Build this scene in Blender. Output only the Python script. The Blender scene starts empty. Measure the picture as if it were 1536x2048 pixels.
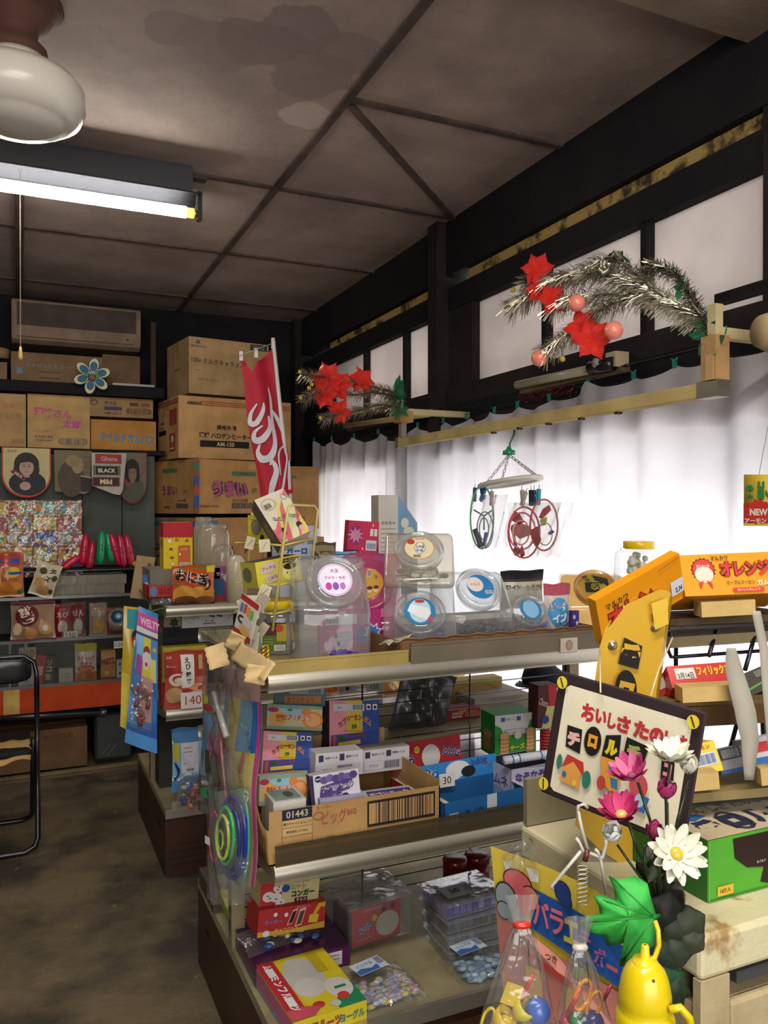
import bpy, math, random
from mathutils import Vector, Matrix
from math import sin, cos, pi, radians as R
random.seed(7)
SC = bpy.context.scene
COL = SC.collection
# ---------------------------------------------------------------- camera
CAM = Vector((0, 0, 1.42)); F = 1620.0; YAW = R(24.2); PIT = R(-0.3)
cd = bpy.data.cameras.new('camera'); cam = bpy.data.objects.new('camera', cd); COL.objects.link(cam)
cd.sensor_fit = 'VERTICAL'; cd.sensor_height = 36; cd.lens = 36 * F / 2048; cd.clip_start = .05
cam.location = CAM; cam.rotation_euler = (pi/2 + PIT, 0, -YAW)
SC.camera = cam
# ---------------------------------------------------------------- world, light, exposure
w = bpy.data.worlds.new('world'); SC.world = w; w.use_nodes = True
w.node_tree.nodes['Background'].inputs[0].default_value = (.80, .90, 1, 1)
w.node_tree.nodes['Background'].inputs[1].default_value = .25
def area(name, loc, rot, sx, sy, e, col=(1, 1, 1)):
    l = bpy.data.lights.new(name, 'AREA'); l.shape = 'RECTANGLE'; l.size = sx; l.size_y = sy; l.energy = e; l.color = col
    o = bpy.data.objects.new(name, l); COL.objects.link(o); o.location = loc; o.rotation_euler = rot; return o
area('daylight_window', (2.5, 2.45, .98), (0, R(90), 0), .62, 2.3, 62, (1, .98, 1))
area('daylight_window_far', (2.45, 4.5, 1.15), (0, R(90), 0), .8, 1.2, 26, (1, .96, .94))
area('daylight_transom', (2.3, 2.9, 2.14), (0, R(90), 0), .5, 3.4, 26, (1, .95, .93))
area('entrance_daylight', (-.3, -1.9, 1.7), (R(84), 0, R(-8)), 3.0, 1.8, 102, (1, .97, .93))
area('ceiling_tube_front', (.2, .2, 2.66), (R(12), 0, 0), 1.2, .12, 40, (1, .95, .86))
SC.view_settings.view_transform = 'Standard'; SC.view_settings.look = 'None'
SC.view_settings.exposure = 0.0; SC.view_settings.gamma = 1
SC.view_settings.use_curve_mapping = False
SC.cycles.transparent_max_bounces = 32; SC.cycles.max_bounces = 8; SC.cycles.sample_clamp_indirect = 6
SC.cycles.use_denoising = True
# ---------------------------------------------------------------- pixel helpers: a photo point on a known plane of the room
_f = Vector((sin(YAW)*cos(PIT), cos(YAW)*cos(PIT), sin(PIT))); _r = Vector((cos(YAW), -sin(YAW), 0)); _u = _r.cross(_f)
def ray(px, py): return _f + _r*((px-768)/F) + _u*((1024-py)/F)
def on(ax, v, px, py):
    r = ray(px, py); i = 'XYZ'.index(ax); return CAM + r*((v-CAM[i])/r[i])
def at(px, py, d): return CAM + ray(px, py)*d
# ---------------------------------------------------------------- materials
MATS = {}
def lin(h):
    h = h.lstrip('#'); c = [int(h[i:i+2], 16)/255 for i in (0, 2, 4)]
    return tuple(x/12.92 if x < .04045 else ((x+.055)/1.055)**2.4 for x in c) + (1,)
def newmat(n):
    m = bpy.data.materials.new(n); m.use_nodes = True; t = m.node_tree; t.nodes.clear()
    o = t.nodes.new('ShaderNodeOutputMaterial'); return m, t, o
def N(t, ty, **k):
    n = t.nodes.new(ty)
    for a, v in k.items():
        if a in n.inputs: n.inputs[a].default_value = v
        else: setattr(n, a, v)
    return n
def M(key):
    """'#hex' paper, 'g#hex' glossy print, 'm#hex' metal, 'w#hex' worn cardboard or wood, 'e#hex:strength' lamp, else a special one"""
    if key in MATS: return MATS[key]
    m = SPECIAL[key]() if key in SPECIAL else simple(key)
    MATS[key] = m; return m
def simple(key):
    kind = 'c' if key[0] == '#' else key[0]; hx = key[key.index('#'):]; s = 1
    if ':' in hx: hx, s = hx.split(':'); s = float(s)
    m, t, o = newmat('surface_' + key.replace('#', '').replace(':', '_'))
    c = lin(hx)
    if kind == 'e':
        e = N(t, 'ShaderNodeEmission', Color=c, Strength=s); t.links.new(e.outputs[0], o.inputs[0]); return m
    b = N(t, 'ShaderNodeBsdfPrincipled'); b.inputs['Base Color'].default_value = c
    b.inputs['Roughness'].default_value = {'c': .62, 'g': .25, 'm': .35, 'w': .75, 't': .3}[kind]
    b.inputs['Specular IOR Level'].default_value = {'c': .3, 'g': .5, 'm': .5, 'w': .2, 't': .5}[kind]
    if kind == 'm': b.inputs['Metallic'].default_value = .85
    if kind in 'cw':
        tc = N(t, 'ShaderNodeTexCoord'); no = N(t, 'ShaderNodeTexNoise', Scale=9.0 if kind == 'w' else 14.0, Detail=5.0)
        mx = N(t, 'ShaderNodeMix', data_type='RGBA', blend_type='MULTIPLY'); mx.inputs[0].default_value = 1
        rp = N(t, 'ShaderNodeMapRange'); k = .72 if kind == 'w' else .88
        rp.inputs[1].default_value = .3; rp.inputs[2].default_value = .65; rp.inputs[3].default_value = k; rp.inputs[4].default_value = 1.02
        t.links.new(tc.outputs['Object'], no.inputs['Vector']); t.links.new(no.outputs[0], rp.inputs[0])
        mx.inputs[6].default_value = c; t.links.new(rp.outputs[0], mx.inputs[7]); t.links.new(mx.outputs[2], b.inputs['Base Color'])
    if kind == 't':
        tr = N(t, 'ShaderNodeBsdfTranslucent', Color=c); mi = N(t, 'ShaderNodeMixShader'); mi.inputs[0].default_value = .35
        t.links.new(b.outputs[0], mi.inputs[1]); t.links.new(tr.outputs[0], mi.inputs[2]); t.links.new(mi.outputs[0], o.inputs[0]); return m
    t.links.new(b.outputs[0], o.inputs[0]); return m
def film(tint, haze, hazecol, fres=1.0, rough=.08, bump=0.0, scale=40, pw=4.0):
    m, t, o = newmat('clear_film')
    tr = N(t, 'ShaderNodeBsdfTransparent', Color=lin(tint)); gl = N(t, 'ShaderNodeBsdfGlossy', Roughness=rough)
    df = N(t, 'ShaderNodeBsdfDiffuse', Color=lin(hazecol)); tl = N(t, 'ShaderNodeBsdfTranslucent', Color=lin(hazecol))
    lw = N(t, 'ShaderNodeLayerWeight'); lw.inputs[0].default_value = .5; fr = N(t, 'ShaderNodeMath', operation='POWER'); fr.inputs[1].default_value = pw; t.links.new(lw.outputs['Facing'], fr.inputs[0])
    mu = N(t, 'ShaderNodeMath', operation='MULTIPLY_ADD'); mu.inputs[1].default_value = .8*fres; mu.inputs[2].default_value = .045*fres; mu.use_clamp = True
    a = N(t, 'ShaderNodeMixShader'); a.inputs[0].default_value = .5
    b = N(t, 'ShaderNodeMixShader'); b.inputs[0].default_value = haze
    c = N(t, 'ShaderNodeMixShader')
    L = t.links.new
    L(df.outputs[0], a.inputs[1]); L(tl.outputs[0], a.inputs[2]); L(tr.outputs[0], b.inputs[1]); L(a.outputs[0], b.inputs[2])
    L(fr.outputs[0], mu.inputs[0]); L(mu.outputs[0], c.inputs[0]); L(b.outputs[0], c.inputs[1]); L(gl.outputs[0], c.inputs[2]); L(c.outputs[0], o.inputs[0])
    if bump:
        tc = N(t, 'ShaderNodeTexCoord'); no = N(t, 'ShaderNodeTexNoise', Scale=float(scale), Detail=3.0); bp = N(t, 'ShaderNodeBump'); bp.inputs['Strength'].default_value = bump; bp.inputs['Distance'].default_value = .01
        L(tc.outputs['Object'], no.inputs['Vector']); L(no.outputs[0], bp.inputs['Height']); L(bp.outputs[0], gl.inputs['Normal']); L(bp.outputs[0], lw.inputs['Normal'])
    return m
def stained(name, base, dark, blobs=(), scale=1.6, rough=.85, light=None, bumpy=.15, det=8.0, lo=.38, hi=.66):
    """grimy board or concrete: two noises between base and dark, plus stains of their own shape at world spots"""
    m, t, o = newmat(name); L = t.links.new
    b = N(t, 'ShaderNodeBsdfPrincipled'); b.inputs['Roughness'].default_value = rough; b.inputs['Specular IOR Level'].default_value = .25
    tc = N(t, 'ShaderNodeTexCoord'); no = N(t, 'ShaderNodeTexNoise', Scale=scale, Detail=det, Roughness=.62)
    L(tc.outputs['Object'], no.inputs['Vector'])
    mr = N(t, 'ShaderNodeMapRange'); mr.inputs[1].default_value = lo; mr.inputs[2].default_value = hi; L(no.outputs[0], mr.inputs[0])
    mx = N(t, 'ShaderNodeMix', data_type='RGBA'); mx.inputs[6].default_value = lin(dark); mx.inputs[7].default_value = lin(base); L(mr.outputs[0], mx.inputs[0])
    cur = mx.outputs[2]
    n2 = N(t, 'ShaderNodeTexNoise', Scale=scale*9, Detail=6.0, Roughness=.7); L(tc.outputs['Object'], n2.inputs['Vector'])
    if light:
        m2 = N(t, 'ShaderNodeMapRange'); m2.inputs[1].default_value = .62; m2.inputs[2].default_value = .72; L(n2.outputs[0], m2.inputs[0])
        x2 = N(t, 'ShaderNodeMix', data_type='RGBA'); x2.inputs[7].default_value = lin(light); L(cur, x2.inputs[6]); L(m2.outputs[0], x2.inputs[0]); cur = x2.outputs[2]
    for (x, y, r, col, am) in blobs:
        n3 = N(t, 'ShaderNodeTexNoise', Scale=7.0, Detail=6.0); L(tc.outputs['Object'], n3.inputs['Vector'])
        vs = N(t, 'ShaderNodeVectorMath', operation='DISTANCE'); vs.inputs[1].default_value = (x, y, 0)
        sx = N(t, 'ShaderNodeVectorMath', operation='MULTIPLY'); sx.inputs[1].default_value = (1, 1, 0); L(tc.outputs['Object'], sx.inputs[0]); L(sx.outputs[0], vs.inputs[0])
        ad = N(t, 'ShaderNodeMath', operation='MULTIPLY_ADD'); ad.inputs[1].default_value = r*1.1; ad.inputs[2].default_value = -r*.55; L(n3.outputs[0], ad.inputs[0])
        sm = N(t, 'ShaderNodeMath', operation='ADD'); L(vs.outputs['Value'], sm.inputs[0]); L(ad.outputs[0], sm.inputs[1])
        mm = N(t, 'ShaderNodeMapRange'); mm.inputs[1].default_value = r; mm.inputs[2].default_value = r*.94; mm.inputs[3].default_value = 0; mm.inputs[4].default_value = am; L(sm.outputs[0], mm.inputs[0])
        x3 = N(t, 'ShaderNodeMix', data_type='RGBA'); x3.inputs[7].default_value = lin(col); L(cur, x3.inputs[6]); L(mm.outputs[0], x3.inputs[0]); cur = x3.outputs[2]
    L(cur, b.inputs['Base Color'])
    bp = N(t, 'ShaderNodeBump'); bp.inputs['Strength'].default_value = bumpy; bp.inputs['Distance'].default_value = .02; L(n2.outputs[0], bp.inputs['Height']); L(bp.outputs[0], b.inputs['Normal'])
    L(b.outputs[0], o.inputs[0]); return m
def cloth(name, col, tr):
    m, t, o = newmat(name); d = N(t, 'ShaderNodeBsdfDiffuse', Color=lin(col)); l = N(t, 'ShaderNodeBsdfTranslucent', Color=lin(col)); x = N(t, 'ShaderNodeMixShader'); x.inputs[0].default_value = tr
    tc = N(t, 'ShaderNodeTexCoord'); no = N(t, 'ShaderNodeTexNoise', Scale=2.2, Detail=4.0); mr = N(t, 'ShaderNodeMapRange'); mr.inputs[3].default_value = .78; mr.inputs[4].default_value = 1.0
    mr.inputs[1].default_value = .3; mr.inputs[2].default_value = .6
    mx = N(t, 'ShaderNodeMix', data_type='RGBA', blend_type='MULTIPLY'); mx.inputs[0].default_value = 1; mx.inputs[6].default_value = lin(col)
    L = t.links.new; L(tc.outputs['Object'], no.inputs['Vector']); L(no.outputs[0], mr.inputs[0]); L(mr.outputs[0], mx.inputs[7]); L(mx.outputs[2], d.inputs[0]); L(mx.outputs[2], l.inputs[0])
    L(d.outputs[0], x.inputs[1]); L(l.outputs[0], x.inputs[2]); L(x.outputs[0], o.inputs[0]); return m
SPECIAL = {
 'opal': lambda: simple('g#cfc6bb'),
 'clear': lambda: film('#f6f8f8', .16, '#f2f4f5', 1.0, .06, .5, 9, 2.2),
 'clear_rim': lambda: film('#f2f4f4', .24, '#eef0f2', 1.0, .08, .2, 8, 1.8),
 'clear_old': lambda: film('#f2efe6', .24, '#ece6da', .9, .1, .4, 8, 2.4),
 'clear_tan': lambda: film('#e8d3a4', .35, '#c9a870', 1.0, .12),
 'clear_pink': lambda: film('#f4b8d0', .40, '#e87fb4', 1.0, .10),
 'bag': lambda: film('#f6f6f4', .10, '#e6e6e6', 1.5, .12, 1.0, 22),
 'bag_hazy': lambda: film('#eeeeee', .28, '#d8d6d4', 1.5, .15, 1.0, 22),
 'guard': lambda: film('#b8ad94', .22, '#a89a7c', .8, .12),
 'glass': lambda: film('#f2f4f2', .03, '#c0c2be', .8, .04),
 'curtain': lambda: cloth('curtain_cloth', '#ece6e8', .55),
 'pane': lambda: cloth('frosted_pane', '#d6cfcb', .5),
 'ceiling': lambda: stained('ceiling_board', '#aa968a', '#8c7a70', scale=2.2, bumpy=.2, light='#9c8a80', blobs=[
     (*on('Z', 2.76, 348, 58)[:2], .085, '#84746a', .8), (*on('Z', 2.76, 440, 95)[:2], .12, '#84746a', .8), (*on('Z', 2.76, 520, 90)[:2], .13, '#7e6e64', .8),
     (*on('Z', 2.76, 590, 60)[:2], .12, '#80706a', .8), (*on('Z', 2.76, 620, 150)[:2], .14, '#82726a', .75), (*on('Z', 2.76, 700, 110)[:2], .11, '#82726a', .7), (*on('Z', 2.76, 610, 232)[:2], .09, '#b8a69a', .7)]),
 'darkbatten': lambda: stained('batten_wood', '#5d4c45', '#43362f', scale=8),
 'soffit': lambda: stained('soffit_board', '#94816f', '#7d6b5c', scale=3),
 'floor': lambda: stained('concrete_floor', '#74654c', '#423b33', scale=2.4, light='#90805f', bumpy=.35, lo=.40, hi=.60, rough=.6),
 'blackwood': lambda: stained('sooty_wood', '#1d191a', '#121013', scale=3, bumpy=.3),
 'darkwood': lambda: stained('dark_wood', '#2c2322', '#1c1718', scale=5, bumpy=.3),
 'yellowwall': lambda: stained('yellowed_plaster', '#a98c4f', '#3d3224', scale=9, lo=.42, hi=.52),
 'greyboard': lambda: stained('grey_board', '#5b5f58', '#474a44', scale=2),
 'brownbase': lambda: stained('brown_laminate', '#4a2f22', '#38241b', scale=2, rough=.45, bumpy=.05),
 'cream': lambda: stained('cream_paint', '#b9a883', '#917e5c', scale=4, rough=.5, bumpy=.1),
 'deck': lambda: stained('deck_board', '#a59a76', '#82785a', scale=5, rough=.5, bumpy=.08),
 'chippy': lambda: stained('peeling_cream', '#c8bf9a', '#9a7c50', scale=7, lo=.36, hi=.42, rough=.5),
 'foam': lambda: stained('foam_block', '#c4a870', '#a88c56', scale=6, bumpy=.1),
}
# ---------------------------------------------------------------- mesh builder
TX = {}
def glyphs(s, bold=.0):
    k = (s, bold)
    if k in TX: return TX[k]
    c = bpy.data.curves.new('lettering', 'FONT'); c.body = s; c.offset = bold; c.resolution_u = 3
    o = bpy.data.objects.new('lettering', c); COL.objects.link(o); bpy.context.view_layer.update()
    me = bpy.data.meshes.new_from_object(o.evaluated_get(bpy.context.evaluated_depsgraph_get()))
    vs = [(v.co.x, v.co.y) for v in me.vertices]; fs = [tuple(p.vertices) for p in me.polygons]
    bpy.data.objects.remove(o); bpy.data.curves.remove(c); bpy.data.meshes.remove(me)
    if vs:
        x0 = min(v[0] for v in vs); x1 = max(v[0] for v in vs); y0 = min(v[1] for v in vs); y1 = max(v[1] for v in vs)
        vs = [((v[0]-x0), (v[1]-y0)) for v in vs]; TX[k] = (vs, fs, x1-x0, y1-y0)
    else: TX[k] = ([], [], 1, 1)
    return TX[k]
class MB:
    def __init__(s): s.v = []; s.f = []; s.m = []; s.mats = []; s.smooth = []
    def mi(s, k):
        if k not in s.mats: s.mats.append(k)
        return s.mats.index(k)
    def add(s, vs, fs, k, sm=False, T=None):
        b = len(s.v)
        s.v += [(T @ Vector(v)) if T else Vector(v) for v in vs]
        i = s.mi(k)
        for f in fs: s.f.append([b+x for x in f]); s.m.append(i); s.smooth.append(sm)
        return s
    def box(s, a, b, k, T=None, mats=None):
        x0, y0, z0 = a; x1, y1, z1 = b
        vs = [(x0,y0,z0),(x1,y0,z0),(x1,y1,z0),(x0,y1,z0),(x0,y0,z1),(x1,y0,z1),(x1,y1,z1),(x0,y1,z1)]
        fs = [(0,1,5,4),(1,2,6,5),(2,3,7,6),(3,0,4,7),(4,5,6,7),(3,2,1,0)]
        if mats:
            for f, n in zip(fs, ('front','right','back','left','top','bottom')): s.add(vs, [f], mats.get(n, k), T=T)
            return s
        return s.add(vs, fs, k, T=T)
    def tube(s, pts, r, k, n=8, close=False, taper=None):
        pts = [Vector(p) for p in pts]; vs = []; fs = []; m = len(pts); up = None
        for i, p in enumerate(pts):
            if close: d = pts[(i+1) % m] - pts[i-1]
            else: d = pts[min(i+1, m-1)] - pts[max(i-1, 0)]
            if d.length < 1e-9: d = Vector((0, 0, 1))
            d.normalize()
            if up is None: up = Vector((0, 0, 1)) if abs(d.z) < .9 else Vector((1, 0, 0))
            x = up.cross(d)
            if x.length < 1e-6: x = Vector((1, 0, 0))
            x.normalize(); y = d.cross(x); up = y
            rr = r if taper is None else r*taper[i]
            for j in range(n): a = 2*pi*j/n; vs.append(p + x*(rr*cos(a)) + y*(rr*sin(a)))
        for i in range(m if close else m-1):
            for j in range(n): fs.append((i*n+j, i*n+(j+1) % n, ((i+1) % m)*n+(j+1) % n, ((i+1) % m)*n+j))
        if not close: fs.append(tuple(range(n))[::-1]); fs.append(tuple((m-1)*n+j for j in range(n)))
        return s.add(vs, fs, k, True)
    def lathe(s, prof, k, n=28, T=None, cap=True, sx=1, sy=1, sq=0):
        """profile of (radius, z); sq>0 squares the section off"""
        vs = []; fs = []
        for (r, z) in prof:
            for j in range(n):
                a = 2*pi*j/n; q = 1.0
                if sq: q = 1/((abs(cos(a))**sq + abs(sin(a))**sq)**(1/sq))
                vs.append((r*q*cos(a)*sx, r*q*sin(a)*sy, z))
        m = len(prof)
        for i in range(m-1):
            for j in range(n): fs.append((i*n+j, i*n+(j+1) % n, (i+1)*n+(j+1) % n, (i+1)*n+j))
        if cap:
            if prof[0][0] > 1e-5: fs.append(tuple(range(n))[::-1])
            if prof[-1][0] > 1e-5: fs.append(tuple((m-1)*n+j for j in range(n)))
        return s.add(vs, fs, k, True, T)
    def ball(s, c, r, k, n=12, sc=(1, 1, 1)):
        pr = [(r*sin(pi*i/(n-1))+1e-6, -r*cos(pi*i/(n-1))) for i in range(n)]
        return s.lathe([(p[0], p[1]) for p in pr], k, n*2, Matrix.Translation(c) @ Matrix.Diagonal((*sc, 1)), cap=False)
    def surf(s, fn, nu, nv, k, sm=True):
        vs = [fn(i/nu, j/nv) for j in range(nv+1) for i in range(nu+1)]
        fs = [(j*(nu+1)+i, j*(nu+1)+i+1, (j+1)*(nu+1)+i+1, (j+1)*(nu+1)+i) for j in range(nv) for i in range(nu)]
        return s.add(vs, fs, k, sm)
    def art(s, S, items, asp=1.0, lift=.0006, sub=1, nrm=None):
        """flat graphics on a surface S(u,v,lift) ; asp = width / height of the face"""
        n = 0
        for it in items:
            n += 1; h = lift*(1+.35*n); c = it[-1] if it[0] not in 'tT' else it[5]
            if it[0] == 'r':
                u0, v0, u1, v1 = it[1:5]
                vs = [S(u0+(u1-u0)*i/sub, v0+(v1-v0)*j/sub, h) for j in range(sub+1) for i in range(sub+1)]
                fs = [(j*(sub+1)+i, j*(sub+1)+i+1, (j+1)*(sub+1)+i+1, (j+1)*(sub+1)+i) for j in range(sub) for i in range(sub)]
                s.add(vs, fs, c)
            elif it[0] == 'e':
                u, v, ru, rv = it[1:5]; q = 22; rings = 1 if sub == 1 else 4; vs = [S(u, v, h)]; fs = []
                for rr in range(1, rings+1):
                    for j in range(q): vs.append(S(u+ru*rr/rings*cos(2*pi*j/q), v+rv*rr/rings*sin(2*pi*j/q), h))
                fs = [(0, 1+j, 1+(j+1) % q) for j in range(q)]
                for rr in range(rings-1):
                    for j in range(q): a = 1+rr*q; fs.append((a+j, a+q+j, a+q+(j+1) % q, a+(j+1) % q))
                s.add(vs, fs, c)
            elif it[0] == 'p':
                vs = [S(a, b, h) for a, b in it[1]]; s.add(vs, [tuple(range(len(vs)))], c)
            elif it[0] == 's':                                   # star / burst: u v r points inner colour
                u, v, r, np_, inn = it[1:6]; vs = [S(u, v, h)]
                for j in range(np_*2): rr = r if j % 2 == 0 else r*inn; vs.append(S(u+rr/asp*cos(pi*j/np_+.3), v+rr*sin(pi*j/np_+.3), h))
                s.add(vs, [(0, 1+j, 1+(j+1) % (np_*2)) for j in range(np_*2)], c)
            elif it[0] in 'tT':                                  # text: centre u v, height, string, colour, max width, bold, angle
                u, v, hh, tx, c = it[1:6]; mw = it[6] if len(it) > 6 else 9; bold = it[7] if len(it) > 7 else .02; ang = R(it[8]) if len(it) > 8 else 0
                g, fs, gw, gh = glyphs(tx, bold)
                if not g: continue
                sv = hh/gh; su = sv/asp
                if gw*su > mw: su = mw/gw
                W = gw*su*asp; vs = []
                for (x, y) in g:
                    X = x*su*asp - W/2; Y = y*sv - hh/2
                    vs.append(S(u+(X*cos(ang)-Y*sin(ang))/asp, v+X*sin(ang)+Y*cos(ang), h))
                s.add(vs, fs, c)
            elif it[0] == 'b':                                   # barcode
                u0, v0, u1, v1 = it[1:5]; rr = random.Random(int(u0*1000)+5); x = u0
                while x < u1:
                    ww = (u1-u0)*rr.choice((.012, .02, .035)); s.add([S(x, v0, h), S(min(x+ww, u1), v0, h), S(min(x+ww, u1), v1, h), S(x, v1, h)], [(0, 1, 2, 3)], c); x += ww+(u1-u0)*rr.choice((.015, .03))
            elif it[0] == 'o':                                   # ring
                u, v, ru, rv, th = it[1:6]; q = 26; vs = []
                for j in range(q):
                    a = 2*pi*j/q; vs += [S(u+ru*cos(a), v+rv*sin(a), h), S(u+ru*(1-th)*cos(a), v+rv*(1-th)*sin(a), h)]
                s.add(vs, [(2*j, (2*j+2) % (2*q), (2*j+3) % (2*q), 2*j+1) for j in range(q)], c)
            elif it[0] == 'k':                                   # stroke along points, width
                pts = it[1]; wd = it[2]
                for (a, b), (c2, d2) in zip(pts, pts[1:]):
                    dx = (c2-a)*asp; dy = d2-b; l = math.hypot(dx, dy) or 1; ox = -dy/l*wd/2/asp; oy = dx/l*wd/2
                    s.add([S(a-ox, b-oy, h), S(c2-ox, d2-oy, h), S(c2+ox, d2+oy, h), S(a+ox, b+oy, h)], [(0, 1, 2, 3)], c)
        return s
    def build(s, name, parent=None, loc=None, rot=None, bevel=0, solid=0, subd=0):
        me = bpy.data.meshes.new(name); me.from_pydata([tuple(v) for v in s.v], [], s.f)
        for k in s.mats: me.materials.append(M(k))
        for p, i, sm in zip(me.polygons, s.m, s.smooth): p.material_index = i; p.use_smooth = sm
        me.update()
        o = bpy.data.objects.new(name, me); COL.objects.link(o)
        if parent: o.parent = parent
        if loc is not None: o.location = loc
        if rot is not None: o.rotation_euler = rot
        if solid: q = o.modifiers.new('thickness', 'SOLIDIFY'); q.thickness = solid; q.offset = 0
        if bevel: q = o.modifiers.new('bevel', 'BEVEL'); q.width = bevel; q.segments = 2; q.limit_method = 'ANGLE'
        if subd: q = o.modifiers.new('round', 'SUBSURF'); q.levels = subd; q.render_levels = subd
        return o
def tag(o, label, cat, group=None, kind=None):
    o['label'] = label; o['category'] = cat
    if group: o['group'] = group
    if kind: o['kind'] = kind
    return o
def thing(name, label, cat, loc=(0, 0, 0), rot=(0, 0, 0), group=None):
    o = bpy.data.objects.new(name, None); COL.objects.link(o); o.location = loc; o.rotation_euler = rot; o.empty_display_size = .05
    return tag(o, label, cat, group)
def struct(name, mb, **k):
    o = mb.build(name, **k); o['kind'] = 'structure'; return o
def copytree(r, loc, rot=None, label=None):
    c = r.copy(); COL.objects.link(c); c.location = loc
    if rot is not None: c.rotation_euler = rot
    if label: c['label'] = label
    for ch in [x for x in bpy.data.objects if x.parent == r]:
        d = ch.copy(); COL.objects.link(d); d.parent = c; d.matrix_parent_inverse = ch.matrix_parent_inverse.copy()
        for g in [x for x in bpy.data.objects if x.parent == ch]:
            e = g.copy(); COL.objects.link(e); e.parent = d
    return c
def BX(a, b, k): return MB().box(a, b, k)
# ================================================================ the room
XW = 1.85; ZC = 2.76; YB = 5.62
struct('floor', BX((-3, -2.5, -.1), (2.2, 5.8, 0), 'floor'))
struct('ceiling', BX((-3, -2.5, ZC), (2.2, 5.8, ZC+.1), 'ceiling'))
struct('wall_back', BX((-3, YB, 0), (2.0, YB+.1, ZC), 'blackwood'))
struct('wall_left', BX((-2.6, -2.5, 0), (-2.5, 5.7, ZC), 'greyboard'))
# ceiling battens
tn = 0
def trim(a, b, k='soffit', T=None):
    global tn; tn += 1; return struct('trim_%d' % tn, MB().box(a, b, k, T))
BW = .013
trim((.98-BW, -1, ZC-.012), (.98+BW, YB, ZC), 'darkbatten')
for y, x0, x1 in ((3.28, -2.5, XW), (4.22, -2.5, XW), (5.2, -2.5, XW), (2.47, .98, XW)): trim((x0, y-BW, ZC-.010), (x1, y+BW, ZC), 'darkbatten')
d = Vector((1.83-1.0, 3.29-2.5, 0)); ang = math.atan2(d.y, d.x)
trim((0, -BW, ZC-.011), (d.length, BW, ZC), 'darkbatten', Matrix.Translation((1.0, 2.5, 0)) @ Matrix.Rotation(ang, 4, 'Z'))
trim((-.02, 3.3, ZC-.02), (.02, YB, ZC), 'darkbatten')
trim((-2.5, 1.25, ZC-.06), (XW, 1.63, ZC), 'soffit')
# window wall: posts, beams, sills; every member a trim of its own
def wy(y0, y1, z0, z1, k='blackwood', x0=XW, x1=XW+.1): return trim((x0, y0, z0), (x1, y1, z1), k)
wy(-1, YB, 2.505, ZC, 'blackwood', XW-.02)
wy(3.49, 5.0, 2.44, 2.505, 'blackwood', XW+.03); wy(1.585, 3.2, 2.44, 2.505, 'blackwood', XW+.03)
struct('trim_yellow_near', BX((XW+.01, 1.6, 2.45), (XW+.03, 3.2, 2.503), 'yellowwall'))
struct('trim_yellow_far', BX((XW+.01, 3.5, 2.45), (XW+.03, 5.0, 2.50), 'yellowwall'))
wy(-1, YB, 2.345, 2.45, 'blackwood', XW-.01)
wy(-1, YB, 1.90, 1.98, 'darkwood', XW-.02); wy(-1, YB, 1.845, 1.90, 'blackwood', XW+.0)
for y0, y1 in ((3.36, 3.45), (1.50, 1.585), (5.5, YB)): wy(y0, y1, 1.78 if y0 != 5.5 else 0, ZC, 'darkwood', XW-.07 if y0 > 2 else XW-.012)
wy(3.145, 3.36, 1.98, 2.45, 'darkwood', XW-.005); wy(3.45, 3.49, 1.98, 2.45, 'darkwood', XW-.005); wy(4.95, 5.5, 1.98, 2.45)
for y in (2.61, 2.06, 3.86, 4.40): wy(y-.014, y+.014, 1.98, 2.345, 'blackwood', XW+.0, XW+.04)
wn = 0
for a, b in ((1.585, 2.06), (2.06, 2.61), (2.61, 3.145), (3.49, 3.86), (3.86, 4.40), (4.40, 4.95)):
    wn += 1; o = struct('window_%d' % wn, BX((XW+.035, a, 1.97), (XW+.04, b, 2.35), 'pane'))
# lower wall with the two daylight openings behind the curtain
mb = MB()
for y0, y1, z0, z1 in ((-1, YB, 0, .45), (-1, YB, 1.62, 1.845), (-1, .9, .45, 1.62), (3.68, 3.85, .45, 1.62), (5.15, YB, .45, 1.62)): mb.box((XW+.02, y0, z0), (XW+.10, y1, z1), 'darkwood')
struct('wall_right', mb)
for n, (a, b) in enumerate(((.9, 3.68), (3.85, 5.15))):
    mb = MB().box((XW+.05, a, .45), (XW+.055, b, 1.62), 'clear')
    struct('window_%d' % (7+n), mb)
# curtain
clips = [(5.132,1.868),(4.80,1.85),(4.42,1.835),(4.069,1.83),(3.583,1.822),(3.319,1.818),(3.101,1.815),(2.875,1.817),(2.704,1.821),(2.495,1.823),(2.267,1.86),(2.04,1.838),(1.862,1.848),(1.71,1.854),(1.45,1.87),(1.2,1.87),(.9,1.87)]
def ctop(y):
    for (a, za), (b, zb) in zip(clips, clips[1:]):
        if b <= y <= a:
            t = (a-y)/(a-b); return za+(zb-za)*t - .10*(a-b)*4*t*(1-t)*1.2
    return 1.86
def cur(u, v):
    y = 5.14-u*4.3; zt = ctop(y); z = .3+(zt-.3)*v
    fold = .022*sin(y*19+.6*sin(y*3.1))*(1-.55*v)+.013*sin(y*41+1.3*sin(y*5))*(1-.3*v)+.012*sin(y*7.7+z*.7)
    return (XW-.055+fold, y, z)
ct = thing('window_curtain', 'long off-white curtain pinned across the windows with green clips', 'curtain')
mb = MB(); mb.surf(cur, 300, 30, 'curtain'); mb.build('curtain_cloth', ct)
mb = MB().tube([(XW-.05, .8, 1.885), (XW-.05, 5.2, 1.885)], .003, 'm#4a4a44', 6); mb.build('curtain_wire', ct)
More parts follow.
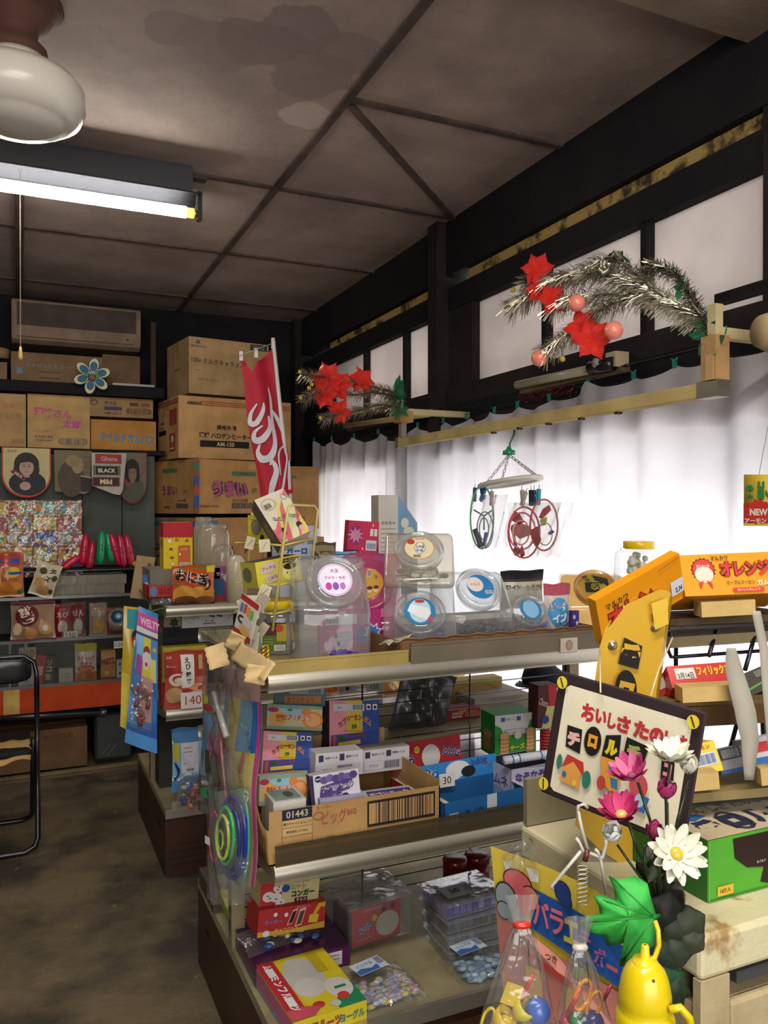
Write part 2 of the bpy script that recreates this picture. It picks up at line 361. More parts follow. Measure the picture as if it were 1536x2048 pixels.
for y, z in clips[:14]:
    q = MB().box((XW-.062, y-.005, z-.006), (XW-.052, y+.005, z+.018), 'g#1a7a6c').tube([(XW-.058, y-.012, z+.022), (XW-.058, y-.005, z+.012), (XW-.058, y+.005, z+.012), (XW-.058, y+.012, z+.022)], .0028, 'g#1a7a6c', 6)
    q.build('curtain_clip', ct)
# ================================================================ generic builders
def S_front(w, h, y=0): return lambda u, v, l: (u*w, y-l, v*h)
def faces(mb, w, d, h, front=None, left=None, right=None, top=None, T=None, lift=.0006, z0=0):
    tt = (lambda p: T @ Vector(p)) if T else (lambda p: p)
    if front: mb.art(lambda u, v, l: tt((u*w, -l, z0+v*h)), front, w/h, lift)
    if left: mb.art(lambda u, v, l: tt((-l, (1-u)*d, z0+v*h)), left, d/h, lift)
    if right: mb.art(lambda u, v, l: tt((w+l, u*d, z0+v*h)), right, d/h, lift)
    if top: mb.art(lambda u, v, l: tt((u*w, v*d, z0+h+l)), top, w/d, lift)
def fb(name, label, cat, Y, xl, xr, yt, yb, d, col, front=None, left=None, top=None, right=None, rz=0, rx=0, ry=0, z0=None, group=None, mats=None, parent=None, bevel=.0012, dx=0):
    """closed box whose front lower-left corner shows at (xl, yb), lower right at xr, upper left at yt, on the plane Y"""
    a = on('Y', Y, xl, yb); b = on('Y', Y, xr, yb); w = abs(b.x-a.x)
    if z0 is not None: a.z = z0
    h = on('Y', Y, xl, yt).z - a.z
    mb = MB().box((0, 0, 0), (w, d, h), col, mats=mats); faces(mb, w, d, h, front, left, right, top)
    o = mb.build(name, loc=(a.x+dx, Y, a.z), rot=(R(rx), R(ry), R(rz)), bevel=0)
    tag(o, label, cat, group); return o
def box3(name, label, cat, A, B, C, d, col, front=None, left=None, top=None, right=None, group=None, mats=None):
    """closed box from three real corner points: front lower left A, lower right B, upper left C"""
    X = (B-A); w = X.length; X.normalize(); Zv = C-A; Zv = Zv - X*Zv.dot(X); h = Zv.length; Zv.normalize(); Yv = Zv.cross(X)
    mb = MB().box((0, 0, 0), (w, d, h), col, mats=mats); faces(mb, w, d, h, front, left, right, top)
    o = mb.build(name); o.matrix_world = Matrix(((X.x, Yv.x, Zv.x, A.x), (X.y, Yv.y, Zv.y, A.y), (X.z, Yv.z, Zv.z, A.z), (0, 0, 0, 1)))
    tag(o, label, cat, group); return o
def pouch_mesh(w, h, t, col, front=None, seal=.06, wob=.15, seed=1, sealcol=None, back=None, sub=12):
    """stuffed snack bag: x 0..w, z 0..h, bulging in y"""
    rr = random.Random(seed); ph = [rr.uniform(0, 6) for _ in range(6)]
    def T(u, v, side):
        vv = min(max((v-seal)/(1-2*seal), 0), 1); uu = min(max((u-.03)/.94, 0), 1)
        b = (1-abs(2*uu-1)**2.6)*(1-abs(2*vv-1)**2.8)
        wr = wob*(sin(u*17+ph[0]+v*5)*sin(v*13+ph[1])+.6*sin(u*31+ph[2])*(abs(2*v-1)**2))*b
        pinch = .05*w*sin(pi*v)*(1 if u > .5 else -1)*abs(2*u-1)
        y = (b*(1+wr))*t/2 + (.003 if side < 0 else 0)*0
        zz = v*h + .012*h*sin(u*9+ph[3])*(abs(2*v-1)**6)
        return (u*w - pinch*.6, side*y - side*.0004, zz)
    mb = MB(); mb.surf(lambda u, v: T(u, v, -1), 22, 22, col); mb.surf(lambda u, v: T(1-u, v, 1), 22, 22, back or col)
    if front:
        def S(u, v, l): p = T(u, v, -1); return (p[0], p[1]-l-.0012, p[2])
        mb.art(S, front, w/h, .0005, sub=sub)
    if sealcol:
        for v0, v1 in ((0, seal*.8), (1-seal*.8, 1)):
            mb.art(lambda u, v, l: (T(u, v, -1)[0], T(u, v, -1)[1]-.002, T(u, v, -1)[2]), [('r', 0, v0, 1, v1, sealcol)], 1, .0004, sub=8)
    return mb
def pouch(name, label, cat, Y, xl, xr, yt, yb, t, col, front=None, rz=0, rx=0, ry=0, group=None, z0=None, **k):
    a = on('Y', Y, xl, yb); b = on('Y', Y, xr, yb); w = b.x-a.x
    if z0 is not None: a.z = z0
    h = on('Y', Y, xl, yt).z-a.z
    o = pouch_mesh(w, h, t, col, front, **k).build(name, loc=a, rot=(R(rx), R(ry), R(rz))); tag(o, label, cat, group); return o
KR = '#c09a5e'  # kraft board
def carton(name, label, Y, xl, xr, yt, yb, d, front, left=None, col='w#a9855a', tape='w#9b7440', rz=0, z0=None, dx=0, top=None, group=None):
    a = on('Y', Y, xl, yb); b = on('Y', Y, xr, yb); w = b.x-a.x
    if z0 is not None: a.z = z0
    h = on('Y', Y, xl, yt).z-a.z
    t = thing(name, label, 'box', (a.x+dx, Y, a.z), (0, 0, R(rz)), group)
    mb = MB().box((0, 0, 0), (w, d, h-.004), col); faces(mb, w, d, h-.004, front, left, None, top); mb.build('body', t)
    mb = MB().box((0, 0, h-.004), (w, d*.495, h), col).box((0, d*.505, h-.004), (w, d, h), col); mb.build('flap', t)
    mb = MB().box((0, d*.42, h), (w, d*.58, h+.0008), tape).box((-.0008, d*.42, h*.82), (0, d*.58, h+.0008), tape); mb.build('tape', t)
    return t
# ================================================================ ceiling lights
lp = thing('ceiling_lamp', 'old round ceiling lamp with milky glass globe on a turned brown base', 'lamp', (-.005, 2.36, ZC))
MB().lathe([(.001, 0), (.115, -.0), (.118, -.012), (.10, -.022), (.085, -.05), (.055, -.075), (.05, -.10), (.075, -.125), (.08, -.15), (.001, -.15)], 'w#5a3d33', 36).build('base', lp)
MB().lathe([(.074, -.15), (.08, -.165), (.085, -.185), (.15, -.20), (.170, -.225), (.172, -.27), (.160, -.298), (.13, -.316), (.118, -.319), (.112, -.326), (.06, -.338), (.001, -.341)], 'opal', 44).build('glass_globe', lp)
fx = thing('fluorescent_light', 'long fluorescent tube lamp glowing under a dark reflector below the ceiling', 'lamp', (0, 3.24, ZC))
MB().box((-1.2, .03, -.02), (.69, .075, 0), 'w#4d4541').build('mounting_board', fx)
def refl(u, v):
    a = -.62+1.24*v; return (-.62+u*1.27, .0+.12*sin(a)*1.15, -.10-.075*(1-cos(a))*1.6)
MB().surf(refl, 4, 10, 'g#3a3a3e').box((-.6, -.03, -.10), (.62, .03, 0), 'g#46454a').build('reflector', fx, solid=.003)
MB().tube([(-.58, 0, -.175), (.60, 0, -.175)], .022, 'e#fffdf6:52', 16).build('tube', fx)
MB().tube([(.60, 0, -.175), (.63, 0, -.175)], .0192, 'e#ffbf60:2.2', 16).build('tube_end', fx)
MB().tube([(.63, 0, -.175), (.642, 0, -.175)], .012, 'm#c9a860', 12).box((.642, -.02, -.2), (.66, .02, -.09), 'g#37373b').build('lamp_holder', fx)
MB().box((-.62, -.022, -.2), (-.58, .022, -.09), 'g#37373b').build('lamp_holder', fx)
a = on('Y', 3.24, 40, 300); b = on('Y', 3.24, 37, 712)
sw = thing('pull_cord', 'thin white pull cord with small amber knob hanging from the tube lamp', 'cord', (a.x, 3.24, 0))
MB().tube([(0, -.03, ZC-.12), (0, -.03, b.z+.02)], .0018, 'w#b9a890', 6).build('cord', sw)
MB().lathe([(.001, .03), (.004, .028), (.007, .0), (.0075, -.012), (.003, -.018), (.001, -.018)], 'g#d8b070', 12).build('knob', sw, loc=(0, -.03, b.z))
# ================================================================ back wall: air conditioner, high shelf, cartons
ac = thing('air_conditioner', 'old yellowed wall air conditioner above the high shelf', 'air conditioner', (-.045, 5.37, 2.42))
mb = MB()
prof = [(0, .26), (-.01, .262), (-.03, .25), (-.035, .09), (-.015, .02), (.03, 0), (.24, 0), (.24, .27)]
vs = [(x, y, z) for x in (0, .75) for y, z in prof]; n = len(prof)
mb.add(vs, [(i, (i+1) % n, n+(i+1) % n, n+i) for i in range(n)]+[tuple(range(n))[::-1], tuple(range(n, 2*n))], 'w#8a7460'); mb.build('body', ac, bevel=.008)
MB().box((.03, -.038, .10), (.72, -.030, .238), 'w#4e413a').build('front_grille', ac)
MB().box((.03, -.02, .030), (.70, -.012, .042), 'w#5d4a3a').build('air_flap', ac)
MB().box((.66, -.037, .055), (.675, -.033, .065), 'g#1a1512').build('display', ac)
def shelf(name, label, x0, x1, y0, y1, z0, z1, k): return tag(BX((x0, y0, z0), (x1, y1, z1), k).build(name), label, 'shelf')
shelf('high_shelf', 'blackened wooden shelf plank under the air conditioner', -1.2, .80, 5.04, 5.6, 2.085, 2.145, 'blackwood')
for i, (x0, x1, yt, yb, lab) in enumerate(((-60, 15, 722, 757, 'flat brown carton at the far left end of the high shelf'), (-60, 14, 690, 721, 'small round-cornered tan carton on top at the left end of the high shelf'))):
    pass
carton('carton', 'long faded carton with pale blue lettering lying on the high shelf', 5.15, 22, 205, 702, 757, .34, [('t', .45, .6, .16, 'ハイゼックス スーパー', '#5a7a8c', .7), ('k', [(.3, .4), (.52, .4)], .04, '#4a3a2a'), ('k', [(.3, .2), (.52, .2)], .04, '#4a3a2a'), ('r', .06, .3, .12, .5, '#5a7a8c')], col='w#7d6145', z0=2.146)
carton('carton', 'plain dark carton beside the long one at the right of the high shelf', 5.15, 205, 280, 708, 772, .34, [], col='w#6b533c', z0=2.146)
carton('carton', 'partly hidden brown carton at the left edge of the high shelf', 5.12, -60, 14, 720, 757, .3, [], col='w#7d6145', z0=2.146)
q = on('Y', 5.12, -20, 700)
mb = MB().lathe([(.001, 0), (.07, 0), (.07, .05), (.065, .055), (.001, .055)], 'w#8a6c4c', 24); tag(mb.build('tin', loc=(q.x+.03, 5.2, 2.146+.135+.004)), 'round tan tin on the carton at the left end of the high shelf', 'tin')
shelf('white_board', 'thin white board jutting over the right end of the high shelf', .50, .74, 5.02, 5.04, 2.146, 2.158, '#a09c94')
# dark storage things right of the shelf
tag(BX((.76, 5.3, 2.15), (.79, 5.33, 2.6), 'w#4a3426').build('wooden_stick'), 'thin brown stick standing behind the tall carton stack', 'stick')
# second row of cartons on a lower shelf
shelf('storage_shelf', 'dark wooden shelf carrying the row of snack cartons', -1.2, .80, 5.0, 5.6, 1.735, 1.762, 'blackwood')
carton('carton', 'tan snack carton with orange drawing at the left edge of the picture', 5.1, -75, 52, 782, 891, .4, [('t', .72, .78, .1, '甘辛', '#b06a40', .3), ('t', .75, .6, .13, 'どん太郎', '#8f7048', .36), ('b', .76, .08, .97, .16, '#8a6450'), ('o', .84, .36, .05, .07, .25, '#a07b4e')], z0=1.765, col='w#b08b5d')
carton('carton', 'snack carton with large pink lettering below the high shelf', 5.1, 55, 180, 787, 897, .4, [('t', .40, .67, .17, '蒲焼さん', '#b8477f', .6, .04, -4), ('t', .70, .47, .17, '太郎', '#b8477f', .36, .04, -4), ('b', .50, .08, .94, .2, '#4a4258'), ('o', .72, .14, .24, .085, .04, '#4a4258'), ('t', .26, .22, .05, '株式会社 菓道', '#6b5a46', .35), ('t', .26, .15, .035, '茨城県常陸大宮市', '#6b5a46', .33), ('t', .24, .33, .045, 'おいしい 60枚入', '#8a7a60', .3)], z0=1.765, col='w#b8935f')
carton('carton', 'lower snack carton with blue lettering at the right of the row', 5.1, 182, 312, 838, 904, .4, [('t', .55, .42, .34, 'マイルドカルパス', '#2f7ea6', .85, .03, -3), ('t', .25, .8, .13, 'お徳の', '#a86a3c', .25)], z0=1.765, col='w#b5803f')
carton('carton', 'upper carton with dark barcode boxes on the blue-lettered carton', 5.1, 180, 306, 793, 834, .36, [('o', .06, .74, .06, .14, .25, '#2c2c4a'), ('t', .32, .74, .2, '霧王立', '#3b3040', .24), ('r', .22, .36, .5, .55, '#35355a'), ('t', .36, .2, .18, '14袋 12個入', '#2c2620', .28), ('b', .58, .2, .96, .5, '#3c2c20'), ('o', .77, .35, .21, .2, .05, '#3c2c20'), ('r', .62, .62, .76, .82, '#4a3626'), ('r', .80, .62, .95, .82, '#7a4a35')], z0=1.965, col='w#9a784e')
# tall stack on the right
floorstack = []
def umafront(w=1): return [('t', .5, .55, .0001, '.', '#000000')]
base = carton('carton', 'carton with black heater lettering and red stripes, just under the caramel carton', 4.8, 357, 592, 790, 903, .42, [('t', .41, .52, .09, '遠赤外線', '#1e1a16', .28, .04, -1), ('t', .40, .38, .10, '速暖 ハロゲンヒーター', '#1e1a16', .46, .04, -1), ('r', .18, .19, .61, .30, '#161412'), ('t', .40, .245, .07, 'AM-150', '#c9ad80', .2), ('t', .13, .90, .06, 'AMANI', '#1e1a16', .12, .04)] + [('r', .19, .87+.03*i, .99, .883+.03*i, '#a33a34') for i in range(3)], left=[('r', .58, .55, .74, .82, '#8c3a34'), ('r', .76, .55, .92, .82, '#8c3a34'), ('r', .58, .12, .86, .42, '#8c3a34'), ('e', .72, .33, .06, .06, '#d8bfa0'), ('r', .71, .17, .73, .30, '#d8bfa0'), ('r', .62, .16, .82, .18, '#d8bfa0'), ('t', .22, .62, .05, '遠赤外線', '#2c2018', .3), ('t', .22, .54, .05, 'ハロゲン', '#2c2018', .34), ('r', .06, .42, .42, .5, '#1e1612'), ('t', .2, .12, .05, 'AM-150', '#7a3a30', .3), ('r', 0, .9, 1, .93, '#9a4038'), ('r', 0, .95, 1, .97, '#9a4038')], z0=1.712, col='w#b98f5c', rz=7)
carton('carton', 'topmost carton of the tall stack with milk caramel lettering', 4.86, 378, 545, 672, 795, .42, [('t', .36, .58, .12, '120g ミルクキャラメル', '#2c3840', .66, .02, -2), ('t', .11, .93, .08, '森', '#2f4858', .12), ('t', .12, .85, .04, 'MORINAGA', '#3a4a50', .2), ('r', .76, .88, .98, .99, '#2f4034'), ('t', .87, .935, .07, '10×12', '#a98a5c', .18), ('t', .1, .42, .03, 'ミルク', '#4a3a2a', .1), ('t', .24, .26, .045, '2017.10 / 467-15', '#7a6242', .3), ('b', .68, .12, .9, .22, '#3a5a40')], left=[('t', .5, .5, .05, 'MORINAGA', '#7a5f3e', .5)], z0=2.102, rz=8, col='w#ac8a60')
uma = [('t', .40, .46, .32, 'うまい', '#4a2038', .44, .14), ('t', .40, .46, .32, 'うまい', '#a04a6c', .42, .05), ('t', .70, .43, .14, '棒', '#6a6246', .10), ('r', .42, .72, .72, .80, '#4b6a48'), ('t', .57, .76, .05, 'やおきん', '#2c3a28', .22), ('t', .52, .25, .075, '30入×20袋', '#4a3826', .24), ('r', .42, .1, .76, .2, '#3a342e'), ('b', .43, .11, .75, .19, '#7a6a54'), ('t', .16, .14, .05, '株式会社 やおきん', '#4a3020', .28), ('r', .62, .85, .8, .97, '#b98a58')]
carton('carton', 'carton with plum puffed-corn lettering directly below the heater carton', 4.72, 392, 585, 917, 1032, .55, uma, left=[('t', .45, .44, .2, 'うまい', '#8a3f60', .42, .06), ('t', .78, .40, .11, '棒', '#6a6246', .1), ('r', .3, .78, .62, .86, '#4b6a48'), ('r', .60, .1, .85, .19, '#5a5048'), ('t', .72, .25, .06, '30入×20袋', '#4a3826', .2), ('t', .4, .12, .05, '株式会社', '#4a3020', .2)] , z0=1.385, col='w#b0824f', rz=20)
tb = bpy.data.objects[-1] if False else None
carton('carton', 'second carton of the same snack, behind it and reaching the curtain, with orange stars', 4.98, 560, 652, 932, 1065, .45, [('t', .42, .84, .05, '徳用品', '#3a2c20', .2), ('s', .90, .72, .05, 5, .4, '#b06038'), ('s', .30, .86, .04, 5, .4, '#b07a48'), ('s', .86, .48, .05, 5, .4, '#b06038'), ('s', .3, .3, .04, 5, .4, '#b06038'), ('b', .2, .1, .7, .2, '#4a3a2c')], z0=1.285, col='w#a77d4c', dx=-.05)
carton('carton', 'lowest visible carton of the tall stack with a blue band along its top', 4.74, 392, 560, 1036, 1168, .55, [('r', 0, .90, .3, .97, '#3a6a90'), ('t', .35, .5, .25, 'うまい', '#6d3350', .34, .06), ('t', .7, .5, .1, '棒', '#4a3a28', .1)], left=[('r', 0, .88, 1, .96, '#3a6f96'), ('t', .4, .5, .24, 'うまい', '#4a4a5c', .55, .05), ('o', .82, .62, .1, .12, .1, '#2c2620')], z0=.955, col='w#a87c4b', rz=20)
carton('carton', 'plain brown carton low in the corner beside the curtain', 4.9, 556, 648, 1075, 1190, .4, [('r', .15, .66, .5, .78, '#b9bec4'), ('t', .5, .4, .12, '枚入', '#3a2c20', .3)], z0=.95, col='w#9a7246')
shelf('corner_bench', 'dark bench under the tall carton stack in the corner', .80, 1.74, 4.7, 5.6, .0, .95, 'blackwood')
# vertical printed roll drawn on the stack carton's edge
tag(MB().box((0, -.004, 0), (.028, .0, .32), '#7a4a30').box((0, -.005, .25), (.028, -.004, .29), '#2f6a48').box((0, -.005, .16), (.028, -.004, .21), '#2c4a80').box((0, -.005, .03), (.028, -.004, .10), '#2c4a80').box((0, -.005, .11), (.028, -.004, .15), '#a03c38').build('snack_stick', loc=(.915, 4.705, 1.39)), 'striped stick standing against the corner edge of the puffed-corn carton', 'stick')
# blue flower
fl = thing('flower_ornament', 'blue and cream cardboard flower hanging on the black shelf edge', 'decoration', tuple(on('Y', 4.99, 184, 752)))
for i in range(6):
    a = i*pi/3+.35; mb = MB(); c = Vector((cos(a)*.062, 0, sin(a)*.062))
    pts = lambda rx, rz, y, off: [((c+Vector((cos(a)*off, 0, sin(a)*off)))+Vector((cos(t)*rx*cos(a)-sin(t)*rz*sin(a), y, cos(t)*rx*sin(a)+sin(t)*rz*cos(a)))) for t in [2*pi*j/18 for j in range(18)]]
    for rx, rz, y, col, off in ((.046, .032, 0, '#1e3350', 0), (.040, .027, -.002, '#c8bd84', .002), (.028, .021, -.004, '#2c5a7c', -.006)): mb.add(pts(rx, rz, y, off), [tuple(range(18))], col)
    mb.build('petal', fl, solid=.0012)
MB().ball((0, -.008, -.012), .02, '#7a5c50', 8).build('flower_face', fl)
q = MB().ball((-.009, -.024, .012), .010, '#c4c0c0', 8).ball((.009, -.024, .012), .010, '#c4c0c0', 8).ball((-.007, -.032, .010), .004, '#101010', 6).ball((.008, -.032, .010), .004, '#101010', 6); q.build('eye', fl)
MB().ball((-.028, -.01, 0), .012, '#4f9a48', 6).build('green_cheek', fl); MB().ball((.028, -.01, 0), .012, '#4f9a48', 6).build('green_cheek', fl)
# grey board panels and pennants
tag(MB().box((-.9, 5.02, .5), (.33, 5.04, 1.73), 'greyboard').box((.335, 5.02, .5), (.55, 5.045, 1.73), 'greyboard').box((.555, 5.02, .5), (.74, 5.04, 1.73), 'greyboard').build('partition_board'), 'grey plank partition behind the counter display', 'board')
def pennant(label, xl, xr, yt, yb, shape, items, col, Y=4.95, rim=None):
    a = on('Y', Y, xl, yt); b = on('Y', Y, xr, yt); c = on('Y', Y, xl, yb); w = b.x-a.x; h = a.z-c.z
    ol = {'u': [(0, 1), (0, .45)]+[(.5-.5*cos(t), .45-.45*sin(t)) for t in [pi*j/16 for j in range(1, 16)]]+[(1, .45), (1, 1)],
          'sq': [(0, 1), (.02, .06), (.8, .0), (.95, .06), (1, 1)], 'slant': [(0, 1), (.0, .22), (.62, .02), (.80, .0), (.88, .12), (1, 1)]}[shape]
    S = lambda u, v, l: (u*w, -.004-l-.02*(1-v), (v-1)*h)
    mb = MB(); n = len(ol)
    cx, cy = .5, .5
    if rim: mb.art(S, [('p', [((u-.5)*1.06+.5, (v-.5)*1.05+.48) for u, v in ol], rim)], w/h, .0)
    mb.art(S, [('p', ol, col)]+items, w/h, .0010)
    o = mb.build('pennant', loc=(a.x, Y, a.z)); return tag(o, label, 'pennant', 'pennants hanging in a row')
skin = '#a98a78'
def portrait(u, v, s, hair, sk, coat): return [('e', u+.02, v-.36*s, .40*s, .26*s, coat), ('e', u, v+.04*s, .27*s, .25*s, hair), ('e', u-.16*s, v-.07*s, .12*s, .15*s, hair), ('e', u+.17*s, v-.07*s, .11*s, .15*s, hair), ('r', u-.06*s, v-.24*s, u+.06*s, v-.1*s, sk), ('e', u, v-.03*s, .155*s, .175*s, sk), ('p', [(u-.17*s, v+.05*s), (u-.1*s, v+.18*s), (u+.1*s, v+.18*s), (u+.18*s, v+.04*s), (u+.06*s, v+.09*s), (u-.05*s, v+.08*s)], hair), ('e', u-.055*s, v-.01*s, .022*s, .010*s, '#2a2220'), ('e', u+.055*s, v-.01*s, .022*s, .010*s, '#2a2220'), ('k', [(u-.08*s, v+.025*s), (u-.03*s, v+.03*s)], .010*s, '#2a2220'), ('k', [(u+.03*s, v+.03*s), (u+.08*s, v+.025*s)], .010*s, '#2a2220'), ('p', [(u-.012*s, v-.01*s), (u+.018*s, v-.07*s), (u-.015*s, v-.07*s)], '#937363'), ('k', [(u-.035*s, v-.115*s), (u+.035*s, v-.115*s)], .013*s, '#8a4a44')]
pennant('cream pennant with a dark-haired person holding a red chocolate bar, leftmost of the pennants', 6, 99, 895, 991, 'u', portrait(.5, .62, 1.0, '#26211f', skin, '#22242c')+[('p', [(.16, .50), (.24, .56), (.5, .36), (.44, .29)], '#6a2a30'), ('t', .33, .43, .06, 'MILK', '#c9a890', .2, .03, -32), ('e', .47, .2, .12, .09, skin), ('t', .2, .93, .06, 'ロッテ', '#a03034', .2)], '#b8a878', rim='#a83c2c')
pennant('faded brown pennant with a person in profile, second from the left', 108, 183, 900, 988, 'sq', [('e', .45, .35, .36, .42, '#4c3c2e'), ('e', .62, .66, .16, .19, '#8d7a5e'), ('e', .5, .76, .2, .14, '#8a7248'), ('r', .7, .06, .98, .4, '#2c2722'), ('k', [(.7, .42), (1, .38)], .03, '#a89a80')] + [('k', [(.72, .5+.12*i), (.99, .5+.12*i)], .01, '#5c4e3a') for i in range(4)], '#6f6048')
pennant('white slanted pennant with three chocolate bar wrappers, BLACK and Mild', 183, 253, 905, 990, 'slant', [('r', .1, .74, .85, .97, '#8c2f2f'), ('t', .5, .86, .11, 'Ghana', '#b58a78', .5, .03), ('r', .04, .46, .82, .70, '#5a6048'), ('r', .12, .49, .74, .67, '#14130f'), ('t', .43, .58, .10, 'BLACK', '#c8c0a0', .5, .03), ('r', .0, .20, .80, .43, '#7a5a50'), ('r', .03, .22, .77, .41, '#3c141e'), ('t', .4, .315, .12, 'Mild', '#d2c48c', .5, .03)], '#a59c90', Y=4.9)
pennant('dark pennant with a dark-haired person, partly behind the chocolate pennant', 236, 292, 905, 1003, 'u', portrait(.5, .6, .95, '#1c1715', '#7c5c4c', '#4a4a40')+[('p', [(.1, .5), (.2, .53), (.4, .32), (.3, .28)], '#8a3c34')], '#6b5a48', Y=4.97, rim='#6a2c24')
# sheet of prize cards
a = on('Y', 4.86, -90, 1000); b = on('Y', 4.86, 165, 1152)
cs = thing('card_sheet', 'sheet of colourful sports picture cards standing behind the snack counter', 'card display', (a.x, 4.86, b.z), (R(-4), 0, 0))
W = b.x-a.x; H = a.z-b.z; mb = MB().box((0, 0, 0), (W, .004, H), '#8a3a28')
rr = random.Random(4); pal = ['#c89a28', '#2a4a98', '#9a3a30', '#b8aa50', '#3a7a50', '#77706c', '#c8b43c']
bright = ['#d8d8d8', '#d0a038', '#2c8a54', '#b8343a', '#3c62b0', '#e0c840', '#181820', '#c87840', '#3a9aa0']
items = []
for i in range(5):
    for j in range(5):
        u0 = .004+i*.199; v0 = .015+j*.197; bg = rr.choice(pal); items.append(('r', u0, v0, u0+.190, v0+.182, rr.choice(['#b87a30', '#a8402c', '#b8882c'])))
        items.append(('r', u0+.006, v0+.012, u0+.182, v0+.170, bg))
        for k in range(6):
            items.append(('s', u0+rr.uniform(.04, .15), v0+rr.uniform(.045, .14), rr.uniform(.03, .06), rr.choice([4, 5, 7]), rr.uniform(.45, .8), rr.choice(bright)))
        uu = u0+rr.uniform(.03, .15); items.append(('e', uu, v0+.07, .014, .030, '#d8d8d0')); items.append(('s', uu, v0+.07, .018, 5, .5, '#181820'))
mb2 = MB(); mb.build('backing_card', cs)
mm = MB(); mm.art(S_front(W, H), items, W/H, .00025); mm.build('cards', cs)
MB().surf(lambda u, v: (u*W, -.035-.008*sin(u*30+v*9)*sin(v*22), v*H), 30, 18, 'bag').build('plastic_cover', cs)
# red and green balloons in packets
bal = [(172, 1068, 165, 1130, 'g#c01838'), (186, 1082, 178, 1140, 'g#a81c34'), (204, 1062, 200, 1128, 'g#0f8a56'), (214, 1066, 224, 1124, 'g#118f5c'), (221, 1066, 240, 1130, 'g#b81c3c'), (238, 1068, 248, 1134, 'g#a82040'), (252, 1070, 264, 1132, 'g#b32843'), (160, 1112, 118, 1142, 'g#c01838')]
for i, (x0, y0, x1, y1, c) in enumerate(bal):
    Y = 4.74-.012*(i % 3); A = on('Y', Y, x0, y0); B = on('Y', Y, x1, y1); n = 9
    t = thing('balloon', ['long red balloon standing at the left of the row', 'short red balloon crossing in front of the first', 'narrow green balloon, left of the two green ones', 'longer green balloon leaning right', 'red balloon right of the green pair', 'crumpled red balloon with dark lettering', 'rightmost red balloon in clear wrap', 'red balloon lying flat at the left'][i], 'balloon', tuple(B), (0, 0, 0), 'balloons behind the counter')
    mb = MB().tube([(A-B)*(k/n) for k in range(n+1)], .022, c, 12, taper=[.62, .86, .95, 1.05, .98, 1.03, .95, .9, .75, .35]); mb.build('balloon_body', t)
    mb = MB(); mb.art(lambda u, v, l: tuple((A-B)*(.3+.4*v)+Vector(((u-.5)*.03, -.024-l, 0))), [('t', .5, .7, .25, '人', '#3a1018', .6), ('t', .5, .35, .25, 'べ', '#3a1018', .6)], .4); mb.build('print', t)
MB
A = on('Y', 4.7, 272, 1128); o = MB().ball((0, 0, 0), .02, 'g#c9b02c', 9, (1, 1, .8)).build('yellow_toy', loc=tuple(A)); tag(o, 'small yellow plastic toy at the end of the balloon row', 'toy')
# ================================================================ snack counter at the back
ctr = thing('display_counter', 'long glass snack display counter with an orange band, at the back wall', 'display counter', (0, 4.62, 0))
CX0, CX1 = -1.2, .72
MB().box((CX0, .38, .06), (CX1, .42, .345), 'blackwood').build('back_board', ctr)
MB().box((CX0, 0, .345), (CX1, .03, .475), 'w#b8421c').box((-.08, -.0012, .348), (-.004, 0, .474), 'w#c9a45c').build('orange_band', ctr)
MB().box((CX0, .03, .43), (CX1, .42, .475), 'w#3a3634').build('lower_deck', ctr)
MB().box((CX0, .02, .70), (CX1, .42, .712), 'w#3c3a38').build('middle_deck', ctr)
MB().box((CX0, .04, .935), (CX1, .42, .947), 'w#2c2a29').build('top_deck', ctr)
for z, y, h in ((.475, .0, .014), (.712, .0, .016), (.935, .02, .016), (1.07, .16, .012)): MB().box((CX0, y, z), (CX1, y+.018, z+h), 'm#6a6a68').build('frame_rail', ctr)
for x in (-.42, -.055, .02): MB().box((x, 0, .489), (x+.012, .015, .712), 'm#6d6d6a').build('frame_post', ctr)
MB().box((-.02, .02, .728), (-.008, .035, .935), 'm#4a4a48').build('frame_post', ctr)
MB().box((CX0, .004, .489), (CX1, .008, .712), 'glass').build('glass_pane', ctr)
MB().box((.2, .03, .728), (CX1, .034, .935), 'glass').build('glass_pane', ctr)
MB().tube([(-.25, .05, .335), (.40, .05, .30)], .02, 'm#5a5a5c', 12).tube([(.395, .05, .302), (.43, .05, .30)], .024, 'm#7a7a7c', 12).build('steel_pipe', ctr)
MB().box((CX0, -.01, 0), (CX1, .03, .018), 'w#8a7656').box((CX0, -.035, 0), (CX1, -.012, .012), 'w#6a5a44').build('base_strip', ctr)
carton('carton', 'long brown carton with handwritten note under the orange counter', 4.68, 18, 194, 1468, 1550, .29, [('t', .66, .83, .14, 'サービス用', '#4a3222', .34, .01, 2)], z0=.02, col='w#6e5234', dx=-.05)
mb = MB().box((0, 0, 0), (.20, .28, .26), 'w#2e3032'); mb.art(S_front(.20, .28), [('r', .08, .08, .92, .90, '#3a3c3c'), ('k', [(.2, .15), (.42, .34)], .012, '#6a6c6a'), ('k', [(.34, .12), (.6, .34)], .012, '#6a6c6a')], .7)
tag(mb.build('plastic_case', loc=(.37, 4.7, .02), bevel=.02), 'dark grey plastic case beside the brown carton under the counter', 'case')
def tagcard(label, Y, xl, xr, yt, yb, txt, col='#3a3434', bg='#b9b4ac', z0=None, rx=-8, hgt=.55):
    a = on('Y', Y, xl, yb); b = on('Y', Y, xr, yb); h = on('Y', Y, xl, yt).z-a.z; w = b.x-a.x
    if z0 is not None: a.z = z0
    mb = MB().box((0, 0, 0), (w, .0012, h), bg); mb.art(S_front(w, h), [('t', .5, .5, hgt, txt, col, .8, .0)], w/h, .0004)
    return tag(mb.build('price_card', loc=a, rot=(R(rx), 0, 0)), label, 'price card')
ZL, ZM, ZT = .475, .712, .947
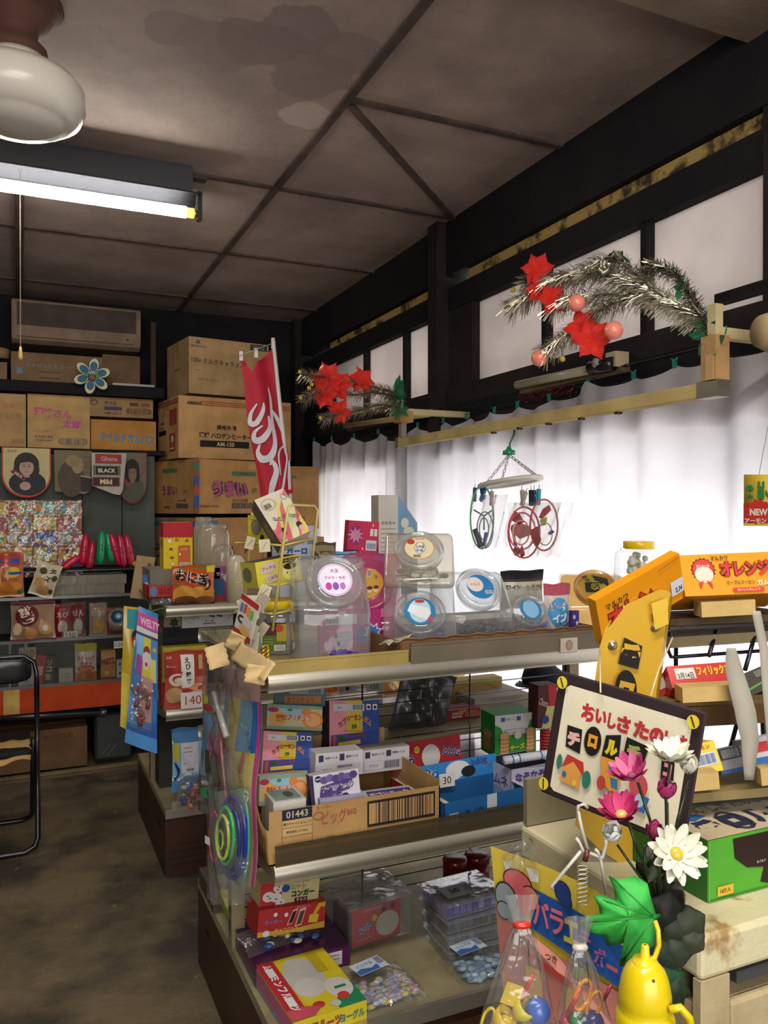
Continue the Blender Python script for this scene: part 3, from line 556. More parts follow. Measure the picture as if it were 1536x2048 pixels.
tagcard('cream price card 130 behind glass at the left of the counter', 4.66, 38, 72, 1296, 1322, '130', '#8a3a1c', '#b5a078')
fb('snack_box', 'white upright snack box behind the counter glass under the 130 card', 'box', 4.68, 37, 72, 1326, 1376, .05, '#b8b2ae', [('r', 0, 0, 1, .04, '#a03030'), ('r', 0, .96, 1, 1, '#a03030'), ('r', .8, .5, 1, 1, '#98928c')], z0=ZL)
fb('snack_box', 'red snack box standing askew behind the counter glass', 'box', 4.67, 66, 84, 1310, 1372, .06, '#a8241f', [('t', .5, .5, .3, '苺', '#d8b8a0', .7)], z0=ZL, ry=8)
fb('snack_box', 'dark chocolate snack box with cream letters behind the glass', 'box', 4.68, 82, 106, 1312, 1370, .06, '#301e18', [('t', .5, .78, .18, 'リ', '#c8a888', .5), ('t', .5, .55, .18, 'コ', '#c8a888', .5), ('t', .5, .3, .2, '生', '#c8a888', .6)], z0=ZL, ry=6)
fb('snack_box', 'small cream box lying behind the glass left of the potato snack', 'box', 4.7, 118, 146, 1338, 1366, .05, '#a9a090', [('k', [(.2, .6), (.8, .6)], .03, '#5a5048'), ('k', [(.2, .4), (.8, .4)], .03, '#5a5048')], z0=ZL)
pouch('snack_bag', 'yellow and white corn stick snack bag behind the counter glass', 'snack bag', 4.69, 149, 194, 1288, 1362, .05, 'g#c8b4a4', [('r', 0, .8, 1, 1, '#b8b030'), ('r', 0, 0, 1, .25, '#b86020'), ('t', .5, .62, .13, 'スティック', '#a02848', .8, .03), ('t', .5, .48, .12, 'ポテト', '#a02848', .6, .03), ('e', .5, .34, .4, .1, '#b8501c'), ('t', .5, .34, .09, 'コンソメ', '#e0c8a0', .6), ('s', .4, .14, .1, 7, .5, '#c88828')], z0=ZL)
fb('snack_box', 'orange pretzel stick box reading PRETZ behind the counter glass', 'box', 4.69, 202, 231, 1300, 1356, .04, '#b87838', [('r', 0, .62, 1, .95, '#c89858'), ('t', .5, .6, .2, 'PRETZ', '#8c1a3c', .92, .05, 8), ('r', 0, .0, 1, .08, '#a02820'), ('r', 0, .0, 1, .02, '#d0b080'), ('s', .4, .22, .1, 4, .5, '#d8b080')], z0=ZL)
fb('dice_box', 'white dice-patterned box beside the pretzel box', 'box', 4.71, 233, 256, 1320, 1352, .04, '#b8b4ac', [('e', .3, .75, .09, .08, '#2a2020'), ('e', .7, .75, .09, .08, '#2a2020'), ('e', .5, .5, .09, .08, '#2a2020'), ('e', .3, .25, .09, .08, '#2a2020'), ('e', .7, .25, .09, .08, '#2a2020')], z0=ZL)
tagcard('small white price card 120 at the right of the counter glass', 4.615, 228, 249, 1283, 1297, '120', z0=None)
# middle tier
pouch('snack_bag', 'clear bag of twisted crackers with a maroon round label, leaning on the counter', 'snack bag', 4.60, 20, 112, 1204, 1284, .07, 'g#8a6a50', [('r', 0, .9, 1, 1, '#5a2430'), ('e', .36, .62, .27, .27, '#5a1420'), ('t', .36, .64, .34, 'まがり', '#d8c8b0', .4, .04, -70), ('t', .30, .70, .11, '麦の', '#d8c8b0', .2), ('e', .78, .3, .16, .17, '#b88a58'), ('e', .78, .3, .07, .08, '#c8c0b0'), ('e', .45, .18, .14, .14, '#b88048'), ('e', .14, .3, .1, .15, '#c8a880'), ('r', 0, 0, 1, .05, '#5a2430')], z0=None, rx=-10)
for i, (xl, xr, yt, yb, c, lab) in enumerate(((108, 142, 1208, 1264, 'g#9a2428', 'red snack bag behind the twisted crackers bag'), (140, 172, 1204, 1262, 'g#8a2a26', 'red and white snack bag in the middle tier of the counter'), (178, 214, 1206, 1258, 'g#b08878', 'cream and red snack bag with pink lettering beside the round jar'), (212, 246, 1215, 1256, 'g#8f2a2a', 'dark red snack bag under the round clear jar'))):
    pouch('snack_bag', lab, 'snack bag', 4.70+.01*(i % 2), xl, xr, yt, yb, .05, c, [('e', .5, .35, .3, .2, ['#c8b4a0', '#c8c0b4', '#c89040', '#a04030'][i]), ('t', .5, .7, .16, ['えび', 'せん', 'おかき', 'あられ'][i], '#d8c8c0', .8), ('r', .2, .1, .7, .22, ['#6a1820', '#b8b0a0', '#c8b078', '#7a1a1c'][i])], z0=ZM, seed=i+4)
tagcard('tilted paper price slip in front of the middle tier snacks', 4.66, 127, 156, 1248, 1265, '130', z0=ZM, rx=-20)
# upper tier
pouch('snack_bag', 'red and yellow fried snack bag at the far left of the counter', 'snack bag', 4.58, -24, 49, 1104, 1196, .07, 'g#a8502c', [('r', .1, .7, .45, .95, '#a82c2c'), ('r', .55, .7, .9, .95, '#a83230'), ('e', .25, .8, .14, .06, '#284a98'), ('e', .74, .8, .14, .06, '#284a98'), ('r', .1, .25, .35, .55, '#c8a048'), ('e', .7, .55, .2, .12, '#c8b030'), ('r', .55, .5, .95, .56, '#3048a0'), ('e', .5, .2, .4, .16, '#b8702c'), ('e', .8, .24, .14, .1, '#c88030'), ('e', .9, .12, .1, .05, '#2c6a38')], z0=None, seed=11)
pouch('snack_bag', 'tilted cream snack bag with brown bears on the counter top', 'snack bag', 4.60, 55, 106, 1118, 1186, .05, 'g#b8ac90', [('t', .7, .78, .18, 'チ', '#241c18', .3, .04, -20), ('t', .58, .55, .18, 'ズ', '#241c18', .3, .04, -20), ('t', .45, .22, .2, 'に', '#241c18', .35, .04, -20), ('e', .3, .75, .16, .10, '#4a3c22'), ('e', .85, .6, .12, .09, '#4a4430'), ('e', .3, .4, .22, .16, '#b88858'), ('e', .55, .2, .3, .14, '#a87c4c'), ('e', .85, .2, .1, .08, '#4a3820')], ry=18, seed=5)
for i, (x0, x1, z, h) in enumerate(((.16, .53, ZT, .05), (.17, .54, ZT+.052, .05))):
    mb = MB().box((0, 0, 0), (x1-x0, .22, .003), 'clear_old')
    for k in range(14): mb.box((k*(x1-x0)/14, 0, 0), (k*(x1-x0)/14+.012, .004, h), 'clear_old')
    mb.box((0, 0, 0), (x1-x0, .002, h), 'clear_old').box((0, .218, 0), (x1-x0, .22, h), 'clear_old').box((0, 0, h), (x1-x0, .012, h+.003), 'clear_old').box((0, 0, 0), (.002, .22, h), 'clear_old').box((x1-x0-.002, 0, 0), (x1-x0, .22, h), 'clear_old')
    tag(mb.build('clear_tray', loc=(x0, 4.70, z)), ['lower ribbed clear plastic tray on the counter top', 'upper ribbed clear plastic tray, stacked on the other'][i], 'tray')
shelf('balloon_shelf', 'narrow dark shelf along the top of the counter holding the balloons', -1.2, .72, 4.68, 4.92, 1.083, 1.092, 'blackwood')
MB().box((CX0, .30, .947), (CX1, .32, 1.083), 'blackwood').build('riser', ctr)
mbx = MB().lathe([(.055, 0), (.058, .03), (.058, .07), (.05, .078), (.001, .08)], 'clear_old', 24).lathe([(.001, .082), (.038, .082), (.001, .0825)], '#2f6a90', 20)
jj = thing('round_jar', 'low round clear jar with a blue sticker lying tilted in the counter', 'jar', tuple(on('Y', 4.66, 238, 1243)), (R(62), 0, R(-10)))
MB().lathe([(.052, -.02), (.056, .0), (.056, .055), (.046, .06)], 'clear_old', 24).build('body', jj)
MB().lathe([(.05, .06), (.052, .062), (.052, .078), (.001, .08)], 'clear_old', 24).build('lid', jj)
MB().lathe([(.001, .081), (.036, .081), (.001, .0815)], '#2f6a90', 20).lathe([(.001, .0825), (.018, .0825), (.001, .083)], '#a8b8c0', 16).build('sticker', jj)
# ================================================================ folding chair
ch = thing('folding_chair', 'black folding chair with torn padded seat, cut by the left edge', 'chair', (-.17, 3.72, 0))
def tb(name, pts, r=.011): return MB().tube(pts, r, 'g#141216', 10).build(name, ch)
wd = .235
def ucurve(y0, z0, y1, z1, base=True):
    pts = []
    for sgn in (1, -1):
        seg = [(sgn*wd, y1, z1), (sgn*wd, y0+(y1-y0)*.25, z0+(z1-z0)*.25), (sgn*wd, y0+(y1-y0)*.08, z0+(z1-z0)*.08), (sgn*(wd-.012), y0+(y1-y0)*.03, z0+(z1-z0)*.03), (sgn*(wd-.05), y0, z0)]
        pts += seg if sgn > 0 else seg[::-1]
    return pts
tb('front_leg_frame', ucurve(-.11, .012, .10, .60)); 
pts = []
for sgn in (1, -1):
    seg = [(sgn*wd, .10, .60), (sgn*wd, .125, .70), (sgn*(wd-.01), .13, .745), (sgn*(wd-.05), .135, .775)]
    pts += seg if sgn > 0 else seg[::-1]
tb('back_frame', pts)
tb('rear_leg_frame', [(x*.93, y, z) for x, y, z in ucurve(.27, .012, .02, .44)])
def pad(u, v): a = 2*pi*u; b = (v-.5)*pi; return (.215*(abs(cos(a))**.35)*(1 if cos(a) > 0 else -1)*abs(cos(b))**.3, .125-.0+.020*sin(b), .715+.055*(abs(sin(a))**.5)*(1 if sin(a) > 0 else -1)*abs(cos(b))**.3)
MB().surf(pad, 40, 10, 'g#1b191b').build('backrest', ch)
MB().box((-.21, -.12, .40), (.21, .25, .435), 'w#231d1f').build('seat', ch, bevel=.015)
MB().surf(lambda u, v: (-.2+.405*u+.006*sin(v*20), -.132+.13*v+.006*sin(u*25)*v, .444-.05*(1-v)**2*(1+.2*sin(u*19))+.002*sin(u*40)), 30, 8, 'w#b8965c').build('torn_foam', ch, solid=.008)
# ================================================================ shelving gondolas
def gondola(name, label, x0, x1, yf, yb, ztops, yshelf, seed):
    """metal shop shelf: brown base, deck, uprights, two-sided shelves and a wire back"""
    t = thing(name, label, 'shelving unit', (x0, yf, 0)); L = x1-x0; D = yb-yf; ym = D/2+.02
    mb = MB().box((0, .02, 0), (L, D, .235), 'brownbase')
    for y in (.14, D-.16): mb.box((-.001, y, .15), (0, y+.05, .162), '#0c0808')
    for z in (.05, .10): mb.box((0, .012, z), (L, .02, z+.02), 'brownbase')
    mb.build('base', t, bevel=.004)
    MB().box((0, .01, .235), (L, D, .262), 'deck').box((-.001, .0, .232), (L, .012, .268), 'm#c9c4b4').build('deck', t)
    for x in (0, L-.03):
        mb = MB().box((x, ym-.02, .262), (x+.035, ym+.02, max(ztops)+.03), 'w#8c7f62')
        for k in range(14): mb.box((x-.0006, ym-.004, .30+k*.05), (x, ym+.004, .33+k*.05), '#15100c')
        mb.build('upright', t)
    for (z, y0, y1) in yshelf:
        sh = MB().box((.003, y0+.01, z-.012), (L, y1-.01, z), 'deck').build('shelf_board', t)
        yy = y0 if y0 < ym-.1 else y1; sg = -1 if yy == y1 else 1
        def lipf(u, v): a = v*pi; return (u*(L+.004)-.002, yy+sg*(.004-.010*sin(a)), z-.034+.042*v)
        MB().surf(lipf, 2, 10, 'm#d0cabb').box((-.002, min(yy, yy+sg*.01), z-.034), (L, max(yy, yy+sg*.01), z-.030), 'm#b8b2a0').build('front_lip', sh)
        q = MB()
        for k in range(int(L/.32)+1): q.ball((.06+k*.32, yy-sg*.007, z-.012), .0045, '#2a2622', 6)
        if sg > 0: q.build('screw', sh, parent=None) if False else None
        for xx in (.004, L-.008): MB().add([(xx, y0+.02, z-.012), (xx+.003, y0+.02, z-.012), (xx+.003, ym, z-.012), (xx, ym, z-.012), (xx, y0+.03, z-.03), (xx+.003, y0+.03, z-.03), (xx+.003, ym, z-.09), (xx, ym, z-.09)], [(0, 1, 5, 4), (1, 2, 6, 5), (2, 3, 7, 6), (3, 0, 4, 7), (4, 5, 6, 7), (3, 2, 1, 0)], 'w#8c7f62').build('bracket', sh)
    mb = MB(); z = .32
    while z < max(ztops)-.03: mb.tube([(.03, ym, z), (L-.03, ym, z)], .0016, 'g#141214', 6); z += .0335
    for k in range(4): x = .03+k*(L-.06)/3; mb.tube([(x, ym+.003, .27), (x, ym+.003, max(ztops)-.02)], .0024, 'g#141214', 6)
    mb.build('wire_back', t)
    return t
def guard(label, Y, x0, x1, z, h, k='guard'):
    mb = MB().box((0, 0, 0), (x1-x0, .002, h), k).box((0, -.0015, h-.006), (x1-x0, .003, h), k)
    return tag(mb.build('price_rail', loc=(x0, Y, z)), label, 'shelf guard')
G2 = gondola('shelving_unit', 'rear brown-based metal shop shelf standing in the middle aisle', .505, 1.50, 3.15, 3.95, (1.04,), [(1.04, -.02, .40), (1.04, .44, .82), (.645, -.02, .40), (.645, .44, .80)], 1)
G1 = gondola('shelving_unit', 'nearest brown-based metal shop shelf full of candy boxes', .505, 1.62, 1.66, 2.54, (1.04,), [(1.04, .09, .45), (1.04, .48, .86), (.63, .04, .45), (.74, .48, .86)], 2)
# ---- jars
def jar(label, p, w, d, h, yaw, tint, lidr, sticker, cut=.5, cap=None, lidtilt=None, fill=None, name='candy_jar'):
    """square plastic counter jar with a slanted face carrying a wide round lid"""
    t = thing(name, label, 'jar', tuple(p), (0, 0, R(yaw)))
    c = cut; pr = [(0, .0), (d, .0), (d, h), (d*c, h), (0, h*(1-c))]
    def ins(pr, e): return pr
    vs = [(x, y, z) for x in (-w/2, w/2) for y, z in pr]; n = 5
    mb = MB().add(vs, [(i, (i+1) % n, n+(i+1) % n, n+i) for i in range(n)]+[tuple(range(n))[::-1], tuple(range(n, 2*n))], tint)
    o = mb.build('body', t, bevel=.014)
    for pl in o.data.polygons: pl.use_smooth = True
    a = Vector((0, 0, h*(1-c))); b = Vector((0, d*c, h)); m = (a+b)/2; dr = (b-a).normalized(); nr = Vector((0, -dr.z, dr.y)) 
    X = Vector((1, 0, 0)); Zn = nr; Yn = Zn.cross(X)
    Rm = Matrix(((X.x, Yn.x, Zn.x, m.x), (X.y, Yn.y, Zn.y, m.y), (X.z, Yn.z, Zn.z, m.z), (0, 0, 0, 1)))
    MB().lathe([(lidr*.88, -.012), (lidr*.88, .016)], tint, 32, cap=False, T=Rm).build('neck', t)
    lid = MB().lathe([(lidr, .004), (lidr*1.02, .010), (lidr*1.02, .022), (lidr*.97, .027), (lidr*.9, .027), (lidr*.86, .023), (lidr*.60, .023), (lidr*.55, .026), (.001, .026)], cap or ('clear_rim' if tint in ('clear', 'clear_old') else tint), 36, cap=False, T=Rm).build('lid', t)
    if sticker:
        S = lambda u, v, l: tuple(Rm @ Vector(((u-.5)*lidr*1.25, (v-.5)*lidr*1.25, .0275+l)))
        MB().art(S, sticker, 1, .0004).build('sticker', lid)
    return t
Z1 = 1.041
def sg(x, y, z=Z1): return on('Z', z, x, y)
blue_st = [('e', .5, .5, .5, .5, '#2f7cb0'), ('e', .5, .52, .34, .44, '#b8d4e4'), ('e', .5, .86, .16, .07, '#b8484c')]
def jp(label, xl, xr, yt, Y, d, yaw, tint, lr, st, z=Z1, cut=.6, **k):
    yc = 1320; a = on('Y', Y, xl, yc); b = on('Y', Y, xr, yc); c = on('Y', Y, (xl+xr)/2, yt)
    return jar(label, (c.x, Y, z), (b.x-a.x), d, c.z-z, yaw, tint, lr, st, cut, **k)
jp('lower clear jar directly under the milk candy jar, torn white paper on its lid', 775, 908, 1180, 1.84, .14, -24, 'clear', .066, blue_st+[('p', [(.1, .5), (.2, .75), (.75, .62), (.85, .42), (.7, .2), (.5, .25)], '#e4e8ec'), ('e', .82, .2, .08, .1, '#b8484c')], cut=.9)
zt = on('Y', 1.84, 841, 1180).z+.002
jp('upper clear jar of milk candy stacked on another jar, cream sticker on its lid', 775, 903, 1070, 1.85, .14, -26, 'clear_old', .063, [('e', .5, .5, .5, .5, '#c8a060'), ('e', .5, .5, .47, .47, '#e0d2a8'), ('e', .22, .78, .13, .12, '#c03a30'), ('p', [(.38, .25), (.66, .25), (.70, .55), (.58, .66), (.58, .8), (.46, .8), (.46, .66), (.34, .55)], '#e8e6e0'), ('o', .52, .5, .18, .26, .08, '#3a4a80'), ('t', .52, .55, .14, '北海道', '#28386a', .28), ('t', .52, .38, .14, '牛乳', '#28386a', .28), ('b', .3, .08, .55, .2, '#3a3a60'), ('t', .52, .9, .07, 'まろやか', '#b03a30', .4)], z=zt, cut=.8)
jp('wide clear jar with its blue stickered lid facing up, in the middle of the tray', 905, 1028, 1150, 1.86, .16, -6, 'clear', .062, [('e', .5, .5, .5, .5, '#2a78b4'), ('e', .33, .6, .30, .30, '#e0d6d0'), ('t', .33, .6, .12, 'ミルク', '#b8582c', .4), ('r', .62, .2, .9, .34, '#c8d4e0'), ('b', .64, .22, .88, .32, '#30487a')], cut=.5)
jp('small clear jar with large pale blue sticker, right of the wide jar', 1034, 1108, 1183, 1.82, .12, -12, 'clear', .050, blue_st+[('e', .5, .5, .36, .40, '#86b8d8')], cut=.9)
jp('tan tinted cracker jar with black and yellow lid at the shelf end', 1142, 1245, 1155, 1.93, .17, -30, 'clear_tan', .062, [('e', .5, .5, .5, .5, '#8f8428'), ('r', .1, .12, .98, .62, '#23221c'), ('t', .6, .4, .34, '醤油', '#a89c3c', .6, .06), ('t', .22, .72, .2, 'おかき', '#1c1a14', .5, .04, -60), ('p', [(.4, .98), (.98, .8), (1.0, .5), (.5, .7)], '#2c2c20')], cut=.5)
jp('clear jar with purple stickered lid facing up, left end of the top shelf', 603, 742, 1118, 1.80, .15, -8, 'clear', .068, [('e', .5, .5, .5, .5, '#e6dcec'), ('o', .5, .5, .48, .48, .06, '#c8a0d0'), ('t', .5, .78, .12, '大玉', '#6a4a9a', .3), ('e', .30, .3, .09, .12, '#c0409a'), ('e', .5, .3, .09, .12, '#8a50b0'), ('e', .70, .3, .08, .11, '#b070c0'), ('t', .5, .56, .10, 'ブドウ・モモ', '#a85a9a', .6)], cut=.5)
jp('large pink jar with its round stickered lid facing the aisle', 672, 782, 1112, 2.02, .16, -34, 'clear_pink', .078, [('e', .5, .5, .5, .5, '#c84a7c'), ('p', [(.5, 1), (.72, .95), (.92, .75), (1, .5), (.92, .25), (.72, .05), (.5, 0), (.42, .5)], '#c8983c'), ('r', .5, .72, .62, .95, '#c8c0b0'), ('b', .51, .74, .61, .93, '#333333'), ('t', .75, .72, .12, '飴', '#8a2a40', .2), ('e', .62, .3, .07, .09, '#e0c0a0'), ('e', .62, .36, .08, .06, '#5a2820'), ('e', .8, .32, .07, .09, '#e0c0a0'), ('e', .8, .39, .08, .06, '#6a3020')], cut=.75)
# yellow lidded round-cornered jars
def ylid(label, p, r, h, sticker, yaw=0, sq=4):
    t = thing('candy_jar', label, 'jar', tuple(p), (0, 0, R(yaw)))
    MB().lathe([(.001, .002), (r*.92, .002), (r, .012), (r, h*.66), (r*.95, h*.76), (r*.78, h*.82), (r*.74, h*.86)], 'clear', 40, cap=False, sq=sq).build('body', t)
    MB().lathe([(r*.80, h*.84), (r*.83, h*.845), (r*.83, h*.98), (r*.79, h), (r*.6, h*.995), (.001, h*.995)], 'g#d8b400', 44).build('lid', t)
    if sticker:
        w, z0, z1, items = sticker; S = lambda u, v, l: ((u-.5)*w, -r*1.0-l-.0012, z0+(z1-z0)*v); MB().art(S, items, w/(z1-z0), .0005).build('label_sticker', t)
    return t
ylid('yellow lidded plastic jar with a green label at the left end of the top shelf', sg(563, 1312)+Vector((.0, .06, 0)), .052, .138, (.062, .012, .085, [('r', 0, 0, 1, 1, '#50601c'), ('r', 0, .55, 1, 1, '#4a2416'), ('r', .6, .35, 1, .95, '#a08a20'), ('e', .72, .8, .16, .14, '#a83a28'), ('r', .05, .05, .5, .5, '#4a6a1c'), ('k', [(.08, .42), (.45, .42)], .02, '#8a9a50'), ('k', [(.08, .33), (.45, .33)], .02, '#8a9a50'), ('k', [(.08, .24), (.45, .24)], .02, '#8a9a50'), ('r', .5, .02, .95, .22, '#d8d8d0'), ('b', .53, .04, .92, .2, '#222222')]), yaw=-18)
ylid('yellow lidded jar of wrapped sweets standing behind the orange gum box', Vector((on('Y', 1.80, 1277, 1200).x, 1.80, on('Y', 1.80, 1277, 1082).z-.135)), .052, .135, None, yaw=10, sq=8)
# ================================================================ goods on the rear gondola
Z2 = 1.041
a = on('Y', 3.9, 262, 1212)
tag(MB().box((0, 0, 0), (.085, .02, .20), 'w#b0946a').box((.055, -.001, .1), (.07, 0, .17), '#6a5032').build('folded_carton', loc=(a.x, 3.93, 1.0), rot=(0, R(9), 0)), 'flattened tan carton standing behind the blue and red boxes', 'box')
fb('snack_box', 'flat grey box under the burger house box at the rear shelf', 'box', 3.30, 300, 440, 1140, 1200, .22, 'w#7c7468', z0=Z2)
hb = fb('snack_box', 'yellow box shaped like a burger shop with red scalloped roof', 'box', 3.34, 327, 385, 1045, 1138, .09, '#d8bc1c', [('r', 0, .70, 1, 1, '#b01c2c')] + [('e', .07+.124*i, .70, .062, .035, '#b01c2c') for i in range(8)] + [('r', .50, .02, .92, .50, '#c8602c'), ('o', .71, .26, .21, .24, .03, '#6a2c18'), ('t', .72, .42, .05, 'バーガー', '#e0d0b0', .3), ('r', .55, .04, .88, .13, '#e4dcd0'), ('b', .58, .05, .85, .12, '#333333'), ('e', .56, .31, .035, .025, '#e8e0d8'), ('e', .2, .60, .06, .035, '#e8e4e0'), ('e', .45, .62, .07, .03, '#a8642c'), ('e', .8, .60, .07, .025, '#a85a28'), ('e', .8, .62, .06, .012, '#c83a28'), ('e', .25, .42, .07, .03, '#a8642c'), ('e', .25, .43, .06, .012, '#402018'), ('e', .28, .24, .07, .03, '#8a5024'), ('e', .3, .1, .06, .03, '#d8d4d0'), ('e', .12, .33, .03, .015, '#c8a018')], left=[('r', 0, 0, 1, 1, '#c8a820'), ('r', 0, .68, 1, 1, '#a8182c'), ('r', .3, .45, .7, .62, '#a89c80'), ('b', .35, .46, .65, .61, '#333333')], z0=on('Y', 3.34, 327, 1138).z)
for o_, k in ((hb, 0),):
    pass
def opened(label, Y, xl, xr, yt, yb, d, col, ins='#cfc8c0', front=None, lidh=0, lid=None, rz=0, z0=None, lidcol=None, group=None, left=None, lidtilt=-12, name='display_box', dxl=0, lidY=None):
    """open display box with its lid folded up behind"""
    a = on('Y', Y, xl, yb); b = on('Y', Y, xr, yb); w = b.x-a.x
    if z0 is not None: a.z = z0
    h = on('Y', Y, xl, yt).z-a.z; t = thing(name, label, 'display box', tuple(a), (0, 0, R(rz)), group); e = .0025
    mb = MB().box((0, 0, 0), (w, d, e), ins)
    for q0, q1 in (((0, 0, 0), (w, e, h)), ((0, d-e, 0), (w, d, h)), ((0, 0, 0), (e, d, h)), ((w-e, 0, 0), (w, d, h))): mb.box(q0, q1, col)
    for q0, q1 in (((e, e, e), (w-e, e+.0006, h-.001)), ((e, d-e-.0006, e), (w-e, d-e, h)), ((e, e, e), (e+.0006, d-e, h)), ((w-e-.0006, e, e), (w-e, d-e, h))): mb.box(q0, q1, ins)
    faces(mb, w, d, h, front, left); mb.build('tray', t)
    if lidh:
        mb = MB().box((0, 0, 0), (w, e, lidh), lidcol or col)
        if lid: faces(mb, w, e, lidh, lid)
        mb.build('lid', t, loc=(0, d-e, h-.001), rot=(R(lidtilt), 0, 0))
    return t
opened('blue and red opened candy box at the left end of the rear top shelf', 3.22, 296, 352, 1171, 1190, .14, '#b0302a', front=[('t', .6, .5, .5, 'はんだ', '#201818', .4), ('e', .2, .5, .12, .4, '#5080b8')], lidh=.035, lid=[('t', .6, .5, .5, 'ハイチ', '#c04858', .4)], lidcol='#2a5a9a', z0=Z2+.03, lidtilt=-30)
tag(MB().box((0, 0, 0), (.10, .10, .03), 'bag_hazy').build('clear_box', loc=tuple(on('Y', 3.25, 305, 1196).xy)+(Z2,)), 'crumpled clear packet under the red box at the rear shelf corner', 'packet')
for i, (xl, xr, yt, Y) in enumerate(((388, 425, 1034, 3.62), (395, 458, 1048, 3.5), (423, 466, 1090, 3.4))):
    z = [1.16, 1.15, 1.13][i]; A = on('Y', Y, xl, 1130); B = on('Y', Y, xr, 1130); h = on('Y', Y, (xl+xr)/2, yt).z-z; r = (B.x-A.x)/2
    t = thing('empty_jar', ['tallest empty clear jar upside down behind the burger box', 'wide empty clear jar upside down beside the burger box', 'smallest empty clear jar behind the cream canister'][i], 'jar', ((A.x+B.x)/2, Y, z))
    MB().lathe([(r*.8, 0), (r, .02), (r, h*.75), (r*.9, h*.88), (r*.75, h*.93)], 'clear_old', 28, cap=False).build('body', t)
    MB().lathe([(r*.78, h*.91), (r*.8, h*.93), (r*.8, h), (.001, h)], 'clear_old', 28, cap=False).build('lid', t)
pouch('snack_bag', 'orange and green rice cracker bag with big white lettering on the rear shelf', 'snack bag', 3.17, 343, 430, 1132, 1210, .06, 'g#b8481c', [('p', [(.2, .95), (.45, .95), (.15, .5), (.02, .6)], '#2c7a3c'), ('p', [(.5, .95), (.8, .95), (.7, .55), (.5, .6)], '#2c7a3c'), ('e', .25, .30, .25, .22, '#c88a30'), ('e', .6, .28, .28, .2, '#c8903c'), ('e', .85, .35, .16, .16, '#c07a24'), ('r', .0, 0, 1, .12, '#3a2018'), ('e', .3, .16, .25, .1, '#6a4022'), ('e', .75, .14, .25, .1, '#7a4c2a'), ('t', .45, .72, .30, 'おにぎ', '#d8d4cc', .78, .10, -12), ('t', .45, .72, .30, 'おにぎ', '#14110e', .76, .03, -12), ('t', .82, .52, .3, 'り', '#d8d4cc', .2, .10, -10), ('t', .82, .52, .3, 'り', '#14110e', .18, .03, -10), ('r', .8, .82, 1, 1, '#c8b420')], z0=Z2, seed=3)
A = on('Y', 3.2, 448, 1200); B = on('Y', 3.2, 486, 1200); r = (B.x-A.x)/2
t = thing('canister', 'tall cream plastic canister with rounded top on the rear shelf', 'canister', ((A.x+B.x)/2+.01, 3.2, Z2))
MB().lathe([(.001, 0), (r, 0), (r, .14), (r*.92, .165), (r*.6, .185), (r*.3, .19), (.001, .19)], 'g#b8ad92', 32).build('body', t)
fb('candy_box', 'small pink box squeezed behind the canister', 'box', 3.3, 428, 462, 1135, 1195, .08, '#9a4a7a', [('t', .5, .8, .12, 'ラムネ', '#d0c0c8', .8), ('p', [(.5, .7), (1, .95), (1, .3)], '#c8c0a0')], z0=Z2)
fb('candy_box', 'small blue and red box low beside the rice cracker bag', 'box', 3.25, 424, 446, 1160, 1195, .06, '#24507a', [('r', 0, 0, 1, .3, '#8a3028')], z0=Z2)
# below the top shelf of the rear gondola
fb('carton_box', 'white printed carton lying under the rear top shelf', 'box', 3.30, 364, 466, 1216, 1254, .2, '#b8b2b0', [('o', .5, .5, .46, .42, .03, '#8a8480'), ('t', .66, .62, .36, 'ミミ', '#3a4268', .3, .08), ('t', .22, .5, .16, 'いつまでも', '#a03a50', .24), ('r', .4, .16, .66, .2, '#2a2a2a'), ('t', .53, .3, .14, 'ケーキ', '#2a2a2a', .2)], z0=.935)
fb('carton_box', 'tan carton with green leaf drawing behind the wires of the rear shelf', 'box', 3.34, 328, 362, 1218, 1288, .14, '#a39474', [('s', .6, .6, .16, 6, .6, '#34442c')], z0=.87)
fb('black_bin', 'black plastic bin in the middle of the rear shelf unit', 'bin', 3.32, 326, 455, 1256, 1340, .2, 'g#1c1d20', [('r', .52, .3, .66, .7, '#2e2e30')], z0=.70)
fb('yellow_packet', 'flat yellow packet behind the prawn cracker bag', 'packet', 3.22, 325, 415, 1296, 1320, .05, '#b0a030', z0=.74)
fb('red_packet', 'red packet standing behind the prawn cracker bag', 'packet', 3.24, 322, 415, 1310, 1400, .05, '#a03020', z0=.648)
pouch('snack_bag', 'red and clear prawn rice cracker bag above the 140 price card', 'snack bag', 3.16, 327, 417, 1304, 1412, .06, 'g#b05038', [('r', 0, .55, 1, 1, '#9a2c1e'), ('e', .26, .52, .18, .11, '#d8ccb8'), ('e', .28, .53, .12, .07, '#a83428'), ('e', .30, .51, .10, .05, '#d8ccb8'), ('r', .36, .38, .66, .93, '#ddd6ce'), ('t', .50, .84, .10, 'え', '#1a1614', .2, .03), ('t', .52, .74, .10, 'び', '#1a1614', .2, .03), ('t', .52, .61, .09, '煎', '#1a1614', .2, .03), ('t', .53, .49, .09, '餅', '#1a1614', .2, .03), ('e', .22, .25, .2, .14, '#c09468'), ('e', .74, .3, .22, .15, '#c89868'), ('e', .8, .36, .09, .055, '#c8c0b0'), ('e', .8, .36, .07, .04, '#b83c30'), ('e', .5, .32, .13, .035, '#b83028'), ('r', .76, .68, .86, .92, '#b09858'), ('t', .1, .9, .05, '丸彦', '#c8a098', .16), ('t', .14, .75, .04, 'おいしい', '#d0b0a0', .2), ('e', .5, .16, .1, .1, '#a87850')], z0=.648, seed=8)
tagcard('white price card 140 in red pen before the prawn crackers', 3.12, 362, 412, 1382, 1414, '140', '#a82c30', '#cfc9c4', z0=.654)
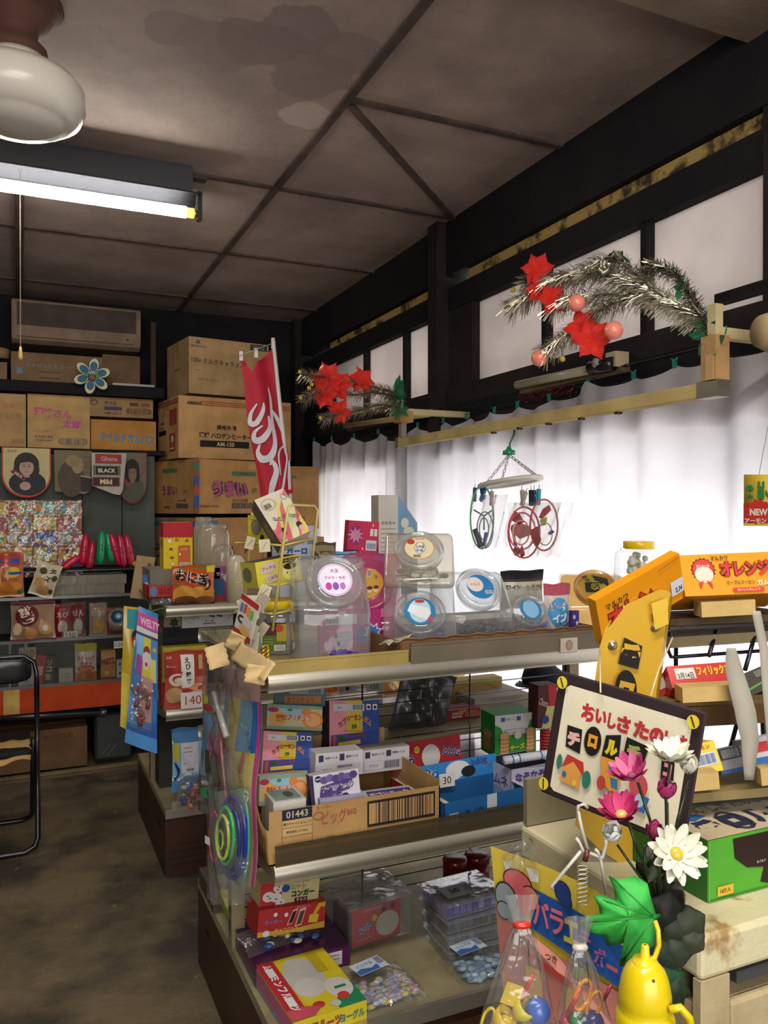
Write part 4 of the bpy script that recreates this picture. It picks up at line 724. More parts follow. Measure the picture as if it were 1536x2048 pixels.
fb('plastic_tub', 'dark square tub on the bottom deck of the rear shelf unit', 'tub', 3.42, 318, 420, 1420, 1600, .10, 'w#39362e', z0=.268)
pouch('snack_bag', 'pale blue dolphin snack pack on the rear bottom deck', 'snack bag', 3.24, 343, 412, 1458, 1562, .05, 'g#8ab0cc', [('r', 0, .78, 1, 1, '#4a80b0'), ('r', 0, .0, 1, .25, '#4a86bc'), ('p', [(0, .82), (.5, .74), (1, .84), (1, .80), (.5, .70), (0, .77)], '#e0e4ea'), ('p', [(0, .25), (.5, .34), (1, .24), (1, .20), (.4, .28), (0, .18)], '#dfe4ea'), ('r', .04, .5, .18, .78, '#c8b838'), ('r', .24, .30, .76, .78, '#c9c6cc'), ('k', [(.3, .7), (.7, .7)], .012, '#8a6a80'), ('k', [(.3, .64), (.7, .64)], .012, '#6a6a80'), ('k', [(.3, .58), (.7, .58)], .012, '#6a6a80'), ('k', [(.3, .52), (.7, .52)], .012, '#6a6a80'), ('k', [(.3, .46), (.7, .46)], .012, '#6a6a80'), ('b', .4, .34, .62, .38, '#333333'), ('p', [(.03, .48), (.1, .46), (.2, .38), (.2, .30), (.12, .22), (.03, .18), (.12, .20), (.14, .3), (.1, .38)], '#1c3c7a')], z0=.30, seed=9)
mb = MB(); rr = random.Random(2)
o = pouch_mesh(.15, .12, .10, 'bag', None, wob=.8, seed=22).build('wrapping'); 
cb = thing('candy_bag', 'crumpled cellophane bag of small blue and red sweets on the rear deck', 'candy bag', tuple(on('Y', 3.14, 352, 1612).xy)+(.27,)); o.parent = cb
for i in range(26):
    q = MB().ball((0, 0, 0), .012, rr.choice(['g#2c4a90', 'g#a83a28', 'g#c8b8b0', 'g#3a5ab0', 'g#c87830']), 5, (1.3, .8, .8)).build('sweet', cb, loc=(rr.uniform(.02, .13), rr.uniform(-.03, .03), rr.uniform(.012, .09)), rot=(rr.random()*3, rr.random()*3, 0))
tag(MB().box((0, 0, 0), (.085, .001, .035), 'clear_old').build('label_holder', loc=tuple(on('Y', 3.145, 344, 1640).xy)+(.262,)), 'clear label holder clipped on the rear deck edge', 'label holder')
# hanging toy packs at the end of the rear gondola
def hangpack(name, label, Y, corners, items, col, parts=None, top='g#c8408a', bulge=.012):
    """flexible printed pack: corners tl tr br bl in photo points on plane Y (Y may vary per corner)"""
    P = [on('Y', c[2] if len(c) > 2 else Y, c[0], c[1]) for c in corners]; o0 = P[0]
    nn = (P[1]-P[0]).cross(P[3]-P[0]).normalized(); nn = nn if nn.dot(P[0]-CAM) < 0 else -nn
    def S(u, v, l):
        a = P[0].lerp(P[1], u); b = P[3].lerp(P[2], u); p = b.lerp(a, v)-o0
        return tuple(p+nn*(l+bulge*sin(pi*u)*(.4+.6*sin(pi*v))+.004*sin(v*11+u*3)))
    t = thing(name, label, 'toy pack', tuple(o0)); mb = MB()
    mb.surf(lambda u, v: S(u, v, 0), 10, 24, col); asp = (P[1]-P[0]).length/(P[0]-P[3]).length
    mb.art(S, items, asp, .0005, sub=8); mb.build('printed_card', t, solid=0)
    return t, S, asp
t, S, asp = hangpack('toy_pack', 'gold foil toy pack hanging behind the long blue one', 3.10, [(248, 1212), (282, 1215), (276, 1470), (240, 1452)], [('r', .2, .82, 1, .98, '#2a8a94'), ('e', .72, .75, .25, .07, '#1c2450'), ('e', .70, .72, .2, .05, '#b0302c'), ('e', .68, .71, .1, .03, '#d8c8b8'), ('r', 0, .0, .9, .45, '#c8b440')], 'g#b89c2c')
t, S, asp = hangpack('toy_pack', 'long blue pack of cola candy bottles hanging on the rear shelf end', 3.04, [(278, 1212), (316, 1228), (314, 1507), (249, 1484)], [('r', 0, .86, 1, .96, '#c04a8c'), ('t', .6, .905, .055, 'WELTY', '#d8b8cc', .95, .04), ('r', 0, .82, 1, .855, '#c8c8b8'), ('r', 0, .80, 1, .82, '#3a3a70'), ('r', .08, .55, .35, .8, '#7ab0cc'), ('r', .35, .52, .68, .8, '#c8b83c'), ('r', .68, .66, 1, .8, '#4a80b8'), ('r', .1, .52, .35, .66, '#9a4a8c'), ('r', .68, .50, .92, .66, '#c8c070'), ('r', .35, .2, .8, .52, '#c09090'), ('r', .8, .14, 1, .5, '#2c60a8'), ('r', 0, .0, 1, .14, '#4a8ac8'), ('r', .0, .10, 1, .15, '#2858a0'), ('e', .5, .70, .15, .04, '#8a3028'), ('e', .52, .65, .20, .05, '#c8c0b8'), ('e', .48, .60, .12, .03, '#c8c0b8'), ('e', .5, .61, .06, .015, '#b8282c'), ('s', .84, .73, .022, 5, .4, '#c8b840'), ('e', .88, .3, .08, .1, '#2c7ac0')], 'g#3a78b8')
rr = random.Random(5)
for i in range(12):
    p = Vector(S(rr.uniform(.15, .6), rr.uniform(.17, .42), .010+.012*(i % 3))); a = rr.uniform(-.6, .6)
    bt = MB().lathe([(.001, 0), (.007, 0), (.0075, .012), (.006, .022), (.0035, .032), (.0033, .038)], 'g#7c3428', 10).build('candy_bottle', t, loc=p, rot=(0, a, 0)); MB().lathe([(.0038, .036), (.0038, .044), (.001, .0445)], 'g#d8d4cc', 8).build('cap', bt)
MB().surf(lambda u, v: Vector(S(.06+.7*u, .14+.38*v, .034)), 10, 12, 'bag').build('plastic_pouch', t)
MB().tube([S(.5, 1, 0), tuple(Vector(S(.5, 1, 0))+Vector((.006, .01, .022))), S(.62, 1, 0), tuple(Vector((.51, 3.13, 1.045))-t.location)], .0015, 'g#5aa040', 6).build('string', t)
# boxes at the back of the rear gondola behind the wire rack
fb('candy_box', 'white and yellow candy box peeping out behind the wire rack', 'box', 3.34, 585, 634, 1052, 1100, .1, '#bcc8d4', [('r', 0, .0, .5, 1, '#b8a83c'), ('e', .75, .3, .2, .2, '#5a8ab8')], z0=1.22)
fb('candy_box', 'white box with pale blue waves and lettering behind the wire rack', 'box', 3.30, 560, 634, 1090, 1180, .12, '#c4ccd6', [('t', .45, .88, .14, 'ボーロ', '#2a5a98', .6, .06), ('e', .7, .66, .2, .10, '#5a8ab8'), ('r', 0, .52, 1, .6, '#8fb0cc'), ('e', .72, .3, .16, .1, '#b8b0ae')], z0=Z2)
fb('candy_box', 'tall pink-red flower patterned box standing on the rear shelf', 'box', 3.2, 688, 745, 1040, 1150, .10, '#c0284c', [('e', .25, .8, .22, .14, '#8a2a70'), ('s', .25, .8, .12, 9, .5, '#d08098'), ('e', .35, .4, .2, .14, '#8a2a70'), ('s', .35, .4, .12, 9, .5, '#d08098'), ('e', .72, .38, .18, .12, '#7a2460'), ('s', .75, .35, .09, 9, .5, '#d08098'), ('r', 0, .58, .4, .6, '#2a2050'), ('r', .6, .60, .95, .74, '#c8ccd4'), ('b', .64, .62, .92, .7, '#2c4a80'), ('r', .72, .80, .82, .9, '#d8d0d0'), ('r', .85, .80, .95, .9, '#d8d0d0'), ('e', .8, .95, .03, .02, '#e0a0a8'), ('e', .5, .62, .03, .02, '#e0a0a8'), ('t', .3, .2, .1, 'サクラ', '#d8a0b0', .5)], z0=1.06, ry=4, rz=-12)
a0 = fb('palm_box', 'white house-shaped box with a palm beach picture on its right side', 'box', 3.22, 757, 795, 990, 1110, .001, '#b8b4aa', [], z0=1.06)
bpy.data.objects.remove(a0)
A = on('Y', 3.2, 757, 1110); B = on('Y', 3.2, 794, 1110); w = B.x-A.x; H = on('Y', 3.2, 757, 990).z-1.043; A.z = 1.043
mb = MB().box((0, 0, 0), (w, .12, H), '#bcb6aa'); dl = .125
vs = [(w, 0, 0), (w+.085, -.01, 0), (w+.085, -.01, H*.72), (w, 0, H), (w, .12, 0), (w+.085, .11, 0), (w+.085, .11, H*.72), (w, .12, H)]
mb.add(vs, [(0, 1, 2, 3), (1, 5, 6, 2), (3, 2, 6, 7), (5, 4, 7, 6)], '#6f8fae')
S = lambda u, v, l: (w+.085*u, -.01*u-l, H*v)
mb.art(S, [('p', [(0, 0), (1, 0), (1, .32), (0, .32)], '#7a7a80'), ('p', [(0, .32), (1, .32), (1, .40), (0, .42)], '#9aa0a0'), ('e', .35, .72, .2, .05, '#c8c8b8'), ('e', .55, .64, .28, .04, '#c0c0b0'), ('e', .35, .58, .25, .03, '#c4c2b2'), ('k', [(.68, .2), (.66, .5)], .05, '#2f5a72')]+[('k', [(.66, .52), (.66+.28*cos(x), .50+.09*sin(x)-.02)], .028, '#2f6278') for x in (0, .5, 1.1, 2.0, 2.6, 3.1, 3.5, -.4)], .7)
mb.art(lambda u, v, l: (w*u, -l, H*v), [('t', .5, .72, .035, 'おもちゃ', '#3a3a3a', .8)]+[('k', [(.12, .66-.045*i), (.88-.1*(i % 3), .66-.045*i)], .006, '#6a6862') for i in range(12)], w/H)
tag(mb.build('palm_box', loc=A, rot=(0, 0, R(-8))), 'white house-shaped box with a palm beach picture on its right side', 'box')
for i, (x0, x1, yt, c, c2, lab) in enumerate(((625, 672, 1085, 'g#4a4236', '#8a7a50', 'dark snack packet behind the purple-lid jar'), (640, 712, 1104, 'g#7aa4c4', '#2f6aa0', 'light blue snack packet lying before the flower box'), (748, 775, 1108, 'g#3a3560', '#8a88a8', 'navy patterned packet beside the palm box'), (585, 625, 1120, 'g#b8b4ae', '#a8a49c', 'white packet at the right foot of the wire rack'))):
    pouch('snack_bag', lab, 'snack bag', 3.12+.02*i, x0, x1, yt, 1190, .05, c, [('e', .5, .7, .3, .14, c2), ('r', .1, .85, .9, .95, c2)], z0=Z2, seed=30+i)
# ================================================================ goods on the near gondola
ZM1 = .631; ZD = .263
GY = 1.75
guard('grey-brown price rail along the right of the top shelf, in front of the jar tray', GY, on('Y', GY, 822, 1320).x, 1.45, Z1+.002, .05, 'w#6e6454')
guard('golden translucent price rail at the left of the top shelf', GY+.002, on('Y', GY, 535, 1330).x, on('Y', GY, 818, 1320).x, Z1+.002, .036, 'w#a08a50')
guard('dark translucent price rail along the middle shelf front', 1.70, .505, 1.40, ZM1+.006, .045)
tg = thing('gold_knot', 'twist of gold foil ribbon at the left end of the price rail', 'ribbon', tuple(on('Y', GY-.01, 530, 1322)))
for i in range(4): MB().tube([(.008*cos(a), .004*sin(a*2), .008*sin(a)) for a in [2*pi*j/14 for j in range(14)]], .0022, 'm#d8a838', 6, True).build('loop', tg, loc=(0, 0, .009*i))
# cardboard tray with brown torn edges
x0 = on('Y', 1.78, 800, 1290).x; x1 = on('Y', 1.78, 1205, 1270).x
ty = thing('cardboard_tray', 'shallow cardboard tray with torn brown edges holding the clear jars', 'tray', (x0, 1.768, Z1))
W = x1-x0
MB().box((0, 0, 0), (W, .30, .0015), 'w#8a6844').build('tray_floor', ty)
for a_, b_ in (((0, 0, .001), (W, .004, .058)), ((0, .296, .001), (W, .30, .05)), ((-.002, .004, .001), (.002, .296, .054)), ((W-.002, .004, .001), (W+.002, .296, .05))): MB().box(a_, b_, 'w#7d5a3c').build('tray_wall', ty)
MB().surf(lambda u, v: (W*u, .002-.008*v, .056+.006*v+.003*sin(u*60)*v), 60, 2, 'w#8f6a46').build('torn_edge', ty, solid=.0015)
mb = MB().box((0, 0, 0), (.055, .0012, .038), '#b8ab98'); mb.art(S_front(.055, .038), [('e', .5, .5, .2, .35, '#9a8468'), ('o', .5, .5, .2, .35, .15, '#7a6048')], 1.4)
tag(mb.build('price_card', loc=tuple(on('Y', GY-.004, 1121, 1306))), 'pale card with brown bear face on the right of the price rail', 'price card')
# wrapped candies in the tray and between jars
def candy(p, rz, col='g#4a2f90'):
    o = MB().lathe([(.012, -.020), (.003, -.011), (.009, -.006), (.010, 0), (.009, .006), (.003, .011), (.012, .020)], col, 8).build('wrapped_candy', loc=p, rot=(R(90), rr.uniform(-.4, .4), rz)); return o
rr = random.Random(12)
for i in range(13):
    px = [612, 622, 640, 662, 672, 684, 696, 706, 716, 690, 700, 678, 724][i]; Y = 1.79-.004*(i % 3)
    p = on('Y', Y, px, 1300); z = Z1+.012+(.018 if i in (9, 10, 11) else 0)
    tag(candy((p.x, Y, z), rr.uniform(0, 3), rr.choice(['g#4a2f90', 'g#5a44a0', 'g#3c2878'])), 'purple twist-wrapped candy lying behind the golden price rail', 'candy', 'purple wrapped candies on the top shelf')
for nm, px, Y, n, c in (('purple', 850, 1.92, 30, ['g#4a3f70', 'g#6a5f98', 'g#8a86a0']), ('dark', 965, 1.94, 26, ['g#39363f', 'g#55505f', 'g#2b2b33']), ('violet', 1072, 1.885, 20, ['g#4a3a78', 'g#6a5aa0', 'g#3a3648'])):
    p = on('Y', Y, px, 1260); mb = MB()
    for i in range(n*3): mb.ball((rr.uniform(-.05, .05)*(.6 if nm == 'violet' else 1), rr.uniform(-.045, .045), rr.uniform(.01, .05)), .011, rr.choice(c), 5, (1.2, .9, .7))
    tag(mb.build('wrapped_sweets', loc=(p.x, Y, Z1+.003)), {'purple': 'heap of purple wrapped sweets inside the lower clear jar', 'dark': 'heap of dark wrapped sweets inside the wide middle jar', 'violet': 'heap of violet wrapped sweets inside the small clear jar'}[nm], 'sweets', kind='stuff')
p = on('Y', 1.925, 840, 1150); mb = MB()
for i in range(60): mb.ball((rr.uniform(-.06, .06), rr.uniform(-.04, .04), rr.uniform(.01, .04)), .010, rr.choice(['g#c8c6c0', 'g#a8a8a4', 'g#5a5a5c', 'g#dcdad4']), 5, (1.3, .9, .7))
tag(mb.build('wrapped_sweets', loc=(p.x, 1.925, zt+.003)), 'heap of white and grey wrapped sweets inside the upper milk candy jar', 'sweets', kind='stuff')
YJ = Vector((on('Y', 1.80, 1277, 1200).x, 1.80, on('Y', 1.80, 1277, 1082).z-.135)); p = YJ+Vector((0, 0, .005)); mb = MB()
for i in range(70):
    a = rr.uniform(0, 6.3); q = rr.uniform(.005, .030); mb.ball((q*cos(a), q*sin(a), rr.uniform(.01, .09)), .009, rr.choice(['g#b8b8a8', 'g#a89a30', 'g#d0ccb8', 'g#7c8468']), 5)
tag(mb.build('wrapped_sweets', loc=p), 'pale and yellow wrapped sweets filling the far yellow lidded jar', 'sweets', kind='stuff')
tag(BX((YJ.x-.06, 1.76, Z1), (YJ.x+.06, 1.87, YJ.z-.001), 'w#8a7050').build('carton_stand'), 'brown carton under the far yellow lidded jar', 'box')
pouch('snack_bag', 'white snack pack with black top band behind the small clear jar', 'snack bag', 2.10, 1000, 1087, 1142, 1215, .05, 'g#b8b4a4', [('r', 0, .78, 1, 1, '#0f0d0d'), ('r', .0, .72, 1, .78, '#3a3226'), ('t', .22, .58, .12, 'ワイン', '#1a1614', .3, .04), ('e', .52, .55, .05, .08, '#8a7a3a'), ('e', .66, .55, .05, .08, '#8a7a3a'), ('e', .8, .55, .05, .08, '#8a7a3a'), ('e', .93, .55, .05, .08, '#8a7a3a')], z0=1.11, seed=41)
pouch('snack_bag', 'clear pack with blue and red soda lettering right of the small jar', 'snack bag', 1.90, 1086, 1140, 1168, 1262, .045, 'g#c2b8b4', [('r', 0, .8, 1, 1, '#a84858'), ('e', .45, .5, .36, .26, '#4a90c0'), ('t', .42, .60, .18, 'ソーダ', '#d8e0e8', .6, .06), ('t', .42, .60, .17, 'ソーダ', '#c04a4c', .6, .01), ('t', .45, .40, .16, 'イプ', '#d8e4ee', .5, .05), ('k', [(.3, .26), (.5, .3), (.7, .24), (.9, .3)], .02, '#2a2a2a'), ('r', .4, 0, .8, .2, '#3c2c78')], z0=Z1+.004, seed=42)
fb('candy_box', 'magenta printed box with blue splash lettering behind the purple-lid jar', 'box', 1.975, 640, 762, 1225, 1288, .02, '#a8286c', [('r', .08, .68, .6, .92, '#b8b4bc'), ('b', .1, .72, .3, .9, '#4a4a50'), ('e', .36, .3, .1, .2, '#4a1a4c'), ('e', .44, .36, .08, .16, '#4a1a4c'), ('e', .3, .36, .07, .14, '#4a1a4c'), ('s', .72, .4, .3, 9, .6, '#2c6aa8'), ('s', .86, .45, .25, 8, .6, '#d8d8e0'), ('s', .86, .45, .2, 8, .6, '#2c70b0')], z0=Z1)
# ---- wire rack with boxes
rk = thing('wire_rack', 'cream painted wire rack crammed with yellow candy boxes on the top shelf', 'rack', (0, 0, 0))
def W3(px, py, d): return at(px, py, d)
yw = 'g#c2ad62'
lL = [W3(486, 1262, 2.3), W3(503, 1040, 2.3), W3(506, 1018, 2.3), W3(512, 1014, 2.32), W3(528, 1015, 2.42), W3(533, 1022, 2.43), W3(520, 1240, 2.43)]
lR = [W3(545, 1262, 2.02), W3(574, 1030, 2.02), W3(578, 1013, 2.02), W3(586, 1010, 2.04), W3(628, 1011, 2.16), W3(635, 1020, 2.17), W3(612, 1240, 2.17)]
MB().tube(lL, .0038, yw, 8).build('side_frame', rk); MB().tube(lR, .0038, yw, 8).build('side_frame', rk)
for z, nm in ((1085, 'upper_shelf'), (1165, 'lower_shelf'), (1222, 'base_shelf')):
    mb = MB(); A = W3(494-(z-1085)*.06, z, 2.28); B = W3(566-(z-1085)*.13, z+6, 2.02); C = W3(628-(z-1085)*.1, z-8, 2.16); D = W3(524, z-6, 2.42)
    for k in range(6): mb.tube([A.lerp(B, k/5), D.lerp(C, k/5)], .0018, yw, 6)
    mb.tube([A, B, C, D], .003, yw, 6, True).tube([W3(470, z, 2.26), A], .002, yw, 6); mb.build(nm, rk)
o = box3('candy_box', 'white candy box with red diagonal flap, tilted on top of the wire rack', 'box', at(563, 1088, 2.06), at(621, 1062, 2.10), at(531, 991, 2.12), .055, '#c8bda8', [('p', [(.0, 0), (0, .3), (.1, .3), (.98, .98), (1, .6), (1, 0)], '#d06068'), ('p', [(.1, 0), (.22, 0), (.66, .88), (.54, .8)], '#c8c060'), ('p', [(.4, 0), (.62, 0), (1, .6), (1, .75), (.8, .92)], '#c8c8a0'), ('p', [(.70, 0), (.95, 0), (1, .1), (1, .45)], '#c8b860'), ('t', .36, .45, .3, 'さくら', '#2a4a6a', .12, .04, 62), ('t', .66, .45, .3, 'だいこん', '#2a6a5a', .12, .04, 62), ('e', .16, .12, .12, .08, '#c87888'), ('e', .28, .2, .06, .08, '#26201e'), ('e', .8, .2, .09, .07, '#26201e'), ('e', .82, .13, .08, .06, '#d098a0'), ('o', .86, .84, .1, .07, .2, '#8a9a9a'), ('o', .3, .8, .22, .12, .06, '#8a8478'), ('b', .14, .72, .36, .82, '#2a2624')], left=[('r', 0, 0, 1, 1, '#6a6250'), ('e', .5, .4, .3, .2, '#8a7a60')])
bx = box3('candy_box', 'yellow smiling-face box standing at the upper left of the wire rack', 'box', at(497, 1092, 2.26), at(530, 1094, 2.22), at(492, 1030, 2.26), .05, '#c0b428', [('e', .5, .62, .3, .26, '#6a6456'), ('e', .5, .60, .24, .2, '#7a7464'), ('e', .85, .3, .12, .1, '#2a2418'), ('r', .1, .86, .6, 1, '#b8a850')])
bx = box3('candy_box', 'yellow caramel cake box with round smiling face in the wire rack', 'box', at(517, 1177, 2.06), at(604, 1158, 2.14), at(513, 1125, 2.06), .08, '#c4b838', [('r', .60, .78, .98, .94, '#1c1612'), ('t', .79, .86, .1, '110+ぷちプチ', '#c8b888', .34), ('e', .76, .40, .19, .36, '#d8cc7c'), ('e', .76, .62, .15, .13, '#2a1c14'), ('e', .68, .38, .015, .035, '#1c1410'), ('e', .84, .38, .015, .035, '#1c1410'), ('o', .76, .28, .04, .05, .4, '#5a3020'), ('p', [(.08, .5), (.42, .55), (.48, .8), (.34, .95), (.12, .82)], '#c0a8a0'), ('t', .27, .70, .16, 'プッチョ', '#5a3a48', .3, .02, 6), ('p', [(.2, .1), (.46, .16), (.5, .4), (.3, .5), (.15, .35)], '#b8a894'), ('t', .33, .3, .14, 'こみち', '#5a3a48', .26, .02, 10)], left=[('r', 0, 0, 1, 1, '#b8ac3c'), ('e', .4, .5, .3, .3, '#6a6456')], mats={'top': '#4a3224'})
MB
for i, (x, y, d, w, h, a, lab) in enumerate(((497, 1068, 2.2, .024, .034, 14, 'cream price slip clipped at the left of the wire rack'), (530, 1074, 2.05, .028, .032, -4, 'cream price slip hooked in the middle of the wire rack'), (524, 1168, 2.0, .028, .036, 20, 'cream price slip hanging low in front of the wire rack'))):
    mb = MB().box((-w/2, 0, 0), (w/2, .001, h), '#c0b698'); mb.art(lambda u, v, l: ((u-.5)*w, -l, v*h), [('k', [(.3, .2), (.7, .8)], .06, '#8a8270')], w/h); tag(mb.build('price_slip', loc=at(x, y+30, d), rot=(0, R(a), R(-20))), lab, 'price card')
o = box3('picture_card', 'white and red card with ramune bottles, leaning in front of the wire rack', 'card', at(466, 1262, 1.86), at(500, 1290, 1.80), at(477, 1180, 1.86), .0015, '#c8c0b4', [('r', 0, .86, 1, 1, '#a8282c'), ('r', .02, .0, .98, .14, '#a83028'), ('r', .1, .58, .25, .8, '#4a70a0'), ('r', .3, .6, .45, .82, '#b84a3a'), ('r', .5, .58, .64, .8, '#d08030'), ('r', .68, .56, .84, .78, '#6aa040'), ('e', .3, .42, .2, .1, '#3a3030'), ('e', .3, .42, .08, .04, '#c8c0b8'), ('e', .62, .42, .26, .14, '#b8b4b0'), ('e', .6, .22, .3, .12, '#c8a060')])
mb = MB(); rr = random.Random(8)
for i in range(16):
    T = Matrix.Translation(at(rr.uniform(486, 520), rr.uniform(1196, 1300), rr.uniform(1.86, 1.98))) @ Matrix.Rotation(rr.uniform(-1, 1), 4, 'Y') @ Matrix.Rotation(rr.uniform(-.5, .5), 4, 'X')
    o = MB().box((-.014, 0, -.03), (.014, .001, .03), rr.choice(['#b8ae98', '#8a8272', '#4a443c', '#a89c84']), T); o = o.build('paper_slip')
    tag(o, 'worn paper price slip stuck between wire rack and yellow lidded jar', 'price card', 'loose price slips at the shelf end')
# ---- middle shelf
YC = 1.722
A = on('Y', YC, 538, 1740); B = on('Y', YC, 880, 1690); CW = B.x-A.x; CH = on('Y', YC, 541, 1626).z-ZM1; CD = .33
dc = thing('display_carton', 'low open cardboard carton printed 01443 on the middle shelf', 'display carton', (A.x, YC, ZM1+.001))
mb = MB().box((0, 0, 0), (CW, CD, .003), 'w#8f6a42'); K_ = 'w#b18a58'
mb.box((0, 0, 0), (CW, .003, CH), K_).box((CW-.003, 0, 0), (CW, CD, CH+.012), K_).box((0, CD-.003, 0), (CW, CD, CH+.06), K_)
mb.art(S_front(CW, CH), [('r', .07, .80, .235, 1, '#1c2038'), ('t', .152, .9, .13, '01443', '#b8a888', .14), ('r', .07, .5, .235, .80, '#b89864'), ('o', .152, .52, .0, .0, 0, '#000000')] + [('k', [(.07, .28), (.07, .8)], .006, '#2a2018'), ('k', [(.235, .28), (.235, .8)], .006, '#2a2018'), ('k', [(.07, .66), (.235, .66)], .006, '#2a2018'), ('k', [(.07, .5), (.235, .5)], .006, '#2a2018'), ('t', .152, .73, .055, '箱ウファインとんこつ', '#2a2018', .15), ('t', .152, .58, .05, '株式会社 いいもん', '#3a3024', .14), ('t', .30, .95, .07, 'スーパー', '#a8503c', .1), ('t', .36, .74, .26, 'ビッグ', '#a8483a', .14, .0), ('o', .27, .8, .03, .08, .2, '#a8503c'), ('t', .46, .78, .1, 'BIG', '#a8604a', .07), ('r', .55, .42, .965, .92, '#221c1c'), ('r', .56, .47, .955, .87, '#b18a58'), ('b', .60, .47, .94, .87, '#3a3030'), ('o', .34, .22, .06, .16, .06, '#2c2420'), ('t', .34, .22, .14, 'BS', '#2c2420', .07)], CW/CH, .0004)
mb.build('body', dc)
MB().surf(lambda u, v: (-.001-.004*sin(u*9)*v, CD*u, CH*(.05+.95*v)-(.03*max(0, sin(u*8+1))+.05*(1-u)*.3)*v), 24, 3, K_).build('torn_side', dc, solid=.002)
mikan = [('r', 0, .86, 1, 1, '#7c9484'), ('r', 0, 0, 1, .14, '#7c9484'), ('r', 0, .62, .7, .86, '#8ab0c4'), ('e', .2, .45, .16, .3, '#c89a50'), ('e', .10, .78, .10, .1, '#a8283a'), ('e', .82, .42, .19, .34, '#c87838'), ('e', .82, .42, .15, .27, '#d89a60'), ('e', .70, .74, .09, .14, '#c87838'), ('e', .4, .80, .05, .06, '#3a7a4c'), ('t', .22, .52, .16, '国都', '#a8302c', .16), ('t', .22, .36, .1, 'みかん', '#a8302c', .16), ('t', .52, .5, .24, 'ガブリチュウ', '#d8d0c0', .54, .10), ('t', .52, .5, .23, 'ガブリチュウ', '#a8302c', .52, .03)]
gumf = [('r', 0, 0, .34, 1, '#c8828c'), ('r', .34, 0, .66, 1, '#c0a83c'), ('r', .66, 0, 1, 1, '#2a4690'), ('r', .08, .80, .7, .93, '#b8b4b4'), ('b', .46, .82, .67, .92, '#3a3a3a'), ('t', .2, .865, .05, '20入', '#3a3a3a', .2), ('r', .74, .82, .83, .93, '#d0ccd0'), ('r', .87, .82, .96, .93, '#d0ccd0'), ('e', .785, .87, .03, .03, '#202020'), ('e', .915, .87, .03, .03, '#202020'), ('r', .34, .38, .62, .66, '#b89c28'), ('t', .28, .60, .11, 'カブリ', '#8a2424', .26, .05, 32), ('t', .52, .68, .11, 'ーセン', '#8a2424', .24, .05, -4), ('t', .76, .60, .11, 'ガム', '#c87830', .2, .05, -38), ('t', .48, .50, .09, '39', '#1c4a24', .14, .05), ('k', [(.26, .42), (.7, .42)], .01, '#7a6020'), ('p', [(.02, .06), (.96, .20), (.96, .42), (.02, .34)], '#2c3c80'), ('p', [(.05, .06), (.12, .07), (.12, .33), (.05, .32)], '#a8402c'), ('t', .45, .32, .09, 'カブリーセン', '#8a2a24', .5, .05, 5), ('e', .22, .28, .07, .05, '#1c4a2c'), ('p', [(.16, .12), (.6, .18), (.6, .26), (.16, .2)], '#c8a83c'), ('t', .78, .12, .06, 'グレープ味', '#b8c0d8', .24)]
up_ = box3('gum_box', 'orange picture gum box at the top left, its grey lid raised behind', 'gum box', on('Y',1.98,533,1458), on('Y',1.985,644,1462), on('Y',2.0,540,1408), .04, '#b8ac84', mikan)
lf_ = box3('back_flap', 'grey-blue raised flap', 'x', on('Y',2.045,547,1412), on('Y',2.045,652,1412), on('Y',2.06,553,1364), .003, '#5c6a70', [('r', .2, .1, .9, .42, '#a87848'), ('t', .5, .26, .2, 'ガブリチュウ', '#7a3a34', .6), ('r', .3, .5, .95, .8, '#8a98a4'), ('b', .66, .52, .9, .78, '#3c4c60')])
del lf_['category']; mi_ = up_.matrix_basis.inverted(); lf_.parent = up_; lf_.matrix_parent_inverse = mi_
box3('gum_box', 'pink yellow and blue gum box in the left column, under the orange picture box', 'gum box', on('Y',1.90,522,1552), on('Y',1.905,622,1554), on('Y',1.93,530,1462), .04, '#c8828c', gumf)
box3('gum_box', 'orange picture gum box low in the left column above the carton', 'gum box', on('Y',1.83,518,1612), on('Y',1.835,614,1602), on('Y',1.84,521,1552), .03, '#b8ac84', mikan)
fb('gum_box', 'flat opened orange gum box lying in the left end of the carton', 'gum box', 1.76, 547, 612, 1606, 1640, .10, '#c8c2b8', [], top=[('r', .1, .1, .9, .9, '#7c9488'), ('e', .6, .4, .15, .2, '#5a4a40')], z0=ZM1+.02)
box3('gum_box', 'larger pink yellow and blue gum box standing behind the white boxes', 'gum box', on('Y',1.985,659,1508), on('Y',1.985,759,1505), on('Y',2.02,665,1401), .06, '#c8828c', gumf, left=[('r', 0, 0, 1, 1, '#2c2624')])
wb = [('r', .03, .1, .97, .5, '#aaa8ac'), ('r', .04, .12, .44, .48, '#bcb8bc'), ('t', .24, .3, .14, 'ガブリチュウ', '#3a3a3a', .18), ('b', .46, .14, .78, .46, '#3a3a48'), ('r', .06, .66, .16, .92, '#2c3048'), ('r', .5, .66, .6, .92, '#2c3048'), ('t', .32, .8, .1, '食品をつくる', '#4a4a5a', .26), ('t', .76, .8, .1, '環境をつくる', '#4a4a5a', .26)]
box3('gum_box', 'white gum box back with barcode and blue icons, left of the pair', 'gum box', on('Y',1.87,630,1558), on('Y',1.87,724,1548), on('Y',1.87,632,1508), .05, '#bdb9bd', wb)
box3('gum_box', 'white gum box back with barcode and blue icons, next to the red dog box', 'gum box', on('Y',1.93,724,1548), on('Y',1.93,818,1536), on('Y',1.93,724,1502), .05, '#bdb9bd', wb, mats={'top': '#98948c'})
